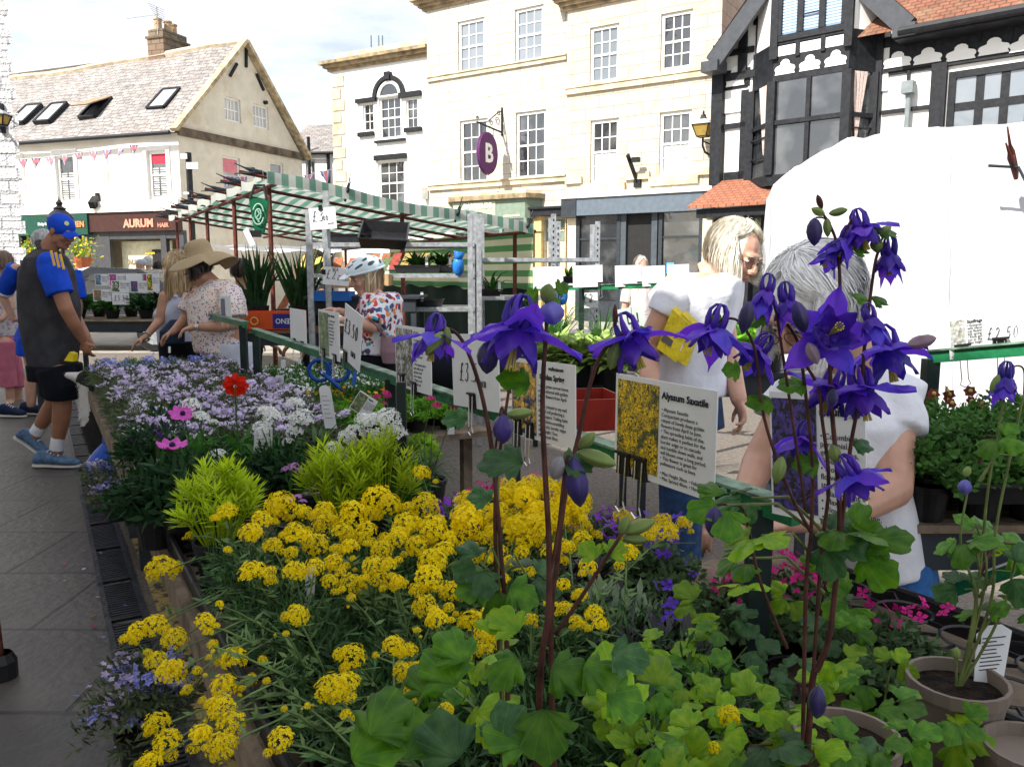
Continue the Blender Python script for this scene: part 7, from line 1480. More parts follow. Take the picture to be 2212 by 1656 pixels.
for i,(x,y,z,tx)in enumerate(((232,1010,.42,'blue phlox in a low tray on the ground ledge beyond the dog'),(250,1050,.36,'blue phlox below the bench edge beside the drain'),(320,1440,.42,'pale blue phlox spilling over the drain near the camera'),(300,1520,.36,'lowest pale blue phlox beside the slotted drain'))):
 p=atz(x,y,z);b=V((p.x,p.y,z-.17));r=empty('blue_phlox',b,tx,'plant','blue phlox below the bench edge');pot(r,b,.06,.1);put('foliage',PHF[i%3],r,b+V((0,0,.09)),1.1,(0,0,i))
 for k in range(17):a=rd.uniform(0,6.28);q_=.1*sqrt(rd.random());put('flower_cluster',PHX[3]if k%3 else PHX[0],r,b+V((q_*cos(a),q_*sin(a),.165+rd.uniform(-.02,.03))),rd.uniform(.8,1.1))
for i,(a,b_)in enumerate(((1.1,1.75),(4.1,4.9))):
 m=MB();sbox(m,a,b_,.30,.58,.17,.20)
 for s in(a+.02,b_-.07):sbox(m,s,s+.05,.34,.56,0,.169)
 tag(m.build('low_stand',M_dk),['low dark stand under the near edge of the flower bench','low dark stand under the bench beside the dog'][i],'shelf')
# ---- white candytuft
M_wp=plain('white_petal',(.82,.83,.80),.55,.03,40,trans=.25);IB=[remat(flowerball('flower_head',1,46,.26,4,.75,.85,seed=30+i,low=-.2),M_wp)for i in range(2)]
def stemmed(r,c,P,mat,stem=None,rad=.0018,leaves=6,lmat=None,ll=.03):
 m=MB()
 for p,e in P:
  a=c+V((rd.uniform(-.02,.02),rd.uniform(-.02,.02),0));mid=a.lerp(p,.55)+V((rd.uniform(-.012,.012),rd.uniform(-.012,.012),.012));m.tube([a,mid,p],rad,5,cap=False)
  for i in range(leaves):k=rd.uniform(.1,.95);o=a.lerp(mid,k*2)if k<.5 else mid.lerp(p,k*2-1);d=V((rd.gauss(0,1),rd.gauss(0,1),.6)).normalized();sd=d.orthogonal().normalized()*ll*.13;m.add([o,o+d*ll*.5+sd,o+d*ll,o+d*ll*.5-sd],[(0,1,2,3)])
 return m.build('stems',stem or mat,r,recalc=False,uv=False)
def flower_plant(kind,label,base,zb_,hds,hz,data,leafd,group=None,potr=.065,fol=1.0,lmat=None,potmat=None):
 """hds = [(x, y, rpx)] flower heads"""
 r,c=tuft_plant(kind,label,base[0],base[1],zb_,group,potr=potr,potmat=potmat)
 if leafd:put('foliage',leafd,r,c+V((0,0,-.01)),fol,(0,0,rd.uniform(0,6)))
 P=[]
 for x,y,rp in hds:d=ray(x,y);k=c.y/d.y;p=CAM+d*(k*(1+rd.uniform(-.01,.01)));P.append((p,rp*k*d.y/d.y/1767*1.0))
 stemmed(r,c,P,L_mid)
 for p,e in P:put('flower_head',rd.choice(data),r,p,e)
 return r
LS=narrow_mass(151,330,.09,.12,.017,.0042,leafmat('rockery_leaf',(.06,.16,.03),.3),'foliage',(.3,1.3));LD=narrow_mass(120,150,.085,.10,.045,.006,L_dark);LM=narrow_mass(121,150,.09,.11,.05,.007,L_mid);LG=narrow_mass(122,170,.085,.06,.022,.006,L_grey);LB=narrow_mass(123,160,.09,.1,.03,.009,L_bright)
flower_plant('candytuft','white candytuft with a tall split flower spike and a rounded white label',(610,1000),.78,[(578,893,22),(566,925,18),(590,905,22),(575,945,14),(638,873,18),(650,903,24),(662,910,14),(636,935,18),(622,955,12)],0,IB,LD,'white candytuft plants')
flower_plant('candytuft','white candytuft towering over the lime green feathery plants',(820,1010),.82,[(790,910,22),(812,925,26),(838,905,26),(852,938,24),(768,935,22),(825,950,22),(720,968,18),(750,945,20),(810,905,18)],0,IB,LM,'white candytuft plants')
flower_plant('candytuft','small white candytuft between the two pink anemones',(470,1010),.78,[(414,875,18),(434,902,17),(470,984,18),(478,1000,10),(462,912,9)],0,IB,LD,'white candytuft plants')
flower_plant('candytuft','small white candytuft at the left tray corner by the plank edge',(338,1110),.70,[(328,1072,13),(342,1066,11)],0,IB,LD,'white candytuft plants')
LIL=remat(flowerball('flower_head',1,26,.3,4,.5,.8,seed=77,low=0),plain('lilac_pink',(.55,.25,.60),.5,.35,60,trans=.2))
# ---- anemones
def poppy(par,p,r_,mat,ax,seed=0,dark=True):
 m=MB();ax=V(ax).normalized();a=ax.orthogonal().normalized();b=ax.cross(a)
 for k in range(8):
  w_=2*pi*k/8+.1;d=a*cos(w_)+b*sin(w_);s=ax.cross(d)
  m.grid(lambda u,v:p+d*r_*(.12+.88*v)+s*(u-.5)*r_*.78*sin(pi*min(.88,.18+v*.72))+ax*r_*(.30*v*v+.03*(k%2)-.12*(2*u-1)**2*v),4,5)
 f=m.build('flower',mat,par,recalc=False,uv=False,smooth=True)
 if dark:MB().ball(p+ax*r_*.12,r_*.2,10,7).build('flower_centre',plain('anemone_eye',(.02,.012,.05),.7,bump=.5,bscale=300),f,uv=False)
 return f
M_an=plain('anemone_pink',(.68,.10,.52),.5,.2,60,trans=.3);M_red=plain('anemone_red',(.72,.02,.006),.5,.2,60,trans=.3)
M_anl=leafmat('anemone_leaf',(.045,.16,.02),.3)
for i,(bx,by,fl_,mt,tx,n_,R_,ax)in enumerate(((420,990,(395,895,.048),M_an,'pink anemone with a dark eye, the upper of the two pink ones',60,.12,(.15,-.5,1)),(395,1085,(372,964,.044),M_an,'pink anemone in front of the upper one, over dark ferny leaves',60,.1,(.1,-.12,1)),(520,985,(508,834,.046),M_red,'scarlet anemone above broad green leaves, back turned',80,.13,(-.2,1,.3)))):
 r,c=tuft_plant('anemone',tx,bx,by,.74,'anemones');leafy(c,R_*.8,.12,n_,.13,.026,M_anl if i!=1 else L_dark,par=r,seed=60+i,up=.5)
 if i==1:put('foliage',LD,r,c,1.25,(0,0,1))
 d=ray(fl_[0],fl_[1]);p=CAM+d*(c.y/d.y);stemmed(r,c,[(p,0)],L_mid,rad=.003,leaves=3);poppy(r,p,fl_[2],mt,ax,i,dark=i!=2)
for i,(x,y,z,tx,mt,ll,lw,n_)in enumerate(((575,1015,.74,'broad leaved green plant beneath the scarlet anemone',L_mid,.15,.03,46),(345,1000,.72,'dark leaved plant overhanging the plank edge',L_dark,.12,.02,60),(310,930,.76,'dark purple pansy plant at the bench edge by the dog',L_dark,.1,.02,60),(690,950,.76,'thin purple leaved plant in a brown pot beside the tag',L_grey,.13,.022,26),(715,905,.76,'small lilac flowered plant with a long pale tag',L_mid,.1,.012,60))):
 r,c=tuft_plant('bedding_plant',tx,x,y,z,'mixed bedding plants',potmat=plain('brown_pot',(.12,.10,.085),.6)if i==3 else None);leafy(c,.09,.1,n_,ll,lw,mt,par=r,seed=70+i,up=.5)
 if i in(2,4):
  for k in range(10):a=rd.uniform(0,6.28);put('flower_cluster',PHX[0],r,c+V((.07*cos(a),.07*sin(a),rd.uniform(.05,.11))),.8)if i==4 else None
M_pan=plain('pansy_purple',(.07,.01,.16),.6,.3,50,trans=.2);M_aub=plain('aubrieta_violet',(.28,.03,.60),.5,.25,50,trans=.3,objvar=.15);M_mag=plain('aubrieta_magenta',(.58,.012,.22),.5,.25,50,trans=.3,objvar=.15);M_vio=plain('violet_blue',(.14,.04,.62),.5,.2,50,trans=.3)
def fset(mat,n,R,r,np_,seed,h=.02,up=1.0,name='flower_cluster',cup=.1,wid=.8):
 q=random.Random(seed);m=MB()
 for k in range(n):a=q.uniform(0,6.28);d=R*sqrt(q.random());nflower(m,V((d*cos(a),d*sin(a),q.gauss(0,h)-d*.25)),(q.gauss(0,.5),q.gauss(-.4,.5),up),r*q.uniform(.85,1.1),np_,wid,cup,ph=q.random()*2)
 o=m.build(name,mat,None,recalc=False,uv=False);d_=o.data;bpy.data.objects.remove(o);return d_
def mat_plant(label,x,y,z,mat,leafd,n=5,R=.085,r=.011,seed=0,grp='aubrieta plants',kind='aubrieta',per=6,hh=.1,zb=None,cr=.03):
 rr,c=tuft_plant(kind,label,x,y,z,grp,zb=zb);put('foliage',leafd,rr,c+V((0,0,-.015)),1.1,(0,0,seed));d_=fset(mat,per,cr,r,4,seed)
 for k in range(int(n*1.6)):a=rd.uniform(0,6.28);q_=R*sqrt(rd.random());put('flower_cluster',d_,rr,c+V((q_*cos(a),q_*sin(a),hh+rd.uniform(-.02,.02)-q_*.3)),1.0)
 return rr
mat_plant('deep violet aubrieta just left of the big yellow mound',985,1095,.80,M_aub,LG,9,seed=1);mat_plant('magenta aubrieta behind the big yellow mound',1045,1050,.80,M_mag,LG,8,seed=2);mat_plant('violet magenta aubrieta behind the mound, under the hanging clips',1130,1040,.80,M_mag,LG,8,seed=3)
mat_plant('purple aubrieta between the yellow mound and the photo card',1300,1105,.80,M_aub,LG,8,seed=4);mat_plant('violet blue aubrieta under the lower edge of the yellow flower card',1410,1160,.80,M_vio,LG,5,seed=5,r=.013);mat_plant('violet blue aubrieta right of the pale silver leaves',1425,1280,.80,M_vio,LG,3,seed=6,r=.014)
mat_plant('magenta aubrieta behind the aquilegia leaves, left clump',1620,1235,.80,M_mag,LG,8,seed=7,r=.012);mat_plant('magenta aubrieta behind the aquilegia leaves, right clump',1705,1215,.80,M_mag,LG,8,seed=8,r=.012)
mat_plant('magenta flowered aubrieta in a black pot in front of the blue jeans',1905,1330,.79,M_mag,LG,4,seed=9,r=.013,per=3,cr=.05);mat_plant('dark purple pansies spilling over the bench edge by the dog',335,965,.76,M_pan,LD,6,seed=10,grp='pansies',kind='pansy',r=.016);mat_plant('dark purple pansies between the phlox and the pink anemone',372,900,.80,M_pan,LD,6,seed=11,grp='pansies',kind='pansy',r=.016)
for i,(x,y)in enumerate(((1320,1290),(1420,1380),(1250,1240))):
 r,c=tuft_plant('silver_leaf_plant',['silver green leafy clump right of the yellow mound','silver green leafy clump under the aquilegia leaves','silver green leafy clump between the dark stems'][i],x,y+60,.74,'silver leaved plants');rosettes(r,c,.09,.1,26,.05,.007,leafmat('silver_leaf',(.20,.28,.16),.2)if 'SVL' not in globals()else globals()['SVL'],i+9,per=9);globals()['SVL']=r.children[-1].data.materials[0]
M_thr=plain('thrift_pink',(.72,.05,.26),.55,.15,50,trans=.2);TH=[remat(flowerball('flower_head',1,34,.3,5,.8,.8,seed=44),M_thr)]
for i,(bx,by,hs_,tx)in enumerate(((905,985,[(930,862,9),(943,876,10),(980,878,10),(990,884,8)],'pink thrift in a black pot beside the two small white labels'),(845,955,[(815,858,8),(834,851,9),(838,857,8),(831,873,7)],'pink thrift left of the dark rail post'))):
 r,c=tuft_plant('thrift',tx,bx+(15 if i==0 else 0),by,.80,'pink thrift plants',potr=.07,poth=.12);leafy(c,.06,.1,170,.13,.004,L_grey,par=r,seed=80+i,up=.3,curl=.5);P=[]
 for x,y,rp in hs_:d=ray(x,y);P.append((CAM+d*(c.y/d.y),rp*c.y/1767))
 stemmed(r,c,P,L_grey,rad=.0012,leaves=0)
 for p,e in P:put('flower_head',TH[0],r,p,e)
r,c=tuft_plant('golden_herb','bright yellow green herb in a pot behind the dark rail post',890,950,.78,potr=.06);put('foliage',narrow_mass(140,120,.08,.05,.03,.009,leafmat('golden_leaf',(.26,.46,.03),.35)),r,c,1.0)
b0=st(4.0,1.5,0);t2=empty('side_bench',b0,'low bench of white and orange flowers beyond the long green rail','bench');m=MB();sbox(m,3.65,5.6,1.22,2.0,.57,.60);m.build('top',M_wood,t2)
for s in(3.8,5.4):
 for t in(1.3,1.9):sbox(MB(),s,s+.05,t,t+.05,0,.569).build('leg',M_wood,t2)
M_org=plain('orange_petal',(.85,.42,.02),.5,.2,50,trans=.3);Fw=fset(M_wp,14,.06,.012,5,55);Fo=fset(M_org,11,.055,.014,5,56);
PL_=[('white',Fw,(.75,.2)),('orange',Fo,0)]
for i in range(12):
 for j in range(4):
  s=3.8+i*.15;t=1.3+j*.17;wh=s>4.25;og=3.96<s<=4.25
  b=st(s,t,.6);r=empty('bedding_plant',b,'white bedding flowers massed at the far end beyond the rail' if wh else('orange yellow bedding flowers in the band beyond the rail' if og else 'flowerless green cushion plant beyond the rail posts'),'plant','white bedding flowers' if wh else('orange bedding flowers' if og else 'green cushion plants'));pot(r,b,.055,.09,soil=False);put('foliage',LB if not(wh or og)else LM,r,b+V((0,0,.06)),.8,(0,0,i))
  if wh or og:
   for k in range(3):put('flower_cluster',Fw if wh else Fo,r,b+V((rd.uniform(-.05,.05),rd.uniform(-.05,.05),.15+rd.uniform(0,.03))),1.1)
def label_(x0,y0,x1,y1,z,tx,w=None,mat=None,writing=False,tilt=0):
 p=atz(x1,y1,z);k=p.y;a=at(x0,y0,k);wd=(w or 10)*k/1767;r=(a-p);sd=V((wd,0,0));m=MB();hh=r.length;n_=8
 pts=[p-sd/2,p+sd/2,a+sd/2-r*.12]+[a-r*.12+V((sd.x/2*cos(w_),0,0))+r*.12*sin(w_)for w_ in[pi*q/n_ for q in range(1,n_)]]+[a-sd/2-r*.12]
 o=MB().slab(pts,(0,.0015,0)).build('plant_label',mat or M_card,uv=False);tag(o,tx,'label','white plant labels')
 if writing:
  m=MB()
  for q in range(6):l_=p.lerp(a,.25+q*.1)+V((0,-.001,0));m.bar(l_-sd*.36,l_+sd*rd.uniform(.1,.38),.0012,.0012)
  m.build('small_print',M_ink,o,uv=False)
for q in((672,1222,666,1320,.74,'long white label standing in the yellow alyssum',22,None,False),(570,920,566,1000,.76,'rounded white label in front of the white candytuft',40,None,True),(718,1010,705,1010,.8,'',4,None,False),(700,832,715,925,.8,'long pale tag leaning beside the brown pot',26,None,True),(974,905,974,938,.80,'small white label in the thrift pot',15,None,False),(1000,888,1000,915,.82,'second small white label behind the thrift',14,None,False),(612,776,612,803,.72,'first white label left among the orange flowers',10,None,False),(577,790,577,815,.72,'white label at the left end of the orange flowers',8,None,False),(647,772,647,806,.72,'narrow white label right of the orange flowers',7,None,False),(673,777,673,812,.72,'narrow white label nearest the blue buggy wheel',7,None,False),(604,810,604,832,.76,'round topped label in front of the green cushion',18,None,True),(366,748,366,762,.86,'tiny white label at the far edge of the phlox',5,None,False),(341,945,341,1000,.78,'upright edge on label below the lower pink anemone',8,L_grey,False)):
 if q[5]:label_(*q)
# ---- black and blue buggy wheel and tyre shapes beyond the rail
p=at(690,835,4.6);r=empty('pushchair',V((p.x,p.y,0)),'black pushchair with blue rimmed wheels beyond the green rail','pushchair');M_bb=plain('bright_blue_trim',(.01,.07,.32),.4)
for x,y in((690,800),(730,800),(800,900)):q=at(x,y,4.55);MB().tube([q+V((.06*cos(w_),.01,.06*sin(w_)))for w_ in[k*.4 for k in range(17)]],.012,6).build('wheel',M_bb,r)
m=MB();a=[at(x,y,4.5)for x,y in((690,800),(760,860),(860,900),(940,870))];m.tube(a,.012,6);m.tube([a[1],at(770,780,4.6)],.012,6);m.build('frame',M_bb,r);m=MB();rings(m,[(at(955,760,4.6),.09,.1,X_,Y_),(at(960,800,4.6),.12,.12,X_,Y_),(at(955,850,4.6),.1,.1,X_,Y_)]);m.build('hood',M_navyb,r,smooth=True,uv=False)
for i,(x,y,b_)in enumerate(((748,985,(760,1040)),(632,1008,(640,1060)),(640,1075,(660,1120)))):
 flower_plant('candytuft',['lilac pink candytuft among the lime green feathery leaves','fading lilac candytuft with dark buds left of the lime green leaves','low lilac candytuft in front of the fading one'][i],b_,.80,[(x,y,12),(x+14,y+8,9),(x-16,y+5,9)],0,[PHX[0],PHX[2]]if 0 else[LIL],None,'lilac candytuft plants')
# ============================================================ aquilegias in the foreground
def petmat(name,c1,c2,scale=25,trans=.32):
 m,n,b=newmat(name);b.inputs['Roughness'].default_value=.45;b.inputs['Sheen Weight'].default_value=.15
 t=nd(n,'ShaderNodeTexCoord');z=nd(n,'ShaderNodeTexNoise');z.inputs['Scale'].default_value=scale;z.inputs['Detail'].default_value=3;lk(n,t.outputs['Object'],z.inputs[0])
 r=nd(n,'ShaderNodeValToRGB');r.color_ramp.elements[0].position=.36;r.color_ramp.elements[1].position=.64;r.color_ramp.elements[0].color=c4(c1);r.color_ramp.elements[1].color=c4(c2);lk(n,z.outputs[0],r.inputs[0])
 z2=nd(n,'ShaderNodeTexNoise');z2.inputs['Scale'].default_value=260;mp_=nd(n,'ShaderNodeMapping');mp_.inputs['Scale'].default_value=(1,1,.12);lk(n,t.outputs['Object'],mp_.inputs[0]);lk(n,mp_.outputs[0],z2.inputs[0]);bp=nd(n,'ShaderNodeBump');bp.inputs['Strength'].default_value=.35;bp.inputs['Distance'].default_value=.002;lk(n,z2.outputs[0],bp.inputs['Height']);lk(n,bp.outputs[0],b.inputs['Normal'])
 lk(n,r.outputs[0],b.inputs['Base Color']);tr=nd(n,'ShaderNodeBsdfTranslucent');ms=nd(n,'ShaderNodeMixShader');ms.inputs[0].default_value=trans;lk(n,r.outputs[0],tr.inputs[0]);lk(n,b.outputs[0],ms.inputs[1]);lk(n,tr.outputs[0],ms.inputs[2]);lk(n,ms.outputs[0],n.nodes['Material Output'].inputs[0]);return m
A_sep=petmat('aquilegia_violet',(.10,.06,.80),(.27,.04,.82),14,.42);A_cup=petmat('aquilegia_deep',(.035,.02,.36),(.12,.02,.55));A_bud=petmat('aquilegia_bud',(.015,.012,.07),(.06,.035,.24),trans=.1);A_blue=petmat('aquilegia_blue_bud',(.09,.09,.45),(.20,.17,.62),trans=.1);A_gb=leafmat('green_bud',(.22,.30,.09),.15)
M_ast=plain('aquilegia_stem',(.075,.028,.022),.55,.45,40);M_astg=plain('aquilegia_green_stem',(.13,.17,.05),.55,.3,40);M_stam=plain('stamen_yellow',(.5,.42,.08),.6)
def lancet(m,R,o,out,axis,L_,W_,droop,curl=.0,n=6,w4=4,cupz=.12):
 """petal surface starting at o going along out, drooping to axis"""
 s=out.cross(axis).normalized()
 def fn(u,v):
  a=droop*v*v+curl*v;p=out*(L_*v)+axis*(L_*a);w_=W_*(1+.12*sin(v*17+L_*900))*(sin(pi*min(1,.06+v*.94)**.8)**.9)*(1 if v<.96 else.4);return o+R@(p+s*(u-.5)*w_-axis*(cupz*w_*(1-(2*u-1)**2)+L_*.06*sin(u*6+v*5+L_*700)))
 m.grid(fn,w4,n)
def aqui(par,p,ax,sz=.033,seed=0,openn=1.0,sep=None,cup=None):
 """nodding columbine: ax = the way the mouth points"""
 q=random.Random(seed);ax=V(ax).normalized();R=V((0,0,1)).rotation_difference(ax).to_matrix();Z=V((0,0,1));p=V(p);ph=q.uniform(0,1.2)
 m=MB()
 for k in range(5):
  w_=2*pi*k/5+ph;d=V((cos(w_),sin(w_),0));e=openn*q.uniform(.8,1.15);out=(d*e+Z*(1-e*.75+q.uniform(0,.25))).normalized();lancet(m,R,p,out,Z,sz*1.15*q.uniform(.9,1.12),sz*.66,q.uniform(-.15,.3),n=7,w4=5)
 f=m.build('flower',sep or A_sep,par,recalc=False,uv=False,smooth=True)
 m=MB()
 for k in range(5):
  w_=2*pi*(k+.5)/5+ph;d=V((cos(w_),sin(w_),0));lancet(m,R,p+R@(d*sz*.12),(d*.42+Z).normalized(),d,sz*.78,sz*.52,.12,n=5,w4=4,cupz=-.25)
  m.tube([p+R@(v_*sz)for v_ in(d*.16+Z*.1,d*.24-Z*.18,d*.24-Z*.42,d*.12-Z*.58,d*.0-Z*.60)],[sz*.12,sz*.085,sz*.05,sz*.035,sz*.03],6)
 m.build('petal_cup',cup or A_cup,f,recalc=False,uv=False,smooth=True)
 m=MB()
 for k in range(9):a=k*.7;m.tube([p+R@(Z*sz*.1),p+R@(V((cos(a)*.09,sin(a)*.09,.78))*sz)],[.0006,.0009],4)
 m.build('stamens',M_stam,f,recalc=False,uv=False);return f
def bud(par,p,ax,L_,W_,mat,name='bud',ridged=True):
 ax=V(ax).normalized();m=MB();n=15
 R=V((0,0,1)).rotation_difference(ax).to_matrix();prof=[(.05,0),(.5,.1),(.85,.28),(1,.5),(.85,.72),(.45,.9),(.05,1)]
 vs=[V(p)+R@V((W_/2*r_*(1+(.2*cos(5*a+z*1.5)if ridged else 0))*cos(a),W_/2*r_*(1+(.2*cos(5*a+z*1.5)if ridged else 0))*sin(a),L_*z))for r_,z in prof for a in[2*pi*k/n for k in range(n)]]
 m.add(vs,[(i*n+k,i*n+(k+1)%n,(i+1)*n+(k+1)%n,(i+1)*n+k)for i in range(len(prof)-1)for k in range(n)]);return m.build(name,mat,par,recalc=False,uv=False,smooth=True)
def leaflet_mesh(name,mat,seed,lobes=3,curl=.25):
 """fan shaped scalloped leaflet of length 1, stalk at the origin, along +y"""
 q=random.Random(seed);m=MB();n=30;rim=[]
 for k in range(n+1):
  a=-1.85+3.7*k/n;L_=.60+.34*max(0,cos(a*.8));lob=abs(cos(a*1.55+.12*(seed%3-1)))**.45 if lobes>1 else 1;sc_=1+.06*cos(a*9.3+seed)+.03*cos(a*17);rr=L_*(.40+.60*lob)*sc_
  if abs(a)>1.5:rr*=.85
  rim.append(V((sin(a)*rr*.92,.22+cos(a)*rr*.8,0)))
 o=V((0,0,0));rows=5;vs=[]
 for j in range(rows+1):
  for pt in rim:p=o.lerp(pt,(j/rows)**.8 if j else 0);p=V(p);r_=j/rows;a=atan2(p.x,p.y+.001);p.z=.12*r_*abs(sin(a*1.6))-curl*r_**2*.6+.022*cos(a*7+seed)*r_**2+q.uniform(-.012,.012);vs.append(p)
 m.add(vs,[(j*(n+1)+k,j*(n+1)+k+1,(j+1)*(n+1)+k+1,(j+1)*(n+1)+k)for j in range(rows)for k in range(n)]);ob=m.build(name,mat,None,recalc=False,uv=False,smooth=True);d=ob.data;bpy.data.objects.remove(ob);return d
def leafm(name,c,c2,trans=.4):
 m,n,b=newmat(name);b.inputs['Roughness'].default_value=.42;b.inputs['Specular IOR Level'].default_value=.35;t=nd(n,'ShaderNodeTexCoord')
 z=nd(n,'ShaderNodeTexNoise');z.inputs['Scale'].default_value=2.6;z.inputs['Detail'].default_value=6;oi=nd(n,'ShaderNodeObjectInfo');va=nd(n,'ShaderNodeVectorMath',operation='ADD');lk(n,t.outputs['Object'],va.inputs[0]);lk(n,oi.outputs['Random'],va.inputs[1]);lk(n,va.outputs[0],z.inputs[0])
 x=nd(n,'ShaderNodeMix',data_type='RGBA');x.inputs[6].default_value=c4(c);x.inputs[7].default_value=c4(c2);r=nd(n,'ShaderNodeValToRGB');r.color_ramp.elements[0].position=.38;r.color_ramp.elements[1].position=.66;lk(n,z.outputs[0],r.inputs[0]);lk(n,r.outputs[0],x.inputs[0])
 gr=nd(n,'ShaderNodeTexGradient',gradient_type='RADIAL');mm=nd(n,'ShaderNodeMath',operation='MULTIPLY');mm.inputs[1].default_value=17;lk(n,t.outputs['Object'],gr.inputs[0]);lk(n,gr.outputs['Fac'],mm.inputs[0]);fr=nd(n,'ShaderNodeMath',operation='FRACT');lk(n,mm.outputs[0],fr.inputs[0]);ls=nd(n,'ShaderNodeMath',operation='LESS_THAN');ls.inputs[1].default_value=.05;lk(n,fr.outputs[0],ls.inputs[0])
 ml=nd(n,'ShaderNodeMath',operation='MULTIPLY');ml.inputs[1].default_value=.35;lk(n,ls.outputs[0],ml.inputs[0]);x2=nd(n,'ShaderNodeMix',data_type='RGBA');x2.inputs[7].default_value=c4([min(1,v*1.8+.02)for v in c2]);lk(n,ml.outputs[0],x2.inputs[0]);lk(n,x.outputs[2],x2.inputs[6])
 hs=nd(n,'ShaderNodeHueSaturation');mr=nd(n,'ShaderNodeMapRange');mr.inputs[3].default_value=.7;mr.inputs[4].default_value=1.35;lk(n,oi.outputs['Random'],mr.inputs[0]);lk(n,mr.outputs[0],hs.inputs['Value']);lk(n,x2.outputs[2],hs.inputs['Color']);out=hs.outputs[0]
 lk(n,out,b.inputs['Base Color']);tr=nd(n,'ShaderNodeBsdfTranslucent');ms=nd(n,'ShaderNodeMixShader');ms.inputs[0].default_value=trans;lk(n,out,tr.inputs[0]);lk(n,b.outputs[0],ms.inputs[1]);lk(n,tr.outputs[0],ms.inputs[2]);lk(n,ms.outputs[0],n.nodes['Material Output'].inputs[0]);return m
LFm=[leafm('aquilegia_leaf_green',(.045,.16,.006),(.11,.27,.008)),leafm('aquilegia_leaf_bright',(.14,.32,.005),(.28,.44,.01)),leafm('aquilegia_leaf_blue',(.022,.09,.02),(.07,.17,.05))]
LF=[[leaflet_mesh('leaflet',mt,7*i+j,3,(.15,.3,.5,.35)[j])for j in range(4)]for i,mt in enumerate(LFm)]
def place_leaflet(par,p,stalk_from,size,nrm,kind,name='leaf'):
 d=(p-stalk_from);nrm=V(nrm).normalized();y=(d-nrm*d.dot(nrm));y=y.normalized()if y.length>.001 else nrm.orthogonal().normalized();x=y.cross(nrm);M=Matrix((x,y,nrm)).transposed();o=bpy.data.objects.new(name,LF[kind][rd.randrange(3)if rd.random()<.85 else 3]);COL.objects.link(o);o.parent=par;o.location=p-V(par.location);o.rotation_euler=M.to_euler();o.scale=(size*.82,)*3;return o
def trileaf(par,p,base,size,kind,facing=None,stem=True):
 """a leaf of three fan leaflets whose centre is p; its stalk comes from base"""
 nrm=V(facing)if facing is not None else(CAM-p).normalized()*rd.uniform(.3,.9)+V((rd.gauss(0,.4),rd.gauss(0,.4),.9));nrm.normalize();d0=(p-base);d0.z*=.3;d0=(d0-nrm*d0.dot(nrm)).normalized()
 x=nrm.cross(d0)
 for k,a in enumerate((-1.25,0,1.25)):
  d=d0*cos(a)+x*sin(a);q=p+d*size*.22;place_leaflet(par,q,p,size*rd.uniform(.72,.95),nrm+d*.18*rd.uniform(-1,2)+V((rd.gauss(0,.12),)*3),kind)
 if stem:m=MB();mid=base.lerp(p,.5)+V((0,0,.02));m.tube([base,mid,p-nrm*.004],[.0022,.0018,.0014],5,cap=False);m.build('leaf_stalk',M_astg if rd.random()<.6 else M_ast,par,recalc=False,uv=False)
def P_(x,y,Y):return at(x,y,Y)
def stemline(par,pts,r0,r1,mat=None):
 r0*=.68;r1*=.8
 n=len(pts);m=MB();Q=[]
 P=[V(p)for p in pts]
 for i in range(n-1):
  a,b,c,d=P[max(i-1,0)],P[i],P[i+1],P[min(i+2,n-1)]
  for k in range(5):t=k/5;Q.append(.5*((2*b)+(c-a)*t+(2*a-5*b+4*c-d)*t*t+(3*b-a-3*c+d)*t**3))
 Q.append(P[-1]);m.tube(Q,[r0+(r1-r0)*i/(len(Q)-1)for i in range(len(Q))],7);return m.build('stem',mat or M_ast,par,recalc=False,uv=False,smooth=True)
DN=V((0,0,-1))
def aq_root(x,y,Y,label,potmat=None):
 p=at(x,y,Y);b=V((p.x,p.y,BZ));r=empty('aquilegia_plant',b,label,'plant','blue violet aquilegias in the foreground');pot(r,b,.068,.115,potmat);return r,b+V((0,0,.1))
# --- plant A: left pair of tall dark stems
Y=.84;r,c=aq_root(1100,1600,Y,'tall aquilegia whose left arching stem carries the leftmost violet flower')
stemline(r,[c,P_(1095,1400,Y),P_(1082,1200,Y),P_(1066,1000,Y),P_(1048,885,Y),P_(1026,800,Y),P_(1000,738,Y),P_(975,712,Y),P_(950,712,Y)],.0046,.0020)
aqui(r,P_(938,722,Y),(-.15,-.2,-1),.036,3,1.1);bud(r,P_(958,716,Y-.01),(-.6,-.2,-.8),.030,.013,A_gb);bud(r,P_(965,705,Y-.01),(.1,0,-1),.02,.008,A_gb)
stemline(r,[P_(1066,1010,Y),P_(1075,930,Y),P_(1082,884,Y),P_(1086,882,Y),P_(1088,895,Y)],.002,.0014);bud(r,P_(1087,893,Y),(0,0,-1),.032,.021,A_bud);bud(r,P_(1095,895,Y),(1,0,.1),.028,.011,A_gb)
stemline(r,[c,P_(1070,1200,Y),P_(1078,1000,Y),P_(1095,870,Y),P_(1108,800,Y)],.0032,.0018);stemline(r,[c,P_(1075,1100,Y),P_(1098,900,Y)],.0030,.0018,M_astg)
for x,y,s in((1030,900,.042),(1065,1240,.05),(1040,960,.03)):pass
for x,y,s,k in((1010,905,.034,2),(1060,1080,.034,2)):place_leaflet(r,P_(x,y,Y),P_(1066,y+5,Y),s,(0,-.6,.8),k)
trileaf(r,P_(1080,1255,Y-.01),P_(1080,1240,Y),.052,0,(.1,-.75,.6),False);trileaf(r,P_(1045,1215,Y-.01),P_(1080,1225,Y),.042,2,(0,-.6,.7));trileaf(r,P_(1140,1240,Y+.02),P_(1082,1235,Y),.045,2,(0,-.4,.8))
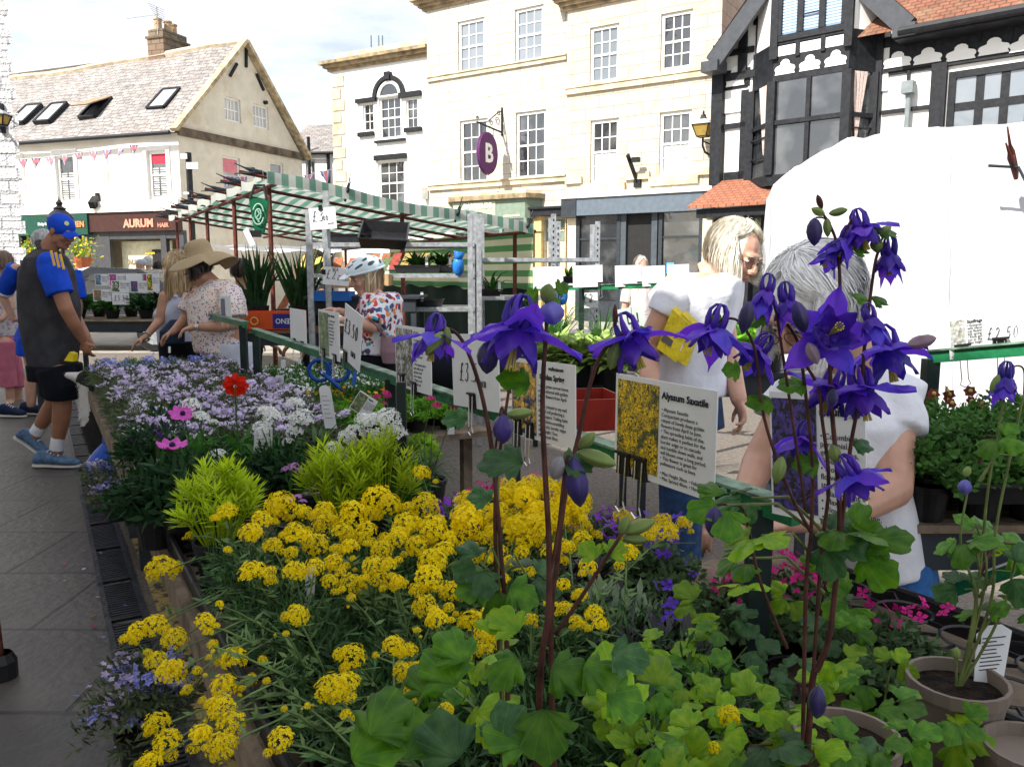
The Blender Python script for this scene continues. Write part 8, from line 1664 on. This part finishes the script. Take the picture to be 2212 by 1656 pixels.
# --- plant B: centre stem with the biggest flower
Y=.70;r,c=aq_root(1150,1640,Y,'tallest central aquilegia with the largest violet flower and two buds on top')
stemline(r,[c,P_(1165,1500,Y),P_(1184,1330,Y),P_(1186,1180,Y),P_(1178,1030,Y),P_(1172,900,Y),P_(1174,800,Y),P_(1180,720,Y),P_(1180,672,Y)],.0050,.0020)
f0=aqui(r,P_(1118,708,Y),(-.18,-.3,-1),.048,8,1.2);stemline(r,[P_(1178,760,Y),P_(1172,715,Y),P_(1150,690,Y),P_(1122,694,Y)],.002,.0014)
bud(r,P_(1186,650,Y),(.25,0,-1),.021,.021,A_blue);bud(r,P_(1178,655,Y),(.2,0,1),.017,.013,A_gb);bud(r,P_(1058,735,Y+.02),(-.1,0,-1),.03,.018,A_bud)
for x,y,s,k,n_ in((1160,640,.018,0,(-.5,-.7,.4)),(1200,625,.016,0,(.3,-.9,.2)),(1145,830,.036,0,(.2,-.6,.7)),(1130,1000,.05,2,(0,-.5,.9)),(1215,1000,.036,2,(.1,-.5,.8)),(1190,660,.014,0,(.3,-.9,.2))):place_leaflet(r,P_(x,y,Y),P_(1176,y+6,Y),s,n_,k)
stemline(r,[P_(1186,1250,Y),P_(1205,1150,Y),P_(1222,1000,Y),P_(1232,985,Y)],.0026,.0016);bud(r,P_(1238,985,Y),(.15,0,-1),.046,.020,A_bud);bud(r,P_(1248,975,Y),(1,0,-.35),.036,.014,A_gb);bud(r,P_(1212,985,Y),(-.3,0,-1),.022,.013,plain('grey_bud',(.3,.28,.3),.6,.2,60));bud(r,P_(1250,968,Y),(.4,0,.4),.02,.01,A_gb)
for x,y,s,k,n_ in((1190,1440,.046,0,(0,-.75,.65)),(1175,1530,.056,0,(-.05,-.85,.45)),(1120,1420,.042,0,(-.2,-.6,.8)),(1320,1410,.042,2,(.1,-.55,.8)),(1260,1440,.042,0,(0,-.6,.8)),(1310,1500,.045,0,(.2,-.8,.5))):place_leaflet(r,P_(x,y,Y-.03),P_(1175,y-30 if y>1450 else y+20,Y),s,n_,k)
# --- plant C: arching right stem with side flower
Y=.80;r,c=aq_root(1215,1580,Y,'aquilegia with a long arching brown stem and violet flower beside the silver blonde woman')
stemline(r,[c,P_(1190,1400,Y),P_(1205,1200,Y),P_(1222,1060,Y),P_(1250,940,Y),P_(1272,840,Y),P_(1296,770,Y),P_(1325,735,Y),P_(1345,722,Y)],.0044,.0022)
aqui(r,P_(1362,728,Y),(.35,-.3,-1),.042,12,1.2);bud(r,P_(1335,735,Y),(-.25,0,-1),.03,.013,A_gb);bud(r,P_(1328,705,Y),(0,0,1),.022,.005,M_ast)
for x,y in((1300,715),(1372,712)):place_leaflet(r,P_(x,y,Y),P_(1335,722,Y),.014,(0,-.6,.8),0)
stemline(r,[P_(1200,1370,Y),P_(1255,1290,Y),P_(1300,1220,Y),P_(1345,1150,Y)],.0034,.0024);bud(r,P_(1345,1150,Y),(.9,0,.35),.035,.014,A_gb);bud(r,P_(1340,1155,Y),(.3,0,.8),.022,.011,A_gb);bud(r,P_(1345,1160,Y),(.8,0,-.1),.025,.011,A_gb)
for x,y in((1290,1205),(1315,1200)):place_leaflet(r,P_(x,y,Y),P_(1300,1220,Y),.03,(0,-.7,.7),1)
# --- plant D: the right hand clump with most of the flowers
Y=.86;r,c=aq_root(1745,1600,Y,'right hand aquilegia clump crowded with violet flowers in front of the white haired woman')
stemline(r,[c,P_(1752,1500,Y),P_(1768,1440,Y),P_(1790,1380,Y),P_(1806,1250,Y),P_(1814,1130,Y),P_(1808,1010,Y),P_(1798,900,Y),P_(1793,800,Y),P_(1795,735,Y)],.0058,.0026)
stemline(r,[P_(1806,1250,Y),P_(1822,1100,Y),P_(1838,960,Y),P_(1860,840,Y),P_(1868,740,Y),P_(1880,640,Y),P_(1892,560,Y),P_(1905,532,Y),P_(1917,530,Y)],.0036,.0016)
stemline(r,[c,P_(1740,1300,Y),P_(1752,1150,Y),P_(1755,1000,Y),P_(1740,850,Y),P_(1725,745,Y),P_(1700,700,Y)],.0036,.002);stemline(r,[c,P_(1770,1250,Y),P_(1790,1050,Y),P_(1775,900,Y),P_(1765,830,Y),P_(1720,760,Y)],.0034,.002)
stemline(r,[P_(1795,800,Y),P_(1812,700,Y),P_(1814,600,Y),P_(1808,530,Y),P_(1795,490,Y),P_(1778,462,Y)],.0030,.0016)
stemline(r,[P_(1812,580,Y),P_(1822,520,Y),P_(1836,480,Y),P_(1845,478,Y)],.0022,.0014);stemline(r,[P_(1806,520,Y),P_(1785,475,Y),P_(1762,470,Y)],.0016,.0012)
aqui(r,P_(1860,490,Y),(.25,-.15,-1),.032,21,1.25);aqui(r,P_(1828,515,Y),(-.5,-.1,-1),.026,22,.6);bud(r,P_(1759,470,Y),(.05,0,-1),.029,.015,A_bud);bud(r,P_(1782,465,Y),(-.6,0,.3),.016,.008,A_gb);bud(r,P_(1786,470,Y),(.1,0,-1),.02,.008,A_gb);bud(r,P_(1790,462,Y),(.9,0,.2),.02,.008,A_gb);bud(r,P_(1776,452,Y),(-.4,0,1),.016,.006,M_ast)
aqui(r,P_(1920,545,Y),(.05,-.1,-1),.030,23,.35);aqui(r,P_(1798,545,Y),(-.5,0,-1),.022,24,.5);bud(r,P_(1895,512,Y),(.0,0,-1),.016,.012,A_gb);bud(r,P_(1895,505,Y),(1,0,.5),.016,.008,A_gb)
for x,y,s in((1835,535,.03),(1890,500,.03),(1840,640,.026),(1880,645,.026)):place_leaflet(r,P_(x,y,Y),P_(1815,y+12,Y),s,(0,-.5,.85),0)
for x,y,ax,s,sd,op in((1785,742,(.0,-.9,.35),.046,31,1.3),(1915,770,(.15,-.35,-1),.046,33,1.3),(1862,855,(.1,-.35,-1),.044,35,1.25),(1795,850,(-.4,-.3,-1),.040,36,1.2),(1735,960,(-.3,-.2,-1),.032,37,1.0),(1840,1040,(.5,-.3,-.9),.038,38,1.1),(1700,660,(.1,-.2,-1),.030,39,.4),(1655,640,(-.2,-.2,-1),.028,40,.3),(1880,700,(.2,-.3,-1),.024,41,.4),(1640,770,(-.6,-.2,-.8),.034,43,.9)):
 aqui(r,P_(x,y-15,Y+rd.uniform(-.04,.03)),ax,s,sd,op)
for x,y,ax,l,w_,mt in((1745,740,(.4,-.3,-1),.024,.012,plain('mauve_bud',(.28,.2,.26),.6,.2,60)),(1960,745,(1,0,.25),.03,.013,plain('mauve_bud',(.3,.2,.26),.6,.2,60)),(1690,985,(-.2,0,-1),.03,.013,A_gb),(1768,1480,(0,0,-1),.038,.018,A_bud),(1620,650,(-.2,0,-1),.034,.014,A_bud),(1720,650,(.3,0,-1),.034,.015,A_bud),(1800,960,(.2,0,-1),.02,.012,A_gb),(1795,880,(.1,0,1),.02,.011,A_bud)):bud(r,P_(x,y,Y-.03),ax,l,w_,mt)
stemline(r,[P_(1752,1150,Y),P_(1700,1050,Y),P_(1650,900,Y),P_(1632,760,Y),P_(1600,698,Y),P_(1570,688,Y),P_(1545,700,Y)],.003,.0015);aqui(r,P_(1545,705,Y),(-.3,-.2,-1),.040,50,.9)
stemline(r,[P_(1740,1100,Y),P_(1690,760,Y),P_(1672,660,Y),P_(1650,640,Y)],.0026,.0014);stemline(r,[P_(1700,1400,Y),P_(1640,1250,Y),P_(1610,1110,Y),P_(1580,1090,Y),P_(1545,1090,Y)],.003,.0016);bud(r,P_(1545,1093,Y-.02),(-.05,0,-1),.034,.018,A_bud)
for x,y,s,k,n_ in((1740,830,.036,0,(0,-.5,.85)),(1840,960,.03,2,(0,-.5,.85)),(1770,1000,.034,0,(-.2,-.7,.6)),(1655,680,.026,0,(-.4,-.5,.6)),(1600,800,.024,0,(0,-.9,.2)),(1670,870,.036,0,(.1,-.5,.8)),(1560,690,.016,0,(0,-.9,.3))):place_leaflet(r,P_(x,y,Y),P_(1795,y+4,Y),s,n_,k)
for x,y,s,k in((1570,1085,.05,0),(1620,1070,.046,2),(1640,1150,.05,1),(1820,1140,.06,0),(1850,1180,.06,0),(1780,1160,.05,2),(1615,1200,.05,0)):trileaf(r,P_(x,y,Y+rd.uniform(-.04,.06)),P_(1780,y+80,Y+.02),s,k)
# --- the low canopy of leaves
def in_poly(x,y,P):
 c=False;j=len(P)-1
 for i in range(len(P)):
  if(P[i][1]>y)!=(P[j][1]>y)and x<(P[j][0]-P[i][0])*(y-P[i][1])/(P[j][1]-P[i][1]+1e-9)+P[i][0]:c=not c
  j=i
 return c
canopy=[([(1280,1560),(1330,1400),(1480,1330),(1560,1250),(1640,1260),(1740,1200),(1850,1260),(1850,1430),(1940,1430),(2070,1500),(2080,1600),(1900,1640),(1700,1700),(1300,1700)],62,(1,0,0,1,2),.052,'low bushy aquilegia filling the lower right with scalloped leaves'),([(900,1480),(960,1380),(1100,1400),(1100,1500),(1000,1560)],6,(0,0,1),.05,'aquilegia leaf clump at the lower middle beside the yellow flowers')]
for poly,n_,kinds,sz,tx in canopy:
 xs=[p[0]for p in poly];ys=[p[1]for p in poly];cx,cy=sum(xs)/len(xs),sum(ys)/len(ys);r,c=aq_root(cx,cy+90,.95,tx);k=0;tries=0;pts_=[]
 while k<n_ and tries<4000:
  tries+=1;x,y=rd.uniform(min(xs),max(xs)),rd.uniform(min(ys),max(ys))
  if not in_poly(x,y,poly)or any((x-a)**2+(y-b)**2<36**2 for a,b in pts_):continue
  pts_.append((x,y));z=.83+rd.uniform(-.05,.05);p=atz(x,y,z);trileaf(r,p,V((p.x+rd.uniform(-.06,.06),p.y+rd.uniform(0,.08),z-rd.uniform(.07,.14))),sz*rd.uniform(.75,1.15)*(.82+.18*p.y),rd.choice(kinds),stem=k%3==0);k+=1
r=empty('aquilegia_plant',V((atz(820,1620,.86).x,atz(820,1620,.86).y,BZ)),'large broad aquilegia leaves at the bottom edge of the bench nearest the camera','plant','blue violet aquilegias in the foreground');pot(r,V(r.location),.068,.115)
for x,y,s,Yk,n_,k in((800,1590,.062,.68,(-.1,-.7,.75),0),(880,1640,.058,.68,(.1,-.8,.6),0),(760,1640,.06,.68,(-.2,-.7,.7),0),(985,1480,.06,.74,(0,-.7,.7),0),(920,1500,.05,.74,(-.2,-.6,.7),0),(1000,1430,.05,.74,(.1,-.7,.6),0),(1030,1540,.06,.7,(.1,-.5,.9),1),(1080,1610,.05,.66,(-.1,-.7,.6),2),(990,1640,.06,.66,(0,-.8,.6),2),(1140,1610,.05,.66,(.2,-.6,.8),0),(1060,1370,.045,.78,(0,-.6,.8),1),(1120,1365,.045,.78,(.1,-.6,.8),1),(1330,1470,.05,.76,(.1,-.7,.7),1),(1370,1540,.06,.74,(.1,-.8,.6),1),(1420,1480,.05,.8,(.1,-.6,.8),1)):p=at(x,y,Yk);place_leaflet(r,p,p+V((rd.uniform(-.02,.02),.03,-.05)),s,n_,k)
# --- far right aquilegia in a pale brown pot with wide label
M_bp=plain('taupe_pot',(.22,.175,.145),.6,.12);Y=1.12;q=at(2068,1470,Y);zt_=q.z;r=empty('aquilegia_plant',V((q.x,q.y,zt_-.13)),'young aquilegia in a taupe pot with bare soil at the right edge','plant','blue violet aquilegias in the foreground')
pot(r,V((q.x,q.y,zt_-.13)),.068,.135,M_bp);c=V((q.x,q.y,zt_-.02))
for pts in(((2085,1470),(2100,1350),(2120,1200),(2135,1050),(2165,880),(2172,840)),((2085,1470),(2140,1300),(2150,1150),(2190,950),(2212,850)),((2080,1470),(2110,1300),(2075,1180),(2090,1060)),((2085,1470),(2160,1330),(2200,1180)),((2080,1470),(2066,1420)),((2085,1470),(2130,1250),(2108,1130))):stemline(r,[c]+[P_(x,y,Y)for x,y in pts[1:]],.0036,.0018,M_astg)
stemline(r,[P_(2212,850,Y),P_(2212,800,Y),P_(2195,790,Y),P_(2175,805,Y)],.002,.0014);aqui(r,P_(2172,812,Y),(-.1,-.1,-1),.034,61,.45);bud(r,P_(2160,808,Y),(-.3,0,-1),.03,.014,A_gb);bud(r,P_(2086,1035,Y),(0,0,-1),.022,.017,A_blue);bud(r,P_(2086,1030,Y),(.2,0,1),.016,.01,A_gb);bud(r,P_(2065,1425,Y),(0,0,1),.02,.011,A_gb)
for x,y,s,k in((2085,1165,.05,0),(2120,1150,.05,0),(2160,1190,.055,0),(2200,1170,.065,1),(2185,1230,.065,2),(2085,1270,.05,2),(2120,1330,.05,0),(2200,1310,.06,0),(2150,940,.04,0),(2190,980,.04,0)):trileaf(r,P_(x,y,Y+rd.uniform(-.04,.04)),P_(2115,y+60,Y),s,k)
p=P_(2135,1480,Y+.02);a=P_(2150,1350,Y+.05);sd=V((.03,.006,0));lb=MB().slab([p-sd*.8,p+sd*.8,a+sd-(a-p)*.12,a+sd*.4,a-sd*.4,a-sd-(a-p)*.12],(0,.0015,0)).build('plant_label',M_card,uv=False);tag(lb,'large pale printed label in the taupe pot at the right edge','label');m=MB()
for k in range(9):l_=p.lerp(a,.28+k*.065)+V((0,-.0012,0));m.bar(l_-sd*.65,l_+sd*rd.uniform(.1,.65),.0011,.0011)
m.build('small_print',M_ink,lb,uv=False)
q=at(2230,1640,1.0);o=empty('empty_pot',V((q.x,q.y,q.z-.1)),'empty taupe pot cut off by the right edge','pot');pot(o,V(o.location),.06,.12,M_bp,soil=False)
q=at(1830,1600,.93);o=empty('filled_pot',V((q.x,q.y,q.z-.11)),'taupe pot of soil half hidden under the aquilegia leaves','pot');pot(o,V(o.location),.062,.12,M_bp)
for s_,t_,z_ in((.30,1.18,.66),(.30,1.5,.64),(.95,1.48,.64)):carry_tray('empty black lattice tray at the lower right corner of the bench',s_,t_,4,2,z=z_,group='empty lattice trays at the lower right')
m=MB();sbox(m,-.2,1.6,1.2,1.75,.59,.62);sbox(m,-.2,-.1,1.25,1.7,0,.589);sbox(m,1.5,1.58,1.25,1.7,0,.589);tag(m.build('side_shelf',M_wood),'wooden shelf carrying the empty lattice trays at the lower right','shelf')
# ============================================================ cards on the long rail
ph=lambda n_,c1,c2,sc_:spots('card_photo_'+n_,[(0,c1),(.4,[v*.65 for v in c1]),(.75,[min(1,v*1.25)for v in c1])],c2,sc_,.35,.62,warp=.02,mask=14)
def lines(x,z0,dz,sz,L_):return[(s_,x,z0-dz*i,sz,0)for i,s_ in enumerate(L_)]
T0=RT-.034
tcard([(1345,808),(1566,846),(1541,1086),(1327,1012)],T0,'plant_card','large card headed Alyssum Saxatile with a photo of golden flowers','photo cards clipped to the long green rail',pic=(.03,.07,.47,.95,ph('golden',(.85,.55,.01),(.05,.07,.03),190)),clips=[(.12,.02,1.5),(.3,.02,1.5)],text=[('Alyssum Saxatile',.5,.84,.0205,.0006)]+lines(.5,.72,.052,.0112,['• Alyssum Saxatile','Compactum produces a','carpet of lovely deep golden','flowers from April to June.','• The spreading habit of this','plant makes it perfect for the','border edge or to cascade','and tumble down walls, and','will bloom over a long period.','• This flower is great for','pollinators such as bees'])+[('• Max Height 30cm\n• Max Spread 40cm.\n• Full sun.\n• Hardy.',.5,.165,.0112,0)][:0]+lines(.5,.105,.05,.0108,['• Max Height 30cm  • Full sun.','• Max Spread 40cm. • Hardy.']))
tcard([(1562,840),(1876,872),(1873,1152),(1668,1108)],T0-.06,'plant_card','large card headed Aquilegia with a dark photo, half hidden by violet flowers','photo cards clipped to the long green rail',pic=(.03,.06,.52,.95,ph('columbine',(.08,.05,.30),(.008,.012,.012),120)),text=[('Aquilegia',.56,.84,.02,.0006)]+lines(.56,.66,.062,.0135,['• Columbine','perennial,','green leaves,','divided into','• Nodding, so','flowers with','spurs.','• Max Height','• Max Spread 2','• Flowers May June.','• Full sun partial shade']))
tcard([(1108,772),(1264,785),(1243,974),(1106,935)],T0,'plant_card','card headed Golden Spring with a yellow and blue flower photo','photo cards clipped to the long green rail',pic=(.02,.05,.42,.95,ph('spring',(.75,.45,.05),(.03,.04,.12),75)),clips=[(.12,.05,1.3),(.32,.04,1.3)],text=[('wulfenianum',.62,.90,.0135,.0004),('Golden Spring',.48,.78,.020,.0006)]+lines(.46,.68,.062,.0125,['• Grey green narrow leaves','are smothered with golden','yellow flowers from April-','June.','• Easily pleased in any well','drained soil preferring a','sunny aspect. Trailing habit','and effective scrambling','over rocks, border edges','Max Height 15cm.','Max Spread 30cm.']))
tcard([(1003,721),(1098,742),(1080,892),(980,874)],T0,'price_card','plain white card with handwritten £3.50 each behind the arching stem','price cards on the long green rail',price=('£3.5',.18,.36,.055),each=('EACH',.6,.3,.018),clips=[(.45,.03,1.4)],inkr=.0016)
tcard([(857,701),(939,708),(932,855),(856,832)],T0,'plant_card','tall card with a pale blossom photo above the dark post','photo cards clipped to the long green rail',pic=(.03,.05,.5,.95,ph('blossom',(.5,.5,.45),(.05,.06,.04),70)),clips=[(.2,.04,1.4),(.55,-.02,1.3)],text=[('Gold',.55,.87,.02,.0006)]+lines(.54,.78,.062,.0125,['• Compact mat of','grey green leaves','with blossom in','May to June and','a good ground','cover','• The compact form','suits walls, rock','gardens in full','sun or shade','• Plant in well','drained soil']))
tcard([(768,672),(812,692),(776,805),(740,770)],T0,'price_card','tilted white card with bold handwritten £3.50 each left of the pale blossom card','price cards on the long green rail',price=('£3.50',.06,.5,.060),each=('EACH',.5,.17,.022),clips=[(.2,.02,1.3)],inkr=.0018)
tcard([(697,669),(745,674),(734,782),(690,767)],T0,'plant_card','narrow card with a green sage leaf photo beside the tilted price card','photo cards clipped to the long green rail',pic=(.04,.04,.5,.95,ph('sage',(.28,.38,.2),(.1,.16,.07),70)),clips=[(.25,.02,1.3),(.8,-.02,1.2)],text=[('Salvia officinalis',.52,.88,.014,.0003)]+lines(.54,.78,.07,.013,['• Common sage','ideal for the','herb garden','with soft grey','green leaves','grows well in','dry sunny','borders']))
tcard([(673,666),(700,670),(712,770),(693,762)],T0+.05,'blank_card','blank greyish card leaning behind the sage card','blank backs of cards on the long rail');tcard([(620,664),(657,666),(662,748),(628,738)],T0+.05,'blank_card','blank pale card standing alone above the orange and blue box','blank backs of cards on the long rail',clips=[(.3,-.03,1.1),(.8,-.05,1.1)])
ycard([(749,824),(795,842),(793,905),(754,880)],2.6,'plant_card','small low card with a mossy photo behind the white candytuft',pic=(.03,.05,.5,.95,ph('moss',(.2,.25,.12),(.06,.08,.04),160)),text=[('Sagina',.55,.85,.007,.0003)]+lines(.55,.7,.09,.006,['mossy cushion','for cracks and','stone troughs','tiny flowers','full sun']))
p=at(869,954,2.45);m=MB();q2=at(869,825,2.45);m.box(p.x-.013,p.x+.013,2.44,2.466,BZ,q2.z);tag(m.build('rail_post',M_dgreen),'dark square post rising from the bench under the pale blossom card','post')
# ============================================================ right hand table, its rail and cards
Y=2.45;ra_,rb_=at(2008,772,2.5),at(2260,751,2.2);rail('green card rail in front of the white sheeted stall at the right edge',ra_,rb_,(.015,.97),pz=.72)
ycard([(2060,688),(2128,684),(2124,768),(2053,777)],2.42,'plant_card','faint photo card in a clear sleeve in front of the white sheet','cards on the right hand rail',pic=(.04,.04,.48,.95,ph('faint',(.45,.45,.38),(.6,.6,.6),90)),clips=[(.35,.02,1.4)],text=[('Saxifraga',.55,.85,.013,.0003)]+lines(.55,.76,.07,.010,['• Evergreen mat','with masses of','cup flowers in','late spring','• Rock garden','sun or shade','Max height 15cm']))
ycard([(2127,681),(2187,679),(2192,758),(2124,763)],2.38,'price_card','white card with handwritten £2.50 at the right edge of the market','cards on the right hand rail',price=('£2.50',.1,.36,.034),clips=[(.5,.03,1.4)],inkr=.001)
tb_=at(2165,1050,2.1);zr=tb_.z;table('dark slatted trestle of rockery plants at the right edge',V((tb_.x+.12,tb_.y-.18,0)),.9,.75,zr-.05,M_wood)
for i in range(18):
 x=tb_.x-.26+(i%6)*.13;y=tb_.y-.12+(i//6)*.17;b=V((x,y,zr-.05));ax_=i//6==2 and i%6<3
 r=empty('rockery_plant',b,['deep red auricula with yellow eyes standing behind the right hand rail','bushy small leaved rockery plant on the right hand trestle'][not ax_],'plant','auriculas on the right hand trestle' if ax_ else 'rockery plants on the right hand trestle');pot(r,b,.055,.09,soil=False);put('foliage',LS if i%6<4 else LB,r,b+V((0,0,.08)),1.45 if not ax_ else.9,(0,0,i))
 if ax_:
  for k in range(9):a=rd.uniform(0,6.28);p=b+V((.05*cos(a),.05*sin(a),rd.uniform(.2,.27)));m=MB();nflower(m,p,(rd.gauss(0,.5),-1,.5),.018,6,.9,.05);f=m.build('flower',M_aur if 'M_aur' in globals()else globals().setdefault('M_aur',plain('auricula_red',(.12,.012,.008),.5)),r,recalc=False,uv=False);MB().ball(p+V((0,-.003,.002)),.006,7,5).build('eye',M_stam,f,uv=False)
  stemmed(r,b+V((0,0,.09)),[(b+V((rd.gauss(0,.03),rd.gauss(0,.03),.22)),0)for k in range(6)],L_mid,rad=.0015,leaves=1)
 elif i%2:
  d_=FY if 'FY' in globals()else globals().setdefault('FY',fset(plain('pale_yellow',(.7,.65,.3),.5,trans=.2),6,.07,.006,5,91));put('flower_cluster',d_,r,b+V((0,0,.2)))
tag(tray_at(at(2200,1062,1.98),.42,.26,.05,None),'long black tray of rockery plants on the front of the right trestle','tray')
ra_,rb_=at(1995,1295,2.05),at(2240,1210,1.85);m=MB();m.bar(ra_,rb_,.02,.035);o=m.build('rail',M_gpaint);tag(o,'low green painted rail end beside the blue jeans','rail');m=MB();m.bar(ra_+V((0,0,.02)),rb_+V((0,0,.02)),.035,.004);m.build('rail_top',globals()['PE']if 'PE' in globals()else M_card,o)
ycard([(2062,1080),(2260,1120),(2262,1140),(2070,1098)],2.6,'polystyrene_tray','white polystyrene tray edge lying under the right trestle',cat='tray',thick=.25)
# ============================================================ plants of the middle tables
def mass(label,kind,P,Y,mat,z0,ll,lw,n,R,grp,up=.3,H=.12):
 for i,(x,y)in enumerate(P):
  p=at(x,y,Y+rd.uniform(-.25,.25));b=V((p.x,p.y,z0));r=empty(kind,b,label,'plant',grp);pot(r,b,.07,.11,soil=False);leafy(b+V((0,0,.1)),R,H,n,ll,lw,mat,par=r,seed=int(x+y),up=up)
z5=at(1260,830,4.3).z;q=at(1255,840,4.1);table('middle trestle of cream edged leafy plants',V((q.x,q.y,0)),.75,.8,z5,M_dk)
mass('cream edged bright leafy plant massed on the middle trestle','variegated_plant',[(1190+34*(i%5),760+26*(i//5))for i in range(15)],4.35,L_vari,z5,.15,.07,70,.14,'cream edged plants on the middle trestle',up=.2,H=.18)
z6=at(1640,800,4.0).z;q=at(1640,810,3.9);table('trestle of bright green herbs between the two women',V((q.x,q.y,0)),.6,.6,z6,M_dk)
mass('bright lime green herb between the two women','herb_plant',[(1585+26*(i%4),730+28*(i//4))for i in range(12)],4.05,L_bright,z6,.07,.035,150,.13,'bright green herbs between the two women',up=.3,H=.2)
mass('thin grassy plant behind the cream edged leaves','grass_plant',[(1180,700),(1210,690),(1300,690)],5.2,L_mid,z5,.35,.008,50,.06,'grassy plants on the middle trestle',up=.9)
r=empty('orange_flower',at(1360,690,4.4),'single small orange flower above the leafy middle trestle','flower');stemmed(r,at(1355,760,4.4),[(at(1362,640,4.4),0)],L_mid);put('flower_head',Fo,r,at(1362,638,4.4),.35)
for i in range(26):
 s=rd.uniform(1.0,5.5);t=rd.uniform(.02,.30);b=st(s,t,.009);k=rd.choice((M_phl,M_phb,M_mag,M_wp))if i%9 else M_org;m=MB();nflower(m,b,(rd.gauss(0,.3),rd.gauss(0,.3),1),rd.uniform(.007,.013),4,.8,.1);o=m.build('fallen_petal',k,None,recalc=False,uv=False);o['label']='tiny fallen flower lying on the slotted drain or the flagstones';o['category']='petal';o['group']='fallen petals'
bpy.data.scenes.remove(TS)
